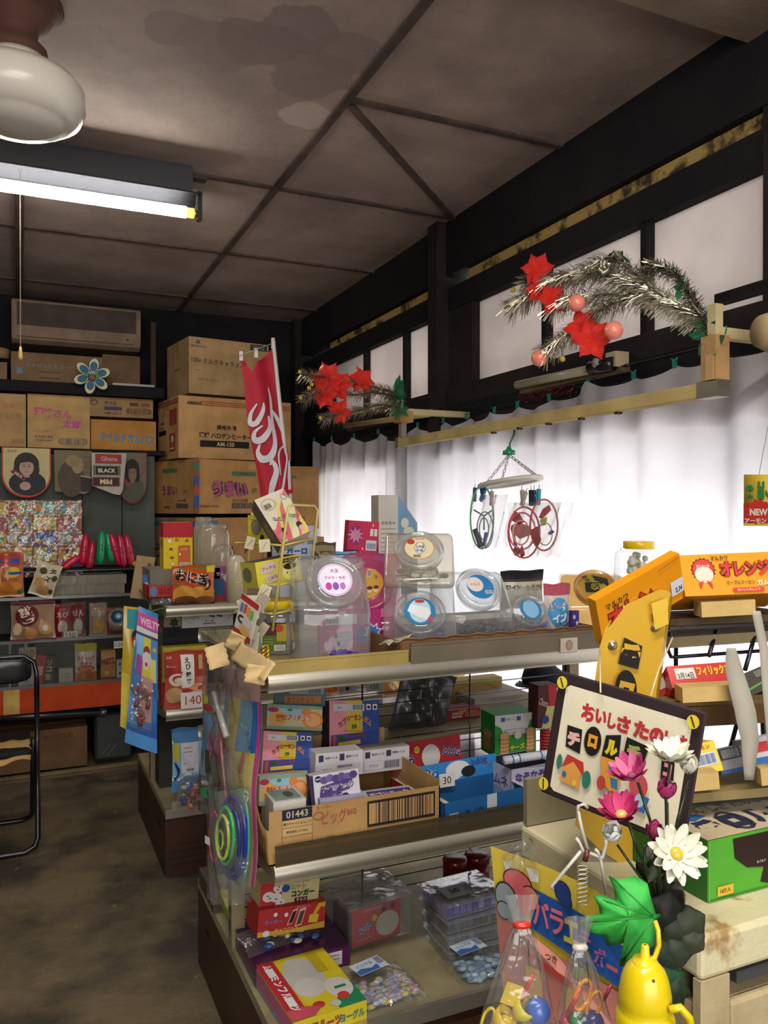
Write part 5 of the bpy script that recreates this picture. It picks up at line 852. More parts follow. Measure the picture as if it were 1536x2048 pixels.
grape = [('r', 0, 0, .06, 1, '#2c1c4c'), ('e', .16, .86, .07, .1, '#241c40'), ('r', .10, .84, .22, .88, '#b8b0c8')] + [('e', .28+.12*i, .80+.04*(i % 2), .085, .12, ['#5a4880', '#6a5890', '#4a3870'][i % 3]) for i in range(6)] + [('e', .2+.12*i, .20+.04*(i % 2), .08, .11, ['#34245c', '#3c2c68'][i % 2]) for i in range(5)] + [('p', [(.16, .32), (.3, .28), (.78, .42), (.86, .72), (.7, .74), (.2, .62)], '#4a3878'), ('t', .52, .52, .22, 'ガブリチュウ', '#d8d4e0', .74, .10, 5), ('t', .52, .52, .21, 'ガブリチュウ', '#2a2040', .70, .02, 5), ('t', .52, .28, .07, 'グレープ味', '#b8b0c8', .3)]
box3('gum_box', 'white grape gum box standing in the open carton', 'gum box', on('Y',1.765,625,1616), on('Y',1.755,722,1598), on('Y',1.775,623,1552), .035, '#c4c0c8', grape, left=[('r', 0, 0, 1, 1, '#2c1c4c')])
box3('gum_box', 'white grape gum box lying flat in the right end of the carton', 'gum box', on('Y',1.755,735,1606), on('Y',1.755,850,1590), on('Y',1.85,724,1582), .03, '#c4c0c8', [('p', [(.1, .2), (.9, .3), (.95, .8), (.2, .85)], '#4a3878'), ('t', .52, .5, .4, 'ガブリチュウ', '#d0ccd8', .7, .05)])
fb('gum_box', 'pale lilac flat box lying between the grape boxes', 'gum box', 1.75, 640, 730, 1600, 1630, .12, '#a8a0b8', top=[('r', .5, .3, .7, .9, '#3a3a40')], z0=ZM1+.02)
# dog boxes: mascots left out, lettering kept
def dogbox(label, pl, pr, ptl, d, col, lidcol, lid, tray, lh_pts):
    t = thing('display_box', label, 'display box', tuple(pl)); X = pr-pl; w = X.length; rz = math.atan2(X.y, X.x); t.rotation_euler = (0, 0, rz); h = (ptl-pl).length; e = .002
    mb = MB().box((0, 0, 0), (w, d, e), '#9a948c')
    for q0, q1 in (((0, 0, 0), (w, e, h)), ((0, d-e, 0), (w, d, h)), ((0, 0, 0), (e, d, h)), ((w-e, 0, 0), (w, d, h))): mb.box(q0, q1, col)
    mb.box((-.001, 0, h), (.012, d, h+.001), '#c8c4c0').box((w-.012, 0, h), (w+.001, d, h+.001), '#c8c4c0')
    faces(mb, w, d, h, tray); mb.build('tray', t)
    mb = MB().box((0, 0, 0), (w, e, lh_pts), lidcol); faces(mb, w, e, lh_pts, lid); mb.build('lid', t, loc=(0, d-e, h), rot=(R(-8), 0, 0))
    return t
A = on('Z', ZM1+.03, 842, 1600); B = on('Z', ZM1+.03, 1000, 1568)
dogbox('red display box with blue dog-brand lettering on its raised lid', Vector((A.x-.03, 1.88, ZM1+.03)), Vector((A.x+.20, 1.90, ZM1+.03)), Vector((A.x-.03, 1.88, ZM1+.062)), .10, '#94202a', '#a3242e', [('t', .20, .38, .30, 'BOB', '#c8c4c8', .26, .08, 18), ('t', .20, .38, .29, 'BOB', '#24306a', .25, .03, 18), ('t', .86, .5, .30, 'DOG', '#c8c4c8', .24, .08, -14), ('t', .86, .5, .29, 'DOG', '#24306a', .23, .03, -14), ('s', .37, .72, .12, 11, .85, '#c8a830'), ('t', .37, .72, .10, 'ショコラ', '#8a3a1c', .13), ('e', .56, .45, .13, .38, '#c4c0bc'), ('t', .13, .8, .07, 'L.ORION', '#5a1418', .14)], [('r', .62, .3, .78, .95, '#b8b4b0'), ('e', .88, .5, .04, .35, '#a8983a')], .085)
A = on('Z', ZM1, 882, 1660)
dogbox('blue display box with a 30 price card on its tilted lid', Vector((on('Y', 1.73, 889, 1640).x, 1.73, ZM1+.003)), Vector((on('Y', 1.75, 1054, 1620).x, 1.75, ZM1+.003)), Vector((on('Y', 1.73, 889, 1640).x, 1.73, on('Y', 1.73, 889, 1607).z)), .13, '#1c5a94', '#2a80c4', [('t', .18, .55, .55, 'Bo', '#c8d0dc', .2, .08, 4), ('t', .18, .55, .54, 'Bo', '#284a94', .18, .02, 4), ('t', .78, .74, .5, 'bdog', '#284a94', .3, .03, 6), ('e', .5, .55, .15, .42, '#cfcfd2'), ('e', .42, .25, .12, .25, '#cfcfd2'), ('e', .63, .35, .09, .28, '#1a1a1c'), ('e', .9, .5, .015, .04, '#b83a4c'), ('e', .84, .6, .02, .05, '#b83a4c')], [('r', .5, .5, .62, 1, '#b8c0c8'), ('t', .4, .4, .4, 'BobDog', '#16304a', .3), ('r', .05, .2, .16, .6, '#8a9aa8')], .05)
tagcard('white price card 30 stuck on the lid of the blue dog box', 1.845, 880, 910, 1550, 1576, '30', '#1c1a1a', '#d0ccc8', rx=-8)
box3('snack_box', 'green cheese cracker box with stacked round biscuits', 'box', on('Y',2.02,990,1516), on('Y',2.01,1072,1506), on('Y',2.02,990,1432), .09, '#2c8a3c', [('p', [(0, .78), (.14, .7), (.22, .5), (.75, .52), (.85, .82), (1, .86), (1, 1), (0, 1)], '#c4c4c0'), ('r', .14, .84, .24, .94, '#2a5a94'), ('r', .52, .84, .62, .94, '#2a5a94'), ('t', .36, .89, .05, '食品をつくる', '#4a6a94', .2), ('o', .5, .6, .3, .05, .2, '#6a88a8')] + [('e', .22, .06+.045*i, .11, .035, ['#b07848', '#c89868'][i % 2]) for i in range(9)] + [('e', .22, .50, .12, .10, '#b88458'), ('e', .22, .50, .09, .07, '#c89a70')] + [('e', .84, .12+.045*i, .10, .035, ['#b07848', '#c89868'][i % 2]) for i in range(9)] + [('e', .84, .55, .11, .10, '#b88458'), ('e', .53, .5, .09, .09, '#c8c0b0'), ('t', .52, .22, .14, 'チーズ', '#c0a828', .5, .06, 6)], left=[('e', .5, .5, .3, .1, '#b88458')]+[('e', .5, .12+.04*i, .28, .03, '#a87848') for i in range(8)])
box3('snack_box', 'dark red chocolate snack box with a yellow lower half, right of the cheese box', 'box', on('Y',1.98,1075,1458), on('Y',1.98,1112,1454), on('Y',1.98,1067,1372), .05, '#4a1c20', [('p', [(.2, 0), (1, 0), (1, .6), (.5, .5)], '#b8b068'), ('p', [(.6, .5), (1, .5), (1, 1), (.5, 1)], '#a8242c'), ('t', .3, .6, .16, 'Choco', '#c0a0a0', .5, .02, -20), ('e', .4, .2, .2, .1, '#2c3a7c')])
for i in range(8):
    p = on('Y',2.0,1092,1506-6*i); o = MB().lathe([(.001, 0), (.018, 0), (.0185, .004), (.018, .006), (.001, .006)], '#a83434', 20).build('snack_tub', loc=p); tag(o, 'flat round red tub in the stack right of the cheese cracker box', 'tub', 'stack of red tubs')
t = opened('open white box with purple and blue printing at the right end of the middle shelf', 1.80, 1022, 1110, 1540, 1600, .12, '#b0b0c4', '#2a2a30', front=[('t', .45, .75, .25, 'なぞなぞ', '#4a3a80', .8, .05), ('t', .5, .45, .2, 'ブタメン', '#7a9ac0', .8), ('e', .3, .2, .2, .15, '#6a88b4'), ('e', .7, .25, .18, .16, '#8098bc')], left=[('t', .5, .6, .3, 'ラムネ', '#4a3a80', .8), ('e', .5, .25, .3, .16, '#7a94b8')], z0=ZM1+.003, rz=4)
A = on('Y',1.79,1008,1521); B = on('Y',1.79,1096,1508)
mb = MB().tube([A, B], .011, 'g#c4c8d0', 16); 
for k in (.15, .3, .8): mb.tube([A.lerp(B, k), A.lerp(B, k+.03)], .0114, 'g#2a5aa0', 16)
tag(mb.build('rolled_packet'), 'rolled white and blue packet lying on the open printed box', 'packet')
# ---- seen through the wires: goods on the back side shelf
ZB = .741
for i, (xl, xr, yt, yb, Y, d, c, fr, lab, nm) in enumerate((
    (882, 960, 1424, 1470, 2.26, .08, '#7c1c20', [('t', .42, .66, .22, 'STMOOD', '#c8a8a0', .6, .03), ('t', .40, .36, .22, 'MIMITEE', '#c8a8a0', .6, .03), ('e', .8, .5, .2, .35, '#8a5830'), ('e', .55, .85, .12, .12, '#a86c38')], 'dark red biscuit box with slanted cream capitals behind the wires', 'snack_box'),
    (958, 1012, 1416, 1466, 2.34, .06, '#8a2226', [], 'plain red box end beside the biscuit box behind the wires', 'snack_box'),
    (898, 1004, 1364, 1414, 2.42, .06, '#8a6c34', [('o', .5, .5, .38, .32, .05, '#5a3a20'), ('r', .18, .45, .5, .5, '#5a3a20'), ('t', .7, .42, .2, '取扱注意', '#5a3424', .24), ('p', [(.0, .8), (1, .8), (.96, 1), (.1, 1)], '#a08c3c')], 'brown paper carton with printed frame standing behind the wires', 'carton_box'))):
    fb(nm, lab, 'box', Y, xl, xr, yt, yb, d, c, fr, z0=ZB if i < 2 else None)
tag(BX((0.95, 2.30, .741), (1.30, 2.50, on('Y', 2.42, 898, 1414).z-.001), 'w#6a5236').build('carton_box'), 'low brown carton carrying the framed paper carton', 'box')
mb = pouch_mesh(.20, .20, .05, 'g#3a3a3c', None, wob=.9, seed=61); A = on('Y', 2.24, 775, 1450); tag(mb.build('plastic_bag', loc=(A.x, 2.24, ZB), rot=(0, R(14), 0)), 'dark grey crumpled plastic bag behind the wires', 'bag')
cp = thing('cap', 'navy blue cap perched at the right behind the wires', 'cap', tuple(on('Y', 2.40, 1085, 1368)))
MB().lathe([(.07, 0), (.075, .02), (.066, .05), (.04, .07), (.001, .076)], 'w#10141f', 24).build('crown', cp)
MB().surf(lambda u, v: (-.05-.05*v*sin(pi*u)-.01, -.06+.12*u, .006-.004*v), 10, 4, 'w#10141f').build('brim', cp, solid=.002)
tag(BX((1.36, 2.30, .741), (1.58, 2.50, cp.location.z-.001), 'w#8c8474').build('carton_box'), 'grey-tan carton carrying the navy cap', 'box')
for i, (x, yt, yb, tx, lab) in enumerate(((678, 1372, 1386, '', 'blank white price card behind the wires'), (733, 1366, 1384, '150', 'white price card 150 behind the wires'))): tagcard(lab, 2.50, x, x+34, yt, yb, tx or '.', '#1c1a1a', '#b8b4b0')
for i, (x0, x1, yt, yb, c, c2, lab) in enumerate(((650, 686, 1352, 1378, 'g#b86a3c', '#8a2c1c', 'orange snack packet high behind the wires at the left'), (690, 762, 1350, 1372, 'g#a8989c', '#8a2830', 'shiny pink and white packet behind the 150 card'), (764, 806, 1346, 1384, 'g#a8784c', '#c8a070', 'packet of tan biscuits right of the 150 card'), (788, 832, 1425, 1452, 'g#aeb0b4', '#8a8a90', 'white torn packet beside the grey plastic bag'), (884, 930, 1342, 1372, 'g#c0b028', '#7a2a1c', 'yellow snack packet above the brown paper carton'))):
    pouch('snack_bag', lab, 'snack bag', 3.10 if i != 3 else 2.3, x0, x1, yt, yb+10, .04, c, [('e', .5, .5, .25, .2, c2)], seed=70+i, z0=None)
shelf('grey_box_lid', 'flat grey tray on the rear side shelf behind the wires', .56, .95, 2.16, 2.22, .741, .76, 'w#8a8478')
# ---- bottom deck
mb = MB().box((0, 0, 0), (.245, .23, .046), 'g#4a1c48'); ua = (on('Y', 1.90, 640, 1968).x-.515)/.245; ub = (on('Y', 1.90, 684, 1957).x-.515)/.245
mb.art(S_front(.245, .046), [('r', ua, .15, ub, .9, '#b8b0b0'), ('k', [(ua+.03, .5), (ub-.03, .5)], .05, '#6a6468'), ('k', [(ua+.03, .7), (ub-.03, .7)], .05, '#6a6468')], 5)
tag(mb.build('candy_box', loc=(.515, 1.90, ZD+.001)), 'deep purple box with a white sticker under the chocolate boxes', 'box')
box3('candy_box', 'red and yellow chocolate box printed with slabs, lower of the two', 'box', on('Y',1.98,514,1876), on('Y',1.99,648,1854), on('Y',1.98,516,1822), .09, '#a82c2c', [('p', [(0, 0), (1, 0), (1, .25), (.5, .12), (0, .2)], '#c89a2c'), ('t', .42, .16, .16, 'チョコバット', '#c8a850', .4, .04), ('t', .22, .5, .2, 'ラッキー', '#8a5a94', .26, .08), ('p', [(.42, .3), (.5, .35), (.58, .9), (.5, .85)], '#d8a8a0'), ('p', [(.44, .34), (.5, .38), (.56, .82), (.5, .78)], '#2c1812'), ('p', [(.54, .2), (.64, .25), (.70, .9), (.6, .85)], '#d8a8a0'), ('p', [(.56, .26), (.63, .3), (.68, .8), (.61, .76)], '#4a3a30'), ('p', [(.74, .3), (.88, .25), (.9, .55), (.76, .6)], '#c8b030'), ('p', [(.84, .5), (.92, .85), (.98, .8), (.99, 1), (.88, .98), (.78, .5)], '#c8a020'), ('e', .24, .78, .03, .08, '#d8d0c8'), ('e', .4, .72, .03, .08, '#d8d0c8'), ('e', .12, .12, .05, .12, '#d8d0c8'), ('t', .65, .95, .08, 'チョコレート', '#c8a8a0', .4)])
box3('candy_box', 'cream and red dice chocolate box, upper of the two', 'box', on('Y',2.0,518,1820), on('Y',2.01,636,1802), on('Y',2.0,520,1768), .07, '#b8ac7c', [('p', [(0, 0), (.3, 0), (.42, 1), (0, 1)], '#a8282c'), ('e', .14, .45, .1, .2, '#c8c4c0'), ('e', .30, .75, .09, .18, '#c8c4c0'), ('e', .26, .4, .1, .18, '#c8c4c0'), ('e', .34, .18, .08, .16, '#c8c4c0'), ('e', .42, .7, .07, .15, '#24408a'), ('t', .64, .70, .24, 'ヒット', '#8a7a50', .4, .08), ('t', .64, .70, .22, 'ヒット', '#b8ac7c', .4, .01), ('t', .72, .45, .26, 'コンガー', '#1c3a2c', .48, .06), ('r', .58, .12, .80, .28, '#4a1420'), ('t', .69, .2, .12, 'チョコ', '#c8b890', .2), ('t', .7, .9, .1, 'ニッサーコ', '#a8302c', .3)] + [('e', a_, b_, .015, .03, '#8a1c20') for a_, b_ in ((.12, .5), (.16, .4), (.3, .8), (.28, .7), (.26, .35), (.35, .2))])
t = thing('clear_pack', 'long clear packet of coloured sweets lying under the chocolate boxes', 'packet', tuple(on('Z', ZD+.048, 500, 1920)))
mb = pouch_mesh(.21, .09, .03, 'bag', None, seed=51); mb.build('wrapping', t, loc=(0, .01, 0), rot=(R(-78), 0, R(12)))
rr = random.Random(3)
for i in range(16): MB().ball((0, 0, 0), .009, rr.choice(['g#a83228', 'g#2c5a9a', 'g#c87830', 'g#c8c0b0', 'g#4a3a30']), 6, (1.4, 1, .7)).build('sweet', t, loc=(rr.uniform(.01, .2), rr.uniform(.015, .09), .010), rot=(0, 0, rr.random()*3))
A = on('Z', ZD+.05, 588, 2046)
O_ = at(588, 2062, 1.42); 
A = on('Z', ZD+.01, 560, 2120); B = on('Z', ZD+.01, 738, 2052)
mo_top = ZD+.048; P0 = on('Z', mo_top, 586, 2046); P1 = on('Z', mo_top, 732, 1997); P2 = on('Z', mo_top, 512, 1932)
X = (P1-P0); w = X.length; yv = (P2-P0); d = yv.length; ang = math.atan2(X.y, X.x)
t = MB().box((0, 0, 0), (w, d, .046), '#c8b428'); 
faces(t, w, d, .046, [('t', .45, .5, .5, 'フルーツ', '#8a3a2c', .4, .06), ('t', .8, .5, .45, 'ヨーグル', '#3a7a6c', .34, .05), ('t', .15, .5, .3, 'HAKKO', '#7a8a80', .2)], left=[('r', 0, 0, 1, 1, '#b06078'), ('r', 0, .0, 1, .3, '#8a7890')], top=[('p', [(.30, 0), (.75, 0), (1, .55), (1, 1), (.2, 1)], '#d0bc20'), ('p', [(.62, 0), (1, 0), (1, .34), (.8, .4)], '#1c7a4c'), ('e', .50, .62, .26, .34, '#b4b2a8'), ('e', .46, .42, .2, .16, '#c0beb4'), ('e', .80, .30, .18, .17, '#c8c4bc'), ('e', .78, .16, .08, .06, '#b83a30'), ('r', .74, .28, .9, .32, '#1c7a4c'), ('e', .42, .13, .08, .05, '#b8302c'), ('e', .62, .08, .07, .05, '#b8b8b0'), ('r', .70, .6, .84, .98, '#b8a018'), ('r', 0, 0, .24, 1, '#b02430'), ('p', [(.0, .0), (.3, .0), (.45, .1), (.24, .16), (.0, .16)], '#c04a58')] + [('t', .12, .90-.105*i, .085, c_, '#d8d4d0', .2, .05, -90) for i, c_ in enumerate('ムーミンフルーツ')])
tag(t.build('candy_box', loc=(P0.x, P0.y, ZD+.001), rot=(0, 0, ang-.02)), 'flat red yellow and green fruit yoghurt candy box at the deck front', 'box')
A = on('Z', ZD, 660, 1905)
t = thing('clear_container', 'clear plastic container with a red dog-brand label on the bottom deck', 'container', tuple(on('Z',ZD,697,1905).xy)+(ZD+.002,), (0, 0, R(6)))
w = .19; h = .105
MB().box((0, 0, 0), (w, .15, h), 'clear').box((-.004, -.004, h), (w+.004, .154, h+.012), 'clear').build('body', t)
mb = MB().box((.012, .003, .004), (w-.03, .006, h-.004), '#a82028'); S = lambda u, v, l: (.012+(w-.042)*u, .003-l, .004+(h-.008)*v)
mb.art(S, [('t', .26, .44, .22, 'BOB', '#c8c8d0', .3, .08, 22), ('t', .26, .44, .21, 'BOB', '#24306a', .29, .03, 22), ('e', .72, .42, .24, .34, '#a8a094'), ('e', .64, .82, .05, .07, '#15151a'), ('e', .82, .86, .05, .07, '#15151a'), ('s', .45, .66, .1, 9, .8, '#c0a028'), ('k', [(.1, .14), (.4, .18)], .015, '#c88a88'), ('r', .2, .88, .6, .96, '#a85a58')], w/h); mb.build('label_sheet', t)
MB().box((.02, .02, .004), (w-.04, .13, .07), 'g#5a1418').build('candy_inside', t)
for i, (px, lab) in enumerate(((858, 'left of two dark red round canisters at the back of the bottom deck'), (905, 'right of two dark red round canisters at the back of the bottom deck'))):
    p = on('Z', ZD, px, 1800-6*i); t = thing('canister', lab, 'canister', (p.x+.05, 2.05, ZD)); 
    MB().lathe([(.001, 0), (.036, 0), (.036, .12), (.001, .12)], 'g#6a1414', 26).build('body', t)
    MB().lathe([(.037, .12), (.037, .14), (.03, .146), (.001, .146)], 'g#5a1010', 26).build('lid', t)
    mb = MB(); mb.art(lambda u, v, l: (.0365*sin((u-.5)*1.8), -(.0365+l)*cos((u-.5)*1.8), .02+.09*v), [('s', .5, .5, .3, 8, .5, '#a8784c'), ('e', .5, .85, .3, .08, '#8a3a34')], .7, sub=3); mb.build('label_sticker', t)
# clear stacked boxes
for i, (px0, px1, py, z, h, y, cols, lab) in enumerate(((848, 1015, 1905, ZD+.002, .03, 1.80, ['g#5c5a66', 'g#8a8894'], 'lowest clear tray of candy in the stack at the right of the deck'), (852, 1010, 1880, ZD+.034, .03, 1.81, ['g#6a6870', 'g#4a4a58'], 'second clear tray of candy from the bottom of the stack'), (856, 1005, 1850, ZD+.066, .03, 1.82, ['g#3a3a40', 'g#5a5a60'], 'third clear tray of candy, just below the purple one'), (860, 1000, 1820, ZD+.098, .034, 1.83, ['g#4a389a', 'g#6a58b0', 'g#8a80b8'], 'topmost clear tray of purple candy with a price sticker'))):
    A = on('Z', z, px0, py+20); x0 = A.x-.0; w = .19
    t = thing('clear_tray', lab, 'tray', (.985+.004*i, y-.005, z), (0, 0, R(2*i-3)))
    MB().box((0, 0, 0), (w, .15, h-.004), 'clear').box((-.003, -.003, h-.004), (w+.003, .153, h-.002), 'clear').build('body', t, bevel=.003)
    mb = MB(); rr = random.Random(i)
    for gx in range(9):
        for gy in range(6): mb.box((.01+gx*.0195, .012+gy*.022, .002), (.01+gx*.0195+.016, .012+gy*.022+.018, h-.008), rr.choice(cols))
    q = mb.build('candies', t); q['kind'] = 'stuff'
    if i == 3:
        mb = MB().box((.03, .04, h-.002), (.12, .10, h-.0012), '#8f8f90'); mb.art(lambda u, v, l: (.03+.09*u, .04+.06*v, h-.0011+l), [('t', .4, .5, .4, '50', '#16161c', .4, .03), ('b', .75, .2, .95, .8, '#4a4a70')], 1.5); mb.build('price_sticker', t)
def beadbag(label, p, w, d, rz, cols, n, lbl):
    t = thing('candy_bag', label, 'candy bag', tuple(p), (0, 0, R(rz)))
    MB().surf(lambda u, v: (w*u, d*v, .030*(1-abs(2*u-1)**4)*(1-abs(2*v-1)**4)+.002+.004*sin(u*14+v*9)*sin(v*12)), 22, 22, 'bag').build('wrapping', t)
    mb = MB(); rr = random.Random(n)
    for i in range(n): mb.ball((rr.uniform(.02, w-.02), rr.uniform(.02, d*.62), rr.uniform(.006, .018)), .008, rr.choice(cols), 5, (1.3, 1, .7))
    q = mb.build('beads', t); q['kind'] = 'stuff'
    mb = MB().box((0, 0, 0), (.085, .05, .0008), '#c4d0dc'); mb.art(lambda u, v, l: (.085*u, .05*v, .0008+l), [('p', [(0, 0), (.7, 0), (.72, .4), (.5, .25), (.2, .45), (0, .35)], '#3a68b0'), ('b', .78, .3, .96, .9, '#5a4a98'), ('t', .4, .66, .25, 'とんでる', '#8a9ab0', .5)], 1.7); mb.build('label_sticker', t, loc=lbl, rot=(0, 0, R(8)))
    return t
beadbag('clear bag of pale blue and yellow beads with a white and blue label', on('Z', ZD+.002, 735, 2040), .17, .17, 5, ['g#9aa0b8', 'g#b8b060', 'g#8a8ab0', 'g#c8c8d0', 'g#b090a0'], 160, (.035, .10, .038))
beadbag('clear bag of light blue candy with a white and blue label under the toy bags', on('Z', ZD+.002, 935, 1985), .16, .15, 0, ['g#8aa8c0', 'g#a8c0d0', 'g#6a8cb0'], 110, (.03, .085, .038))
box3('candy_box', 'small red and green box leaning on the left end of the deck', 'box', on('X',.515,437,1800), on('X',.515,468,1870), on('X',.515,437,1780), .03, '#a8342c', [('e', .4, .5, .3, .4, '#7a9a30'), ('r', 0, .85, 1, 1, '#c8b838')], mats={'top': '#c8b838'})
tag(BX((.50, 2.30, ZD), (.53, 2.50, ZD+.05), '#4a4438').build('end_block'), 'dark block at the rear corner of the near deck', 'block')
# ---- packs hanging on the left end of the near gondola
PK = [('p', [(0, .86), (1, .86), (1, 1), (0, 1)], '#a04a78'), ('r', .0, .62, .24, .86, '#6a90a8'), ('r', .24, .62, .58, .86, '#b8a03c'), ('r', .58, .62, .84, .86, '#5a86a4'), ('r', .84, .60, 1, .86, '#2c60a0'), ('p', [(0, .28), (.42, .28), (.42, .62), (0, .62)], '#7c94a8'), ('p', [(.0, .48), (.24, .5), (.24, .7), (0, .64)], '#b06080'), ('r', .42, .0, .94, .62, '#b8ac68'), ('p', [(.60, .48), (.84, .42), (1, .52), (1, .68), (.6, .66)], '#3a66a0'), ('e', .44, .54, .16, .07, '#b8a894'), ('e', .44, .48, .10, .05, '#c8b8a8'), ('e', .28, .34, .2, .06, '#b0886c'), ('s', .86, .60, .04, 5, .4, '#c8b430'), ('p', [(.7, .52), (.78, .52), (.80, .62), (.74, .62)], '#b8603a'), ('r', .95, 0, 1, .86, '#b83a80')]
t, S, asp = hangpack('toy_pack', 'long character-coloured balloon toy pack taped on the near shelf end', 1.64, [(452, 1330, 1.88), (524, 1345, 1.66), (510, 1775, 1.66), (448, 1740, 1.88)], PK, 'g#a88a80', bulge=.02)
MB().surf(lambda u, v: Vector(S(-.05+1.1*u, -.02+1.05*v, .030+.010*sin(u*17+v*13)*sin(v*21))), 20, 40, 'bag').build('plastic_wrap', t)
MB().tube([S(.36, .80, .03), S(.62, .62, .034), S(.70, .30, .03), S(.68, .1, .03)], .004, 'g#7a4a48', 8).build('straw', t)
MB().tube([S(.2, .88, .04), S(.72, .70, .04)], .007, 'g#8a8a84', 8).build('tube_prize', t)
t, S, asp = hangpack('toy_pack', 'clear sleeve of blue and pink toys hanging left of the long pack', 1.9, [(412, 1250, 2.05), (462, 1262, 1.9), (462, 1640, 1.9), (396, 1620, 2.08)], [('e', .4, .86, .2, .03, '#3a6ab8'), ('e', .3, .62, .22, .03, '#a8b040'), ('e', .5, .58, .2, .02, '#a83a3a'), ('r', .1, .35, .8, .55, '#6a8ca8'), ('r', .5, .3, 1, .45, '#a85a80'), ('e', .5, .12, .3, .03, '#3a9a5c')], 'bag', bulge=.02)
# hoop bag
hb = thing('hoop_bag', 'clear bag of green yellow and blue toy hoops hanging at the near shelf end', 'toy bag', (0, 0, 0))
ctr_ = at(458, 1675, 1.72); U = (at(505, 1680, 1.66)-at(410, 1672, 1.80)).normalized(); V = Vector((0, 0, 1)); Nn = V.cross(U)
def hoop(cx, cz, ru, rv, th, col, off, nm='hoop'):
    MB().tube([ctr_+U*(cx+ru*cos(a))+V*(cz+rv*sin(a))-Nn*off for a in [2*pi*j/36 for j in range(36)]], th, col, 8, True).build(nm, hb)
hoop(.012, 0, .052, .085, .006, 'g#1c2c80', -.002); hoop(.014, .0, .042, .070, .005, 'g#24306a', .008); hoop(.008, .008, .033, .060, .004, 'g#2c9a50', .014); hoop(.006, .006, .025, .046, .0035, 'g#a0b838', .020); hoop(-.004, .0, .012, .02, .0025, 'g#a0b838', .020)
hoop(.03, .0, .040, .10, .003, 'g#3a8a70', -.006); hoop(-.055, .0, .020, .055, .0025, 'g#b83a70', .004)
MB().surf(lambda u, v: ctr_+U*(-.085+.155*u)+V*(-.135+.24*v)-Nn*(.028*sin(pi*u)+.006*sin(u*19+v*11)), 18, 22, 'bag').build('plastic_bag', hb)
MB().surf(lambda u, v: ctr_+U*(-.085+.155*u)+V*(-.135+.24*v)+Nn*(.012), 4, 4, 'bag').build('plastic_bag_back', hb)
p = ctr_+U*(-.04)-Nn*.03; MB().box((-.009, -.001, -.008), (.009, 0, .008), '#c0c0c0').build('price_sticker', hb, loc=p, rot=(0, 0, math.atan2(U.y, U.x)))
# tape strips
for i, (c0, c1, d0, d1, w, lab) in enumerate((((428, 1290), (440, 1335), 1.86, 1.84, .045, 'beige tape strip at the top left of the hanging packs'), ((478, 1268), (462, 1300), 1.78, 1.80, .035, 'beige tape strip running up to the wire rack'), ((470, 1300), (540, 1345), 1.74, 1.60, .04, 'long beige tape across the hanging packs'), ((515, 1330), (508, 1368), 1.62, 1.62, .04, 'beige tape flap at the shelf corner'))):
    A = at(*c0, d0-.06); B = at(*c1, d1-.06); ax = (B-A); s_ = ax.cross(ray(480, 1300)).normalized()*w/2
    mb = MB(); mb.surf(lambda u, v: A+ax*(v)+s_*(2*u-1)*(1+.06*sin(v*23))+Vector((0, -.002*sin(v*9+u*4), 0)), 6, 12, 'w#c4a878'); tag(mb.build('tape_strip', solid=.0006), lab, 'tape', 'beige tape strips on the shelf end')
MB
# ================================================================ hanging bar, tinsel, wall lamps, drying hanger
XB = 1.5
A = on('X', XB, 800, 886); B = on('X', XB, 1445, 770)
hbR = thing('hanging_bar', 'long cream metal bar hanging in front of the curtain', 'bar', (XB, 0, A.z))
MB().box((-.018, B.y, -.018), (.018, A.y, .018), 'w#b39c66').build('bar', hbR, bevel=.003)
MB().box((-.020, B.y-.004, -.020), (.020, B.y+.06, .020), 'm#8a8274').build('end_cap', hbR)
MB().box((-.020, A.y-.02, -.024), (.020, A.y+.006, .022), 'm#8f866e').build('end_cap', hbR)
MB().box((-.022, B.y+.0, .02), (.022, B.y+.045, .125), 'w#a07c50').box((-.024, B.y+.005, .02), (.024, B.y+.03, .08), 'w#b08a5c').build('cardboard_wrap', hbR)
MB().box((-.012, B.y+.01, .125), (.012, B.y+.035, .20), 'w#b0a078').build('end_post', hbR)
MB().box((-.012, A.y-.04, .02), (.012, A.y-.01, .09), 'm#a8a294').build('end_post', hbR)
MB().box((-.03, A.y-.07, .085), (.03, A.y-.0, .13), 'w#a98048').build('cardboard_wrap', hbR)
for y in (B.y+.02, A.y-.03): MB().box((0, y-.014, .12), (XW-XB-.03, y+.014, .145), 'w#b3a27a').build('wall_arm', hbR)
for i in range(5):
    y = B.y+.35+.16*i; MB().box((-.012, y, -.024), (.004, y+.014, -.018), '#3a2c1c').build('peg', hbR)
# beige pipe shade at the right edge
q = thing('horn_shade', 'large cream horn-shaped shade at the right edge under a black slat', 'lamp shade', tuple(on('X', 1.62, 1630, 668)), (R(90), 0, R(78)))
MB().lathe([(.035, -.14), (.055, -.08), (.075, .0), (.085, .06)], 'w#a08a64', 28).build('shade', q); MB().lathe([(.0755, -.004), (.079, .0), (.0765, .006)], 'w#6a563c', 28, cap=False).build('band', q)
A2 = on('X', 1.66, 1440, 600); tag(BX((1.64, 1.2, A2.z-.012), (1.68, A2.y, A2.z+.012), '#0e0c0d').build('wood_offcut'), 'short black slat sticking out above the cream horn shade', 'slat')
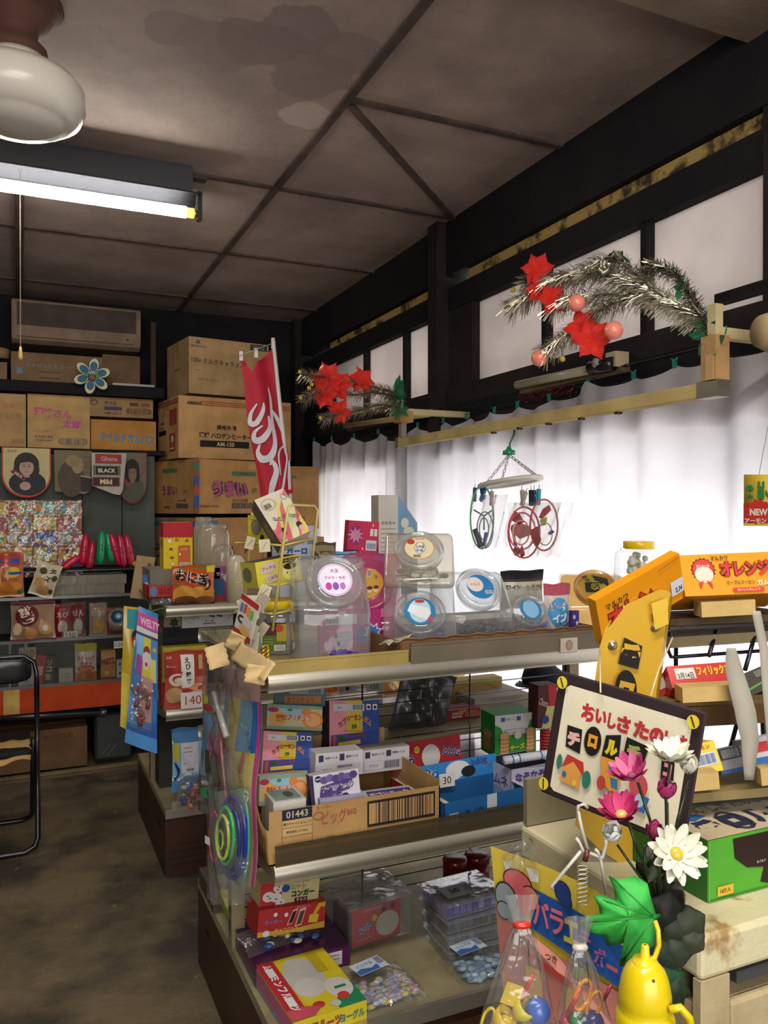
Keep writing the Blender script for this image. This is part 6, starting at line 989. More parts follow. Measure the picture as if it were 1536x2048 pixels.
# wall lamps
def walllamp(label, p0, p1):
    A = on('X', XW-.075, *p0); B = on('X', XW-.075, *p1); t = thing('wall_lamp', label, 'lamp', tuple(A)); L = B.y-A.y; dz = B.z-A.z
    MB().tube([(0, 0, 0), (0, L*.82, dz*.82)], .016, 'g#b4aa90', 14).build('unlit_tube', t)
    MB().box((.012, min(L, 0)+.0, -.034), (.05, max(L, 0)+.0, -.016), 'w#6c5a40').build('mount_board', t)
    MB().box((-.01, L-.0, -.02), (.045, L+.05, .03), 'w#c4b494').tube([(-.014, L*.80, dz*.8), (-.014, L+.01, dz)], .024, 'g#1a1818', 12).build('holder', t)
    MB().tube([(-.038, L*.88, .0), (-.028, L*.88, .0)], .016, 'g#a8a290', 12).build('starter', t)
    return t
walllamp('unlit tube lamp on the window sill beam, under the near tinsel', (1034, 770), (1236, 727))
A = on('X', XW-.09, 690, 852); B = on('X', XW-.09, 858, 828)
t = thing('wall_lamp', 'unlit tube lamp on the far window beam behind the far tinsel', 'lamp', tuple(A))
MB().tube([(0, 0, 0), (0, B.y-A.y, B.z-A.z)], .015, 'g#a89868', 12).build('unlit_tube', t); MB().box((.01, B.y-A.y, -.03), (.05, 0, -.016), 'w#5c3c30').build('mount_board', t)
# tinsel garlands
def garland(name, label, base, stems, reds, balls, berries, seed, cup, greens, dens=1.0):
    t = thing(name, label, 'garland', tuple(base)); rr = random.Random(seed); b = Vector(base)
    for st in stems:
        pts = [Vector(p)-b for p in st['p']]; m = MB()
        path = []
        for i in range(len(pts)-1):
            for k in range(6):
                u = k/6; p0 = pts[max(i-1, 0)]; p1 = pts[i]; p2 = pts[i+1]; p3 = pts[min(i+2, len(pts)-1)]
                path.append(.5*((2*p1)+(-p0+p2)*u+(2*p0-5*p1+4*p2-p3)*u*u+(-p0+3*p1-3*p2+p3)*u**3))
        path.append(pts[-1]); MB().tube(path, .003, 'w#4a4434', 6).build('stem', t)
        Lt = sum((a-c).length for a, c in zip(path, path[1:])); n = int(Lt*2000*dens*st.get('d', 1))
        for j in range(n):
            q = rr.random()*(len(path)-1.001); i = int(q); p = path[i].lerp(path[i+1], q-i); d = (path[i+1]-path[i]).normalized()
            v = Vector((rr.gauss(0, 1), rr.gauss(0, 1), rr.gauss(0, 1))); v = (v-d*v.dot(d)).normalized()
            ln = rr.uniform(.018, .042)*st.get('l', 1); tip = p+v*ln+d*ln*.45+Vector((0, 0, -ln*.25)); mid = p+v*ln*.55+d*ln*.1
            w_ = v.cross(d).normalized()*rr.uniform(.0008, .0016); k = len(m.v)
            m.v += [p-w_, p+w_, mid+w_, mid-w_, tip+w_*.6, tip-w_*.6]; mi = m.mi(rr.choice(st.get('c', ['m#c8bfa8', 'm#a89e86', 'm#e0dac8', 'm#8a8068', 'm#c8bfa8'])))
            for f in ((0, 1, 2, 3), (3, 2, 4, 5)): m.f.append([k+x for x in f]); m.m.append(mi); m.smooth.append(False)
        o = m.build('tinsel', t); o['kind'] = 'stuff'
    for p, s in reds:
        p = Vector(p)-b; m = MB()
        for j in range(6):
            a = j*pi/3+rr.uniform(-.3, .3); tilt = rr.uniform(-.4, .4); g1 = Vector((.912, -.41, 0)); U_ = (g1*cos(a)+Vector((0, 0, 1))*sin(a)).normalized(); out = Vector((-.205, -.456, 0)); V_ = U_.cross(Vector((-.41, -.912, 0))).normalized()
            m.surf(lambda u, v: p+U_*(s*u)+V_*(s*.34*sin(pi*min(u*1.1, 1))*(2*v-1))+out*(s*.3*sin(pi*u)*(1-abs(2*v-1))+s*tilt*u), 6, 4, 'g#c42a22', False)
        m.build('red_ribbon_flower', t)
    for p, r_ in balls:
        q = MB().ball(Vector(p)-b, r_, 'g#e0806c', 14).build('pink_ball', t)
    for p in berries: MB().ball(Vector(p)-b, .0085, 'g#b09c34', 8).build('gold_berry', t)
    for p, s in greens:
        p = Vector(p)-b; m = MB()
        for j in range(7):
            a = j*.9+rr.random(); U_ = Vector((rr.uniform(-.6, .6), cos(a), sin(a)+.3)).normalized(); V_ = U_.cross(Vector((1, .3, 0))).normalized()
            m.surf(lambda u, v: p+U_*(s*u)+V_*(s*.22*sin(pi*u)*(2*v-1)), 5, 2, rr.choice(['g#1c5a3c', 'g#2c7048', 'g#6a9a70']), False)
        m.build('green_leaves', t)
    if cup: MB().box(cup[0], cup[1], 'w#a8824c').build('cup', t)
    return t
X1 = lambda px, py, x=1.5: on('X', x, px, py)
garland('tinsel_garland', 'large silver tinsel spray with red bows and pink balls at the bar end', X1(1428, 690), [
    {'p': [X1(1428, 690), X1(1405, 640), X1(1380, 590), X1(1345, 545), X1(1300, 530)], 'd': 1.0, 'l': .75, 'c': ['m#8a8470', 'm#5c5a48', 'm#4a5a48', 'm#a09a84']},
    {'p': [X1(1405, 640), X1(1340, 610), X1(1290, 580), X1(1240, 560), X1(1180, 548, 1.45), X1(1110, 560, 1.42), X1(1060, 590, 1.40), X1(1020, 615, 1.38)], 'd': 1.35, 'l': 1.15},
    {'p': [X1(1310, 590), X1(1250, 600), X1(1200, 620, 1.44), X1(1170, 645, 1.42), X1(1120, 680, 1.4), X1(1090, 705, 1.4)], 'd': 1.2, 'l': 1.05},
    {'p': [X1(1300, 575), X1(1230, 520, 1.48), X1(1160, 545, 1.46), X1(1090, 575, 1.44), X1(1050, 565, 1.42)], 'd': 1.1},
    {'p': [X1(1270, 590), X1(1200, 590, 1.44), X1(1140, 600, 1.42), X1(1100, 620, 1.42)], 'd': 1.0}],
    [(X1(1075, 540, 1.40), .054), (X1(1085, 575, 1.40), .054), (X1(1108, 598, 1.40), .052), (X1(1165, 655, 1.40), .055), (X1(1185, 680, 1.40), .06)],
    [(X1(1153, 606, 1.36), .023), (X1(1227, 661, 1.40), .024), (X1(1079, 716, 1.38), .024)],
    [X1(1026, 580, 1.4), X1(1011, 612, 1.38), X1(1125, 718, 1.4)], 5, None, [(X1(1430, 688), .05), (X1(1415, 672), .05), (X1(1365, 580), .03)])
rosq = MB(); p = X1(1222, 527, 1.46)
for j in range(14): 
    a = j*.9; U_ = Vector((.2*sin(j*3), cos(a), sin(a))).normalized(); V_ = U_.cross(Vector((1, 0, 0)))
    rosq.surf(lambda u, v: U_*(.035*u)+V_*(.020*u*(2*v-1))+Vector((-.02*sin(3*u+j), 0, 0)), 4, 3, 'm#a8a08c')
tag(rosq.build('foil_rosette', loc=p), 'crumpled silver foil rosette on top of the near tinsel spray', 'rosette')
tag(MB().surf(lambda u, v: ((-.02*u), -.05*u+.015*v, .03*(1-u)-.015+.02*v), 4, 3, 'g#0f5a34').build('green_ribbon', loc=X1(1248, 530, 1.45)), 'dark green foil ribbon beside the silver rosette', 'ribbon')
Yg = lambda px, py, y=3.05: on('Y', y, px, py)
garland('tinsel_garland', 'smaller silver tinsel spray with red bows at the far bar end', Yg(805, 830), [
    {'p': [Yg(805, 830), Yg(795, 790), Yg(750, 775), Yg(700, 765), Yg(650, 755), Yg(604, 748)], 'd': 1.5, 'l': 1.0},
    {'p': [Yg(795, 795), Yg(750, 785), Yg(700, 790), Yg(650, 780), Yg(605, 800)], 'd': 1.3, 'l': 1.0},
    {'p': [Yg(800, 815), Yg(760, 810), Yg(720, 820), Yg(680, 828), Yg(645, 838)], 'd': 1.3, 'l': .95}],
    [(Yg(655, 758), .075), (Yg(675, 772), .07), (Yg(722, 760), .06), (Yg(648, 790), .06), (Yg(680, 822), .055)], [],
    [Yg(600, 744), Yg(624, 769), Yg(618, 776), Yg(602, 796), Yg(700, 769), Yg(641, 836), Yg(762, 776)], 9, None, [(Yg(795, 800), .08), (Yg(790, 785), .08), (Yg(800, 820), .05)], .8)
# hidden dark tinsel along the curtain top
mb = MB(); rr = random.Random(3)
for j in range(1500):
    y = rr.uniform(2.2, 3.3); p = Vector((XW-.05, y, 1.855+rr.uniform(-.02, .03))); v = Vector((rr.uniform(-.6, 0), rr.gauss(0, 1), rr.gauss(0, 1))).normalized()*rr.uniform(.015, .035)
    w_ = Vector((0, .0006, .0006)); k = len(mb.v); mb.v += [p-w_, p+w_, p+v]; mb.f.append([k, k+1, k+2]); mb.m.append(mb.mi('m#7a1c2c' if 2.35 < y < 2.7 else rr.choice(['m#1c4a3c', 'm#24405a', 'm#2a3a34']))); mb.smooth.append(False)
tag(mb.build('tinsel_rope'), 'dark red and green tinsel rope tucked behind the curtain top', 'garland', kind='stuff')
# drying hanger
H0 = on('X', XB, 1018, 868); yc = H0.y
dh = thing('drying_hanger', 'white oval clothes drying hanger with chains and coloured pegs', 'hanger', (XB, yc, H0.z))
zr = on('X', XB, 1014, 965).z-H0.z; zh = on('X', XB, 1018, 905).z-H0.z
MB().tube([(0, .0, .03), (.012, 0, .045), (.022, 0, .03), (.02, 0, .0), (.004, .0, -.03), (0, 0, zh)], .0035, 'g#16462c', 8).build('hook', dh)
MB().lathe([(.006, zh+.02), (.01, zh+.01), (.020, zh+.006), (.022, zh-.008), (.001, zh-.008)], 'g#1a7a48', 16).build('hub', dh)
RU, RV = .165, .055
ring = [(RV*cos(a), RU*sin(a), zr-.012*sin(a)) for a in [2*pi*j/48 for j in range(48)]]
MB().tube([(x, y, z) for x, y, z in ring], .0095, 'g#c8c4b8', 8, True).build('ring_frame', dh)
for k in (5, 9, 27, 31):
    a = Vector((0, 0, zh-.008)); b = Vector(ring[(k*48//36) % 48]); n = 9; mb = MB()
    for i in range(n):
        p = a.lerp(b, i/n); q = a.lerp(b, (i+1)/n); d = (q-p); s_ = d.cross(Vector((1, 0, 0) if i % 2 else (0.3, 1, 0))).normalized()*.0035
        mb.tube([p, p+d*.15+s_, p+d*.9+s_, p+d*1.08, p+d*.9-s_, p+d*.15-s_], .0013, 'g#8a8682', 5, True)
    mb.build('chain', dh)
def peg(px, py, col, x=XB-.03, tilt=0):
    p = on('X', x, px, py)-Vector((XB, yc, H0.z)); o = MB().box((-.004, -.007, -.05), (-.0005, .007, .0), col).box((.0005, -.007, -.05), (.004, .007, .0), col).tube([(0, -.008, -.018), (0, .008, -.018)], .003, 'm#8a8a8a', 6).tube([(0, 0, 0), (0, 0, .014)], .0012, 'm#8a8a8a', 5).build('peg', dh, loc=p, rot=(R(tilt), 0, 0)); return o
for px, py, c, tl in ((950, 975, 'g#2a4a7a', 5), (962, 972, 'g#33588c', -20), (970, 978, 'g#33588c', 35), (984, 982, 'g#b89a88', 4), (1044, 980, 'g#a8a29a', -8), (1052, 984, 'g#b0aaa0', 30), (1062, 980, 'g#26304a', 0), (1068, 980, 'g#2a3550', 0), (1078, 978, 'g#2a9aa0', 6)): peg(px, py, c, tilt=tl)
def toybag(label, x, rings, extra, bag, tris=()):
    t = thing('toy_bag', label, 'toy bag', (0, 0, 0))
    for (px, py, ry, rz, th, col, xx) in rings:
        c = on('X', xx, px, py); s_ = (c-CAM).length/F; MB().tube([c+Vector((.912*ry*s_*cos(a), -.41*ry*s_*cos(a), rz*s_*sin(a))) for a in [2*pi*j/36 for j in range(36)]], th, col, 8, True).build('ring', t)
    for (pts, th, col, nm) in extra: MB().tube([on('X', x-.01, *p) for p in pts], th, col, 8).build(nm, t)
    for (pts, col, nm) in tris: mb = MB(); mb.add([on('X', x-.012, *p) for p in pts], [tuple(range(len(pts)))], col); mb.build(nm, t, solid=.003)
    x0, y0, x1, y1 = bag; a = on('X', x-.03, x0, y0); b = on('X', x-.03, x1, y1)
    for dx in (0, .045):
        mb = MB(); mb.surf(lambda u, v: (x-.03+dx+.008*sin(u*15+v*7), a.y+(b.y-a.y)*u, a.z+(b.z-a.z)*v+.006*sin(u*21)*v), 16, 16, 'bag'); mb.build('plastic_wrap', t)
    return t
toybag('green-ringed propeller toy in clear wrap hanging from blue pegs', XB-.03, [(964, 1035, 23, 62, .003, 'g#2a8a54', XB-.03), (970, 1060, 16, 36, .002, 'g#2c3466', XB-.035), (968, 1058, 9, 22, .002, 'g#3a6a58', XB-.04)], [([(950, 1060), (962, 1092)], .010, 'g#1a1a20', 'handle'), ([(968, 1092), (972, 1065)], .006, 'g#2a3a90', 'blue_tube'), ([(948, 1020), (968, 1032), (985, 1020)], .003, 'g#4a8a6c', 'spoke'), ([(968, 1030), (968, 1060)], .003, 'g#4a8a6c', 'spoke')], (940, 990, 990, 1100))
toybag('red-ringed propeller toys in clear wrap hanging from grey pegs', XB-.03, [(1048, 1065, 31, 50, .0032, 'g#b0222a', XB-.05), (1088, 1050, 27, 50, .003, 'g#a82430', XB-.02), (1044, 1062, 26, 36, .003, 'g#d84a78', XB-.04), (1042, 1065, 16, 24, .0025, 'g#e08a7a', XB-.05), (1090, 1068, 14, 22, .0015, 'g#2a3440', XB-.03)], [([(1024, 1055), (1030, 1085), (1034, 1106)], .005, 'g#17171a', 'handle'), ([(1032, 1098), (1036, 1108)], .012, 'g#17171a', 'handle_end')], (1012, 1005, 1120, 1118),
       [([(1078, 1035), (1086, 1018), (1098, 1010), (1102, 1020), (1084, 1038)], 'g#b8222a', 'red_blade'), ([(1022, 1040), (1028, 1022), (1038, 1026), (1048, 1044), (1040, 1050)], 'g#b8222a', 'red_blade'), ([(1062, 1060), (1076, 1052), (1082, 1080), (1074, 1096), (1066, 1085)], 'g#b8222a', 'red_blade'), ([(1044, 1090), (1050, 1110), (1042, 1116), (1040, 1100)], 'g#b8222a', 'red_blade'), ([(1096, 1066), (1104, 1060), (1109, 1064), (1100, 1070)], 'g#2438a0', 'blue_blade'), ([(1080, 1040), (1094, 1034), (1092, 1050), (1084, 1052)], 'g#c8b858', 'yellow_card'), ([(1022, 1052), (1034, 1044), (1058, 1052), (1060, 1070), (1040, 1078), (1026, 1066)], 'g#d88a86', 'pink_card')])
# red flag
fl = thing('red_banner', 'tall narrow red banner with white flowing letters on a white pole', 'banner', (0, 0, 0))
FP = [on('Y', 3.62, 480, 716), on('Y', 3.62, 547, 694), on('Y', 3.55, 588, 985), on('Y', 3.55, 522, 1002)]
def SF(u, v, l):
    p = FP[3].lerp(FP[2], u).lerp(FP[0].lerp(FP[1], u), v); drop = -.02*sin(pi*u)*(v**6)*2 - (.05*max(0, 1-abs(u-.3)*5))*(v**14)
    return (p.x+.004*sin(v*9), p.y-l+.014*sin(u*7+v*2.5), p.z+drop)
mb = MB(); mb.surf(lambda u, v: SF(u, v, 0), 24, 50, '#a81c2e')
def blob(pts, wds):
    n = len(pts); q = []
    for i in range(n-1):
        for k in range(8):
            u = k/8; P0, P1, P2, P3 = [Vector(pts[min(max(i+j, 0), n-1)]) for j in (-1, 0, 1, 2)]
            c = .5*((2*P1)+(-P0+P2)*u+(2*P0-5*P1+4*P2-P3)*u*u+(-P0+3*P1-3*P2+P3)*u**3); q.append((c.x, c.y, wds[i]+(wds[i+1]-wds[i])*u))
    vs = []; fs = []
    for i, (x, y, w_) in enumerate(q):
        a = q[max(i-1, 0)]; b = q[min(i+1, len(q)-1)]; dx, dy = (b[0]-a[0]), (b[1]-a[1])*4.2; l = math.hypot(dx, dy) or 1; nx, ny = -dy/l*w_, dx/l*w_/4.2
        vs += [SF(x-nx, y-ny, .006), SF(x+nx, y+ny, .006)]
    for i in range(len(q)-1): fs.append((2*i, 2*i+1, 2*i+3, 2*i+2))
    mb.add(vs, fs, '#c8c4c8')
blob([(.28, .66), (.10, .60), (.06, .54), (.22, .53), (.42, .60), (.46, .66)], [.02, .05, .07, .08, .06, .01])
blob([(.36, .50), (.14, .47), (.10, .42), (.30, .41), (.55, .47), (.56, .56)], [.02, .05, .08, .10, .07, .02])
blob([(.22, .38), (.12, .33), (.20, .28), (.42, .28), (.62, .36), (.66, .5), (.70, .66), (.66, .76)], [.02, .06, .10, .10, .07, .05, .04, .01])
blob([(.66, .60), (.84, .52), (.95, .42)], [.02, .06, .05]); blob([(.30, .02), (.40, .10), (.52, .18), (.44, .25), (.38, .22)], [.06, .09, .07, .04, .02]); blob([(.62, .14), (.66, .28), (.88, .32), (.92, .24), (.76, .14), (.60, .02)], [.01, .03, .03, .03, .04, .03]); blob([(.98, .22), (.90, .12), (.86, .02)], [.02, .06, .05])
mb.build('banner_cloth', fl)
a = on('Y', 3.6, 546, 676); b = on('Y', 3.58, 580, 1000); b = b+(b-a)*((b.z-1.042)/(a.z-b.z)); MB().tube([a, b], .009, 'g#c8c6bc', 10).build('pole', fl)
MB().tube([on('Y', 3.6, 478, 712), on('Y', 3.6, 552, 684)], .002, 'g#8a8478', 6).build('crossbar', fl)
for p in ((482, 708), (512, 702), (546, 684)): q = on('Y', 3.605, *p); MB().box((-.008, -.003, -.03), (.008, .003, .012), 'g#cfccc4').build('strap', fl, loc=q)
# small poster hanging at the right edge
P = on('X', 1.42, 1488, 950); 
def SP(u, v, l): q = on('X', 1.40, 1488+60*u, 1052-(103)*v) ; return (q.x-l, q.y, q.z)
mb = MB(); mb.surf(lambda u, v: SP(u, v, 0), 2, 2, '#c0a42c'); mb.art(SP, [('r', 0, .0, 1, .44, '#a82820'), ('r', 0, .0, 1, .05, '#c8b040'), ('s', .5, .28, .26, 12, .8, '#b8302a'), ('t', .52, .27, .13, 'NEW', '#d0c8b8', .6, .04), ('t', .5, .10, .10, 'アーモンド', '#d0c8b0', .9, .03), ('t', .22, .74, .14, 'さ', '#2a7a44', .3, .08, -90), ('t', .22, .58, .14, 'く', '#2a7a44', .3, .08, -90), ('t', .6, .80, .14, 'コ', '#2a7a44', .3, .08, -90), ('t', .6, .62, .14, 'ー', '#2a7a44', .3, .08, -90), ('t', .86, .62, .14, 'ン', '#2a7a44', .3, .08, -90)], .6, .0008, sub=2)
tag(mb.build('hanging_poster', solid=.001), 'small yellow and red NEW poster hanging at the right edge', 'poster')
P1_ = SP(.5, 1, 0); tag(MB().tube([P1_, (P1_[0]+.25, P1_[1], ZC-.3), (XW-.03, P1_[1], 2.4)], .0008, 'g#9a9a90', 5).build('poster_string'), 'thin string holding the yellow poster at the right edge', 'string')
# ================================================================ foreground: cream chest, racks, signs, flowers, toys
ZT9 = .93
ck = thing('cream_chest', 'cream painted chest with peeling top in the right foreground', 'chest', (.705, .69, 0))
CWd, CDp = .95, .365
MB().box((0, 0, ZT9-.05), (CWd, CDp, ZT9), 'chippy').build('top_board', ck, bevel=.006)
MB().box((.004, .012, 0), (CWd, CDp, ZT9-.085), 'cream').box((.004, .03, ZT9-.085), (CWd, CDp, ZT9-.05), 'w#5a4a38').build('body', ck)
for x in (.0, .5): 
    mb = MB().box((x, 0, 0), (x+.045, .012, ZT9-.05), 'cream')
    for k in range(7): mb.box((x+.018, -.001, .08+k*.115), (x+.024, 0, .13+k*.115), '#1c1410')
    mb.build('slotted_post', ck, bevel=.002)
for i, (z0, z1) in enumerate(((.79, .845), (.62, .775), (.45, .605), (.28, .435))):
    MB().box((.047, .0, z0), (.498, .012, z1), 'cream').build('front_panel', ck, bevel=.004)
MB().box((.06, .004, .862), (.30, .02, .876), 'm#8c8c92').build('metal_rail', ck)
fb('cloth_box', 'grey-tan box side standing behind the sign on the chest', 'box', 1.04, 1054, 1200, 1560, 1640, .01, 'w#8c8268', z0=ZT9+.002)
# green box
G = on('Z', ZT9+.001, 1415, 1805); gh = .076; gw = .30; gd = .135
mb = MB().box((0, 0, 0), (gw, gd, gh), '#4e9a2c')
faces(mb, gw, gd, gh, [('p', [(.14, .95), (.15, .62), (.22, .42), (.32, .36), (.30, .12), (.36, .05), (.42, .2), (.52, .38), (.62, .6), (.62, .95)], '#2a1814'), ('p', [(.34, .05), (.62, .7), (.9, .95), (1, .8), (.75, .35), (.4, .04)], '#c8ccc0'), ('p', [(.37, .10), (.62, .62), (.88, .88), (.95, .78), (.72, .38), (.42, .08)], '#7aa83c'), ('k', [(.42, .12), (.85, .78)], .03, '#c8ccc0'), ('r', .05, .06, .14, .22, '#c8a830'), ('t', .095, .14, .08, '16個入', '#6a1c14', .08), ('t', .30, .48, .05, 'もぐもぐ', '#c0b8b0', .08), ('r', 0, .0, 1, .03, '#3c7a24'), ('r', .0, 0, .004, 1, '#6ab040')], left=[('r', 0, 0, 1, 1, '#2e6a24'), ('e', .4, .3, .12, .22, '#a8a0a0')], top=[('r', 0, 0, 1, 1, '#4a9a34'), ('p', [(0, .0), (1, 0), (1, .72), (0, .62)], '#b8aa8c'), ('p', [(.02, .52), (.12, .62), (.2, .45), (.1, .38)], '#2a5a90'), ('p', [(.14, .7), (.22, .6), (.18, .5)], '#b88a60')] + [('t', .12+.15*i, .24, .30, c, '#23263c', .12, .10) for i, c in enumerate('チロルチョ')] + [('o', .12+.15*i, .24, .07, .21, .16, '#23263c') for i in (1,)] + [('t', .38, .56, .16, 'おいしさ たのしさ', '#5a4a40', .5, .01), ('s', .62, .86, .09, 8, .6, '#c8c4b8')])
tag(mb.build('chocolate_box', loc=G), 'bright green chocolate box with kraft lid lettering on the chest', 'box')
# sign board
A = at(1080, 1583, 1.06); B = at(1368, 1702, .93); C = at(1117, 1340, 1.06)
SG = box3('picture_sign', 'white sign with black frame, red Japanese slogan and toy drawings', 'sign', A, B, C, .004, '#2a1c20', [('p', [(.10, .05), (.90, .05), (.93, .08), (.93, .88), (.90, .91), (.10, .91), (.07, .88), (.07, .08)], '#cfc6ac'),
    ('t', .26, .74, .14, 'お', '#a82c30', .10, .06), ('t', .35, .74, .11, 'い', '#a82c30', .08, .06), ('t', .43, .735, .12, 'し', '#a82c30', .06, .06), ('t', .51, .74, .13, 'さ', '#a82c30', .09, .06), ('t', .63, .74, .13, 'た', '#a82c30', .10, .06), ('t', .73, .735, .12, 'の', '#a82c30', .09, .06), ('t', .81, .735, .12, 'し', '#a82c30', .06, .06), ('t', .89, .74, .12, 'さ', '#a82c30', .06, .05),
    ('p', [(.14, .43), (.25, .41), (.24, .60), (.13, .60)], '#17120f'), ('t', .19, .505, .12, 'チ', '#c89a98', .09, .08), ('e', .325, .54, .060, .115, '#17120f'), ('t', .325, .54, .10, 'ロ', '#c88a28', .065, .08), ('p', [(.40, .43), (.52, .45), (.51, .66), (.41, .62)], '#17120f'), ('t', .46, .54, .12, 'ル', '#c8b428', .085, .08), ('p', [(.54, .42), (.68, .5), (.70, .64), (.55, .66)], '#17120f'), ('t', .61, .56, .12, 'チ', '#8a9a4c', .09, .08), ('p', [(.80, .44), (.88, .46), (.87, .60), (.79, .58)], '#17120f'), ('t', .835, .52, .10, 'コ', '#c87a88', .05, .08),
    ('p', [(.14, .16), (.16, .28), (.22, .34), (.28, .28), (.29, .14)], '#c88a40'), ('p', [(.14, .26), (.17, .38), (.29, .36), (.31, .25), (.22, .34)], '#a8302c'), ('e', .12, .30, .02, .06, '#2a6a58'), ('e', .33, .24, .03, .07, '#2a6a58'), ('e', .17, .22, .015, .025, '#2a5a90'), ('e', .25, .18, .015, .025, '#c8b040'),
    ('p', [(.40, .46), (.44, .28), (.54, .18), (.56, .34), (.50, .46)], '#c88a30'), ('e', .435, .26, .03, .055, '#a83a30'), ('e', .52, .18, .03, .055, '#a83a30'), ('p', [(.46, .44), (.50, .44), (.53, .35), (.48, .35)], '#2a6aa0'), ('p', [(.49, .33), (.54, .33), (.55, .26), (.51, .26)], '#2a6aa0'),
    ('p', [(.62, .18), (.74, .16), (.76, .28), (.64, .30)], '#2a5a98'), ('e', .68, .34, .06, .09, '#b0444c'), ('e', .70, .24, .03, .05, '#8ab0c0'), ('b', .55, .09, .63, .19, '#1c1c1c'),
    ('e', .055, .92, .038, .05, '#c8b430'), ('e', .945, .92, .038, .05, '#c8b430'), ('e', .04, .09, .036, .05, '#c8b430'), ('k', [(.04, .955), (.07, .885)], .012, '#3a2c18'), ('k', [(.93, .955), (.96, .885)], .012, '#3a2c18'), ('k', [(.035, .13), (.045, .05)], .012, '#3a2c18')])
SG.modifiers.new('bevel', 'BEVEL').width = .002
for i, ((x0, y0), (x1, y1)) in enumerate((((1199, 1300), (1201, 1385)), ((1345, 1275), (1290, 1428)))):
    tag(MB().tube([at(x0, y0, 1.08), at((x0+x1)/2, (y0+y1)/2-12, 1.05), at(x1, y1, 1.0)], .0012, 'g#b8a888', 6).build('string'), ['pale string holding the white sign at its left', 'pale string holding the white sign at its right'][i], 'string')
# yellow stand board
YP = [(1150, 1650), (1198, 1300), (1210, 1255), (1228, 1220), (1318, 1179), (1332, 1180), (1340, 1190), (1308, 1420), (1290, 1760), (1200, 1700)]
PY = lambda x, y: at(x, y, 1.14+(1340-x)*-.0002)
mb = MB(); n = len(YP); dd = ray(1250, 1450).normalized()*.012
vs = [PY(*p) for p in YP]; mb.add(vs+[v+dd+Vector((.006, 0, 0)) for v in vs], [tuple(range(n)), tuple(range(2*n-1, n-1, -1))]+[(i, (i+1) % n, n+(i+1) % n, n+i) for i in range(n)], 'g#b8902a')
def SY(u, v, l): return PY(1150+190*u, 1760-580*v)-dd*(l/.012)
mb.art(SY, [('p', [(.455, .745), (.665, .725), (.71, .805), (.52, .835)], '#17120f'), ('t', .585, .778, .075, 'チ', '#b8902a', .2, .10, -14), ('e', .535, .655, .115, .068, '#17120f'), ('t', .535, .652, .06, 'ロ', '#b8902a', .16, .10, -14), ('p', [(.84, .86), (.98, .88), (.97, .97), (.80, .95)], '#c8a434')], .33, .004)
yb = mb.build('yellow_board'); tag(yb, 'tall yellow board with black block lettering and two metal snaps', 'sign')
for (px, py) in ((1309, 1254), (1224, 1290)):
    q = MB().lathe([(.001, .004), (.004, .003), (.0055, 0), (.007, 0), (.0075, -.002), (.001, -.002)], 'm#a89a78', 20).build('metal_snap', yb); q.matrix_world = Matrix.Translation(PY(px, py)-dd*.25) @ (-dd).to_track_quat('Z', 'Y').to_matrix().to_4x4()
# orange gum boxes
og = [('s', .2, .62, .30, 18, .86, '#4a2418'), ('s', .2, .62, .26, 18, .9, '#b83028'), ('e', .2, .50, .085, .20, '#c8b8a8'), ('t', .2, .70, .10, '当たりつき', '#c8b8a8', .12), ('p', [(.14, .3), (.19, .36), (.15, .14)], '#b83028'), ('p', [(.26, .3), (.21, .36), (.26, .14)], '#b83028'), ('t', .36, .88, .12, 'マルカワ', '#2a2a14', .16, .02), ('t', .58, .62, .40, 'オレンジ', '#4a1c10', .48, .12), ('t', .58, .62, .38, 'オレンジ', '#b82c24', .46, .05), ('t', .52, .28, .11, 'マーブルフーセン', '#3a4a18', .26, .02), ('t', .72, .26, .14, 'ガム', '#c8c0a0', .12, .05), ('r', .44, .05, .72, .15, '#b83028'), ('t', .58, .10, .06, 'おいしいオレンジ', '#d0b8a0', .24), ('r', .84, .48, .98, .60, '#b85a20')]
rnd9 = thing
box3('gum_box', 'right orange marble gum box with red ribbon medal, lying on the rack top', 'gum box', at(1371, 1193, 1.17), at(1590, 1184, 1.17), at(1349, 1111, 1.19), .10, 'g#cc8414', og, left=[('r', 0, 0, 1, 1, '#c07a18')])
box3('gum_box', 'left orange marble gum box, tilted and half behind the yellow board', 'gum box', at(1207, 1292, 1.12), at(1370, 1194, 1.18), at(1180, 1208, 1.09), .016, 'g#cc8414', [('t', .22, .74, .14, 'マルカワ', '#2a2a14', .26, .02), ('t', .36, .44, .5, 'オレン', '#4a1c10', .56, .10), ('t', .36, .44, .48, 'オレン', '#b82c24', .54, .04), ('k', [(.72, .88), (.98, .93)], .03, '#b86a20'), ('r', .84, .18, .99, .5, '#b8bcc4'), ('t', .93, .28, .12, '0.34', '#1c1c1c', .08)])
# rack behind the sign: wires, slats, blocks
rw = thing('merchandise_rack', 'dark wire and wood tiered rack carrying gum boxes on the chest', 'rack', (0, 0, 0))
def slat(y0, y1, xl, d0, d1, k, nm='shelf_slat', th=.012):
    A = at(xl, y0, d0); B = at(1600, y1, d1); ax = B-A
    vs = []
    for P_ in (A, B):
        for dy, dz in ((0, 0), (0, -th), (.08, -th), (.08, 0)): vs.append(P_+Vector((0, dy, dz)))
    MB().add(vs, [(0, 1, 5, 4), (1, 2, 6, 5), (2, 3, 7, 6), (3, 0, 4, 7), (0, 3, 2, 1), (4, 5, 6, 7)], k).build(nm, rw)
slat(1238, 1226, 1340, 1.20, 1.22, 'w#57452f'); slat(1254, 1243, 1340, 1.19, 1.21, 'g#2a2220', th=.004); slat(1275, 1258, 1342, 1.21, 1.23, 'w#8c7c5c', th=.016)
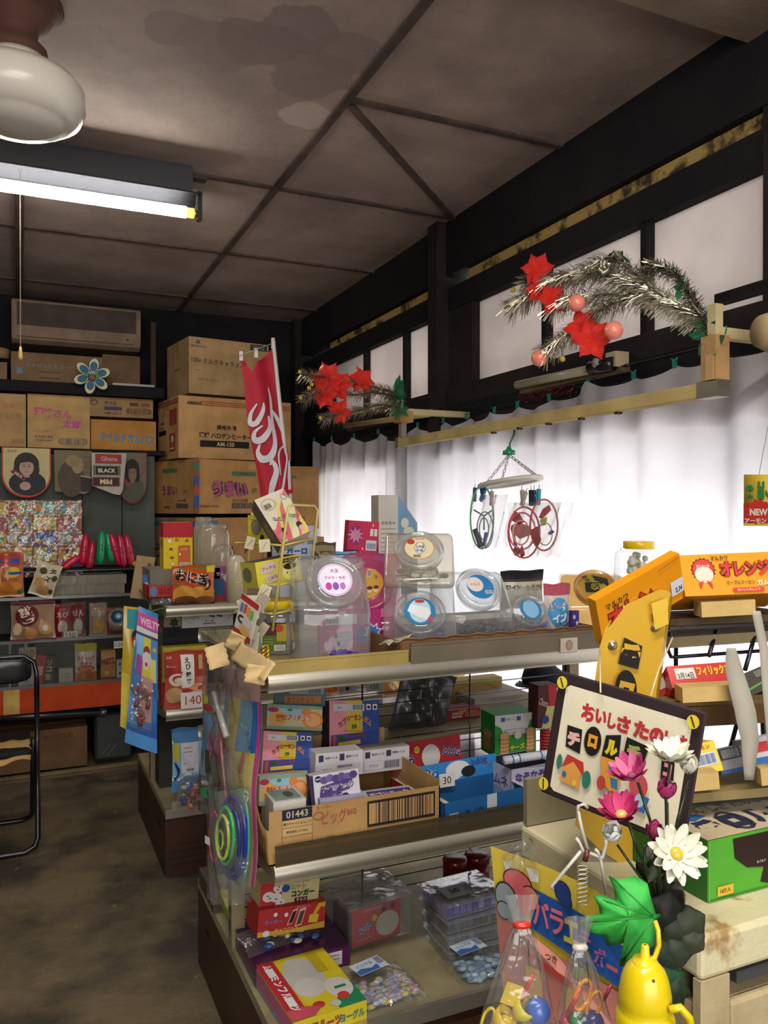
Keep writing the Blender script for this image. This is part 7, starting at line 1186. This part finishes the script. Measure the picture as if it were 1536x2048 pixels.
slat(1406, 1396, 1310, 1.12, 1.14, 'w#6a5634', th=.006); slat(1417, 1402, 1330, 1.12, 1.14, 'w#5c4022', th=.028); slat(1588, 1570, 1385, 1.08, 1.10, 'w#8c7a50', th=.012); slat(1600, 1582, 1385, 1.09, 1.11, 'g#241c18', th=.008)
MB().tube([at(1338, 1262, 1.22), at(1336, 1300, 1.22), at(1342, 1314, 1.22), at(1352, 1314, 1.22), at(1600, 1296, 1.22)], .0028, 'g#1c1a26', 8).build('wire', rw)
for a_, b_ in (((1432, 1262), (1418, 1312)), ((1512, 1262), (1490, 1340)), ((1480, 1425), (1441, 1568)), ((1525, 1440), (1530, 1560)), ((1350, 1430), (1600, 1405))): MB().tube([at(*a_, 1.23), at(*b_, 1.20)], .0034, 'g#1c1a20', 8).build('wire', rw)
for i, (x0, y0, x1, y1, d, w2) in enumerate(((1404, 1235, 1512, 1229, 1.17, 30), (1366, 1406, 1482, 1400, 1.09, 30), (1388, 1583, 1440, 1578, 1.06, 34), (1524, 1572, 1580, 1566, 1.07, 34))):
    box3('foam_block', ['tan foam block under the right orange gum box', 'tan foam block under the red gum box', 'tan foam block on the lowest tier beside the sign', 'tan foam block at the right edge of the lowest tier'][i], 'block', at(x0, y0, d), at(x1, y1, d), at(x0+1, y0-w2, d), .03, 'foam')
box3('snack_box', 'red gum box with yellow katakana lettering on the second tier', 'gum box', at(1345, 1376, 1.13), at(1478, 1366, 1.13), at(1330, 1333, 1.15), .07, 'g#b02824', [('r', .10, .35, .40, .85, '#c0bcb8'), ('t', .25, .5, .28, '3月14日', '#201c1c', .24), ('t', .68, .66, .46, 'フィリックス', '#c8a828', .5, .06)], mats={'top': '#5a1418'})
box3('snack_box', 'red and white slip box tucked behind the yellow board', 'box', at(1318, 1395, 1.16), at(1342, 1384, 1.16), at(1322, 1345, 1.16), .03, '#a82824', [('r', .1, .3, .9, .8, '#b8b4ac')])
box3('snack_box', 'yellow gum box with barcode on the lowest tier', 'gum box', at(1396, 1552, 1.08), at(1447, 1540, 1.08), at(1388, 1490, 1.09), .05, '#c8b030', [('r', .0, .25, .9, .68, '#b4b6bc'), ('b', .1, .3, .85, .62, '#2c3c6a'), ('t', .5, .86, .14, 'レモン', '#a83a24', .7)])
box3('snack_box', 'dark grey gum box with barcode next to the yellow one', 'gum box', at(1444, 1550, 1.10), at(1498, 1538, 1.10), at(1436, 1500, 1.11), .05, '#6e6e70', [('r', .1, .55, .9, 1, '#1c1c20'), ('b', .2, .6, .85, .95, '#7a7a80'), ('r', 0, 0, 1, .15, '#1c3c70')])
box3('snack_box', 'red white and blue gum box at the right edge of the lowest tier', 'gum box', at(1506, 1532, 1.09), at(1590, 1515, 1.09), at(1500, 1478, 1.10), .05, '#b8b4b8', [('r', 0, .45, 1, .82, '#b83034'), ('r', 0, 0, 1, .25, '#2458a0')])
box3('snack_box', 'black and green gum box slanting on the second tier at the right edge', 'gum box', at(1482, 1400, 1.16), at(1600, 1350, 1.16), at(1480, 1350, 1.18), .06, '#2c2a24', [('k', [(.05, .2), (.9, .5)], .1, '#4a7a24'), ('r', .4, .6, .8, .9, '#5a584c')])
for i, pts in enumerate((((1512, 1222), (1528, 1300), (1534, 1380), (1545, 1500)), ((1462, 1296), (1468, 1340), (1490, 1420), (1500, 1480), (1498, 1560)))):
    mb = MB(); P_ = [at(x, y, 1.07) for x, y in pts]
    def rb(u, v): 
        q = u*(len(P_)-1.001); k = int(q); p = P_[k].lerp(P_[k+1], q-k); return p+Vector((.912, -.41, 0))*((v-.5)*(.012+.016*sin(pi*u)*(i)))
    mb.surf(rb, 24, 2, 'w#a09a8c'); tag(mb.build('packing_tape', solid=.0006), ['narrow grey plastic tape hanging at the right edge of the rack', 'twisted grey plastic tape hanging down from the rack wire'][i], 'tape')
# ---- flowers
vs9 = thing('flower_vase', 'bunch of white and pink artificial daisies in a dark leafy holder', 'flowers', tuple(at(1318, 1800, .88)))
VB = Vector(vs9.location)
def flower(c, nrm, R_, n, cup, cols, ctr=None, seed=0, nm='daisy', wd=.2):
    nrm = Vector(nrm).normalized(); a0 = nrm.orthogonal().normalized(); b0 = nrm.cross(a0); rr = random.Random(seed); m = MB(); c = c-VB
    for lay in range(2):
        for j in range(n):
            a = 2*pi*(j+.5*lay)/n+rr.uniform(-.1, .1); U_ = a0*cos(a)+b0*sin(a); V_ = nrm.cross(U_); L_ = R_*rr.uniform(.88, 1.05); cu = cup*rr.uniform(.8, 1.2)+(.25 if lay else 0)
            m.surf(lambda u, v: c+U_*(L_*u*cos(cu*u**.5))+nrm*(L_*u*sin(cu))+V_*(R_*wd*.95*sin(pi*min(.12+u*.86, 1))**.6*(2*v-1))+nrm*(-.1*R_*(1-abs(2*v-1))*sin(pi*u)), 7, 4, cols[(j+lay) % len(cols)])
    o = m.build(nm, vs9)
    if ctr:
        q = MB().ball((0, 0, 0), R_*.22, ctr, 8, (1, 1, .6)).build('flower_centre', o); q.matrix_local = Matrix.Translation(c+nrm*R_*.08) @ nrm.to_track_quat('Z', 'Y').to_matrix().to_4x4()
    return o
cd_ = -ray(1300, 1600).normalized(); up_ = Vector((0, 0, 1)); rt_ = Vector((.912, -.41, 0))
wht = ['#d8d6c4', '#cfccb8']; pnk = ['#b8487c', '#a83468', '#c46a90', '#b0386e']
flower(at(1340, 1520, .86), up_+cd_*.25, .028, 10, .5, wht, None, 1, 'white_daisy')
flower(at(1352, 1708, .83), cd_+up_*.25+rt_*.35, .031, 10, .2, wht, 'g#b8a030', 2, 'white_daisy')
flower(at(1265, 1556, .86), up_*.9+cd_*.35-rt_*.3, .028, 10, .62, pnk, 'g#7a1c3c', 3, 'pink_daisy')
flower(at(1243, 1632, .84), up_*.9+cd_*.5-rt_*.15, .028, 10, .6, ['#a8285c', '#b83a6c', '#9a2450'], 'g#c0b060', 4, 'pink_daisy')
flower(at(1330, 1596, .87), up_+cd_*.2+rt_*.1, .023, 6, 1.15, pnk, None, 5, 'pink_bud', .3)
flower(at(1308, 1680, .86), up_+cd_*.2+rt_*.1, .021, 6, 1.2, ['#a83468', '#b8587c', '#9a2450'], None, 6, 'pink_bud', .3)
flower(at(1377, 1545, .87), up_+cd_*.3, .019, 8, 1.2, wht, None, 7, 'white_bud', .34)
flower(at(1228, 1680, .84), up_+cd_*.5-rt_*.2, .020, 8, 1.05, ['#dcdcd8', '#d4d4d0'], None, 8, 'white_bud', .36)
flower(at(1303, 1718, .89), up_+cd_*.2, .020, 8, 1.3, ['#a8a492'], None, 9, 'white_bud', .34)
for pts in (((1340, 1520), (1332, 1600), (1334, 1700), (1330, 1800)), ((1352, 1712), (1340, 1760), (1325, 1800)), ((1276, 1565), (1300, 1640), (1312, 1720), (1318, 1800)), ((1255, 1640), (1275, 1700), (1305, 1760), (1315, 1800)), ((1334, 1605), (1336, 1700), (1325, 1800)), ((1312, 1685), (1318, 1740), (1320, 1800)), ((1377, 1560), (1355, 1640), (1340, 1720), (1328, 1800)), ((1235, 1690), (1270, 1740), (1300, 1780), (1312, 1810)), ((1290, 1690), (1288, 1730), (1305, 1790))):
    MB().tube([at(x, y, .865)-VB for x, y in pts], .0016, 'g#28301c', 6).build('stem', vs9)
rr = random.Random(14)
for i in range(34):
    c = at(rr.uniform(1290, 1352), rr.uniform(1745, 1850), rr.uniform(.86, .92))-VB; U_ = Vector((rr.gauss(0, .5), rr.gauss(0, .5), 1)).normalized(); V_ = U_.cross(cd_).normalized(); s_ = rr.uniform(.014, .028)
    MB().surf(lambda u, v: c+U_*(s_*u)+V_*(s_*.28*sin(pi*u)*(2*v-1)), 5, 2, rr.choice(['#20241a', '#171a14', '#2c3420', '#383c28'])).build('leaf', vs9, solid=.0006)
for (x, y, s_, a, c_) in ((1350, 1860, .045, -.3, '#2a3024'), (1372, 1850, .045, .5, '#343a2a'), (1350, 1900, .04, -1.2, '#2f3a2a'), (1330, 1830, .05, 1.4, '#14140f'), (1325, 1910, .045, -.9, '#223020'), (1330, 1960, .045, -1.5, '#1c4426'), (1345, 1980, .04, -2.0, '#20301c'), (1380, 1880, .035, -.6, '#3c4030')):
    c = at(x, y, .84)-VB; U_ = rt_*cos(a)+up_*sin(a); V_ = up_*cos(a)-rt_*sin(a); m = MB()
    m.surf(lambda u, v: c+U_*(s_*(u-.5))+V_*(s_*.45*sin(pi*u)**.7*(1+.15*sin(u*19))*(2*v-1))+cd_*(.01*sin(pi*u)*(1-abs(2*v-1))), 14, 6, c_); m.build('big_leaf', vs9, solid=.0008)
MB().lathe([(.001, -.06), (.02, -.06), (.024, -.02), (.026, .03), (.022, .04)], 'g#15130f', 20).build('holder', vs9, loc=at(1322, 1840, .90)-VB)
# ---- green plastic leaf
gl = thing('plastic_leaf', 'large bright green plastic maple leaf in front of the chest', 'leaf', tuple(at(1310, 1833, .80)))
LB = Vector(gl.location); LF = [(1312, 1832), (1302, 1800), (1295, 1768), (1270, 1751), (1240, 1760), (1218, 1752), (1228, 1775), (1232, 1798), (1206, 1792), (1186, 1790), (1198, 1812), (1200, 1828), (1178, 1832), (1160, 1842), (1168, 1858), (1188, 1866), (1208, 1872), (1215, 1890), (1236, 1888), (1256, 1884), (1254, 1906), (1238, 1932), (1262, 1928), (1290, 1905), (1306, 1890), (1312, 1862)]
cxy = (1258, 1835); mb = MB(); vs = []; rings = 5
for k in range(rings+1):
    for (x, y) in LF: t_ = k/rings; vs.append(at(cxy[0]+(x-cxy[0])*t_, cxy[1]+(y-cxy[1])*t_, .80-.035*(1-t_**2)*.5+.008*sin(x*.12)*t_)-LB)
n = len(LF); mb.add(vs, [(k*n+i, k*n+(i+1) % n, (k+1)*n+(i+1) % n, (k+1)*n+i) for k in range(rings) for i in range(n)], '#38a844', True); mb.build('leaf_blade', gl, solid=.0012)
mb = MB()
for q in ((1190, 1795), (1165, 1845), (1245, 1925), (1225, 1756)): mb.tube([at(1308, 1834, .775)-LB, at((1308+q[0])/2, (1834+q[1])/2, .775)-LB, at(*q, .795)-LB], .0008, 'g#227a2c', 5)
mb.build('veins', gl); MB().tube([at(1308, 1834, .79)-LB, at(1322, 1830, .83)-LB], .002, 'g#1c6a2c', 6).build('stalk', gl)
# ---- yellow plastic bottle
P0 = at(1290, 1985, .72); yb2 = thing('yellow_bottle', 'yellow plastic toy bottle with domed top and curved spout, bottom edge', 'toy', tuple(P0))
s_ = .72/F
MB().lathe([(.001, 68*s_), (12*s_, 67*s_), (25*s_, 62*s_), (38*s_, 48*s_), (46*s_, 28*s_), (51*s_, 0), (52*s_, -18*s_), (49*s_, -30*s_), (54*s_, -36*s_), (58*s_, -46*s_), (58*s_, -110*s_), (50*s_, -150*s_)], 'g#c8b010', 44, cap=False).build('body', yb2)
MB().lathe([(26*s_, 61*s_), (24*s_, 66*s_), (9*s_, 70*s_), (8*s_, 92*s_), (6*s_, 96*s_), (.001, 96*s_)], 'g#cdb418', 28, cap=False).build('cap_neck', yb2)
MB().tube([at(1294, 1922, .72)-P0, at(1310, 1915, .72)-P0, at(1318, 1890, .72)-P0, at(1316, 1860, .72)-P0, at(1310, 1842, .725)-P0], .0022, 'g#cdb418', 10).build('spout_loop', yb2)
MB().tube([at(1338, 2020, .70)-P0, at(1360, 2015, .70)-P0, at(1378, 2035, .70)-P0, at(1386, 2070, .70)-P0], .0035, 'g#c8b010', 10).build('handle', yb2)
MB().ball(at(1307, 1962, .69)-P0, .0014, '#5a4a08', 6).build('rivet', yb2)
# ---- wire hook
wk = thing('wire_hook', 'white coated wire hook with splayed arms on the chest edge', 'hook', tuple(at(1180, 1700, .88))); WB = Vector(wk.location)
for pts in (((1155, 1630), (1157, 1612), (1168, 1608), (1176, 1616)), ((1156, 1622), (1164, 1660), (1176, 1700)), ((1152, 1676), (1158, 1684), (1166, 1702), (1190, 1710), (1200, 1716)), ((1162, 1702), (1135, 1735), (1103, 1772), (1106, 1778)), ((1200, 1712), (1206, 1745), (1213, 1788)), ((1212, 1660), (1212, 1690), (1206, 1715), (1198, 1718)), ((1190, 1698), (1196, 1704), (1200, 1716))):
    MB().tube([at(x, y, .88)-WB for x, y in pts], .0019, 'g#b8b4a8', 8).build('wire_arm', wk)
MB().tube([at(1175, 1700, .875)-WB, at(1170, 1722, .875)-WB], .003, 'g#5a2c24', 8).build('rubber_band', wk)
mb = MB()
for k in range(9): 
    c = at(1165, 1735+9*k, .855)-WB; mb.tube([c+rt_*(.006*cos(a))+up_*(.002*sin(a)) for a in [2*pi*j/12 for j in range(12)]], .0005, 'm#c8c4b8', 4, True)
mb.build('coil_spring', wk)
# ---- variety ball poster
PQ = [at(981, 1692, .97), at(1300, 1845, .84), at(1290, 2130, .84), at(1010, 2000, .97)]
pn = (PQ[1]-PQ[0]).cross(PQ[3]-PQ[0]).normalized(); pn = pn if pn.dot(PQ[0]-CAM) < 0 else -pn
def SPs(u, v, l): return tuple(PQ[3].lerp(PQ[2], u).lerp(PQ[0].lerp(PQ[1], u), v)+pn*(l-.012*sin(pi*u)*(.3+.7*v)))
mb = MB(); mb.surf(lambda u, v: SPs(u, v, 0), 20, 12, '#c0a838')
mb.art(SPs, [('p', [(0, 0), (1, 0), (1, .40), (.42, .44), (.0, .62)], '#b87468'), ('r', 0, 0, 1, .2, '#b8886c'), ('p', [(.26, .83), (.62, .80), (1, .70), (1, .42), (.60, .48), (.24, .56)], '#1c4a8c'),
    ('p', [(.08, .94), (.14, .96), (.15, .86), (.10, .85)], '#b8b0a4'), ('e', .17, .83, .095, .085, '#17161a'), ('e', .17, .83, .088, .078, '#c05a60'), ('e', .25, .76, .06, .08, '#17161a'), ('e', .25, .76, .055, .073, '#c06c58'), ('e', .20, .73, .06, .09, '#c05a60'), ('e', .09, .70, .075, .11, '#17161a'), ('e', .09, .70, .068, .10, '#7a8488'), ('e', .07, .62, .05, .06, '#17161a'), ('e', .07, .62, .044, .053, '#7a8488'), ('e', .14, .62, .06, .07, '#7a8488'),
    ('e', .47, .90, .055, .075, '#14161e'), ('e', .47, .90, .05, .07, '#1c3068'), ('e', .50, .85, .035, .05, '#1c3068'), ('p', [(.24, .97), (.32, .98), (.32, .90), (.27, .89)], '#c8c4b8'),
    ('t', .33, .70, .17, 'バ', '#c06070', .11, .03), ('t', .435, .69, .17, 'ラ', '#c06070', .09, .03), ('t', .53, .67, .16, 'エ', '#b8a43c', .10, .04), ('t', .62, .66, .13, 'テ', '#a85a88', .08, .03), ('t', .72, .60, .14, 'ボ', '#a85a88', .08, .04), ('t', .80, .58, .03, 'ー', '#b85a60', .07, .06), ('t', .89, .56, .14, 'ル', '#a8a05a', .08, .05),
    ('e', .60, .43, .07, .06, '#17161a'), ('e', .60, .43, .06, .05, '#8a8a48'), ('e', .95, .42, .08, .10, '#b85038'), ('t', .2, .49, .05, 'おまけ', '#3a2018', .12), ('t', .40, .45, .05, 'つき', '#3a2018', .08), ('p', [(.2, .44), (.55, .36), (.55, .32), (.2, .40)], '#a83a38'), ('r', .22, .02, .34, .34, '#b8902c'), ('r', .5, .0, .62, .32, '#b88a2c')], (PQ[1]-PQ[0]).length/(PQ[0]-PQ[3]).length, .0010, sub=8)
tag(mb.build('toy_poster'), 'yellow blue and salmon toy header card with katakana lettering, bottom centre', 'poster')
cb2 = MB().surf(lambda u, v: at(1012+60*u+8*sin(v*9), 1745-60*v+10*sin(u*7), .93-.02*sin(u*9)*v), 12, 10, 'bag'); tag(cb2.build('film_scrap'), 'crumpled clear film scrap sticking up behind the toy header card', 'film')
# ---- clear cone bags with toys
def conebag(label, tip, base, rb, d, toys, tie, seed):
    T_ = at(*tip, d); B_ = at(*base, d); t = thing('toy_bag', label, 'toy bag', tuple(T_)); r_ = rb*d/F; ln = (T_-B_).length
    def cs(u, v):
        a = 2*pi*u; q = .12+.88*v**.8; p = B_.lerp(T_, 1-v)-T_; return p+rt_*(r_*q*cos(a))+Vector((.41, .912, 0))*(r_*.55*q*sin(a))+up_*(.004*sin(a*5)*v)+rt_*(.003*sin(a*9+v*6)*(1-v))
    MB().surf(cs, 48, 20, 'bag').build('plastic_wrap', t)
    mb = MB(); mb.surf(lambda u, v: T_-T_+rt_*((u-.5)*r_*(.35+.5*v))+up_*(.03*v)+cd_*(.004*sin(u*14)*v), 12, 5, 'bag_hazy'); mb.build('gathered_top', t)
    MB().tube([rt_*(.14*r_*cos(a))+cd_*(.09*r_*sin(a))+up_*0 for a in [2*pi*j/20 for j in range(20)]], .0035, tie, 8, True).build('tie_band', t)
    for (kind, x, y, s, col, nm) in toys:
        p = at(x, y, d)-T_; s *= d/F
        if kind == 'ball': MB().ball((0, 0, 0), s, col, 14).build(nm, t, loc=p)
        elif kind == 'ring': MB().tube([p+rt_*(s*.7*cos(a))+up_*(s*1.5*sin(a))+rt_*(.4*s*sin(a)) for a in [2*pi*j/28 for j in range(28)]], s*.2, col, 8, True).build(nm, t)
        elif kind == 'rod': MB().tube([p-up_*s-rt_*s*.5, p+up_*s+rt_*s*.5], s*.22, col, 10, taper=[1, 1]).build(nm, t)
        elif kind == 'card': MB().box((-s*.8, 0, -s), (s*.8, .001, s), col).build(nm, t, loc=p, rot=(0, R(20), R(-24)))
        elif kind == 'cup': MB().lathe([(s*.5, -s), (s*.9, -s*.3), (s, s*.6), (s*.8, s*.6), (s*.7, -s*.2), (.001, -s*.8)], col, 20).build(nm, t, loc=p, rot=(R(30), R(30), 0))
    return t
conebag('clear tied bag with yellow toys and a blue ball, red tie band', (1044, 1850), (1036, 2085), 86, .80, [('ball', 1076, 2022, 25, 'g#2458b8', 'blue_ball'), ('cup', 1046, 2020, 22, 'g#c8b820', 'yellow_cup'), ('ring', 976, 2040, 16, 'g#c8b020', 'yellow_ring'), ('card', 1024, 1990, 22, '#c8ac20', 'paper_slip'), ('rod', 1058, 1965, 18, 'g#b8301c', 'red_rod'), ('rod', 1050, 1990, 14, 'g#b8301c', 'red_rod'), ('cup', 1006, 2040, 24, 'g#c8a824', 'yellow_cup'), ('ball', 1010, 2045, 14, 'g#c8a824', 'yellow_ball')], 'g#b82820', 1)
conebag('clear bag with orange ring, red and blue toys beside the yellow bottle', (1160, 1895), (1172, 2090), 66, .77, [('ring', 1165, 1990, 20, 'g#d8861c', 'orange_ring'), ('ring', 1188, 2010, 18, 'g#d8861c', 'orange_ring'), ('rod', 1150, 2000, 24, 'g#b82c24', 'red_rod'), ('ball', 1186, 2045, 22, 'g#16206a', 'blue_ball'), ('cup', 1156, 2040, 18, 'g#2c7a3c', 'green_cup'), ('rod', 1215, 1985, 16, 'g#8a2444', 'purple_rod'), ('cup', 1135, 2045, 18, 'g#a83048', 'pink_cup')], 'g#b0aa9c', 2)

for (x, y0, y1, d_) in ((1352, 1250, 1700, 1.30), (1530, 1240, 1690, 1.32)):
    A = at(x, y0, d_); MB().tube([A, (A.x, A.y, ZT9+.001)], .0035, 'g#1c1a20', 8).build('rack_leg', rw)
cp2 = thing('cap', 'dark brown cap at the right behind the wires, partly behind the sign', 'cap', tuple(on('Y', 2.42, 1182, 1368)))
MB().lathe([(.075, 0), (.08, .02), (.068, .05), (.04, .065), (.001, .07)], 'w#2a1414', 24).build('crown', cp2)
MB().surf(lambda u, v: (-.05-.05*v*sin(pi*u)-.01, -.06+.12*u, .006-.004*v), 10, 4, 'w#2a1414').build('brim', cp2, solid=.002)
mb = MB(); A = on('Y', 1.79, 772, 1300)
mb.surf(lambda u, v: (.07*u, .06*v, .006+.022*u*(1-v)+.006*sin(u*8+v*5)), 8, 6, '#bcb49c')
tag(mb.build('torn_paper', loc=(A.x, 1.775, Z1+.04), solid=.0008), 'torn cream paper lying between the price rails on the top shelf', 'paper')
fb('candy_tube', 'purple polka dot candy tube right of the soda pack', 'candy tube', 1.85, 1144, 1158, 1222, 1262, .015, '#3c2c78', [('e', .3, .8, .18, .07, '#b8b0d0'), ('e', .7, .6, .18, .07, '#b8b0d0'), ('e', .3, .4, .18, .07, '#b8b0d0'), ('e', .7, .2, .18, .07, '#b8b0d0')], z0=Z1+.004)
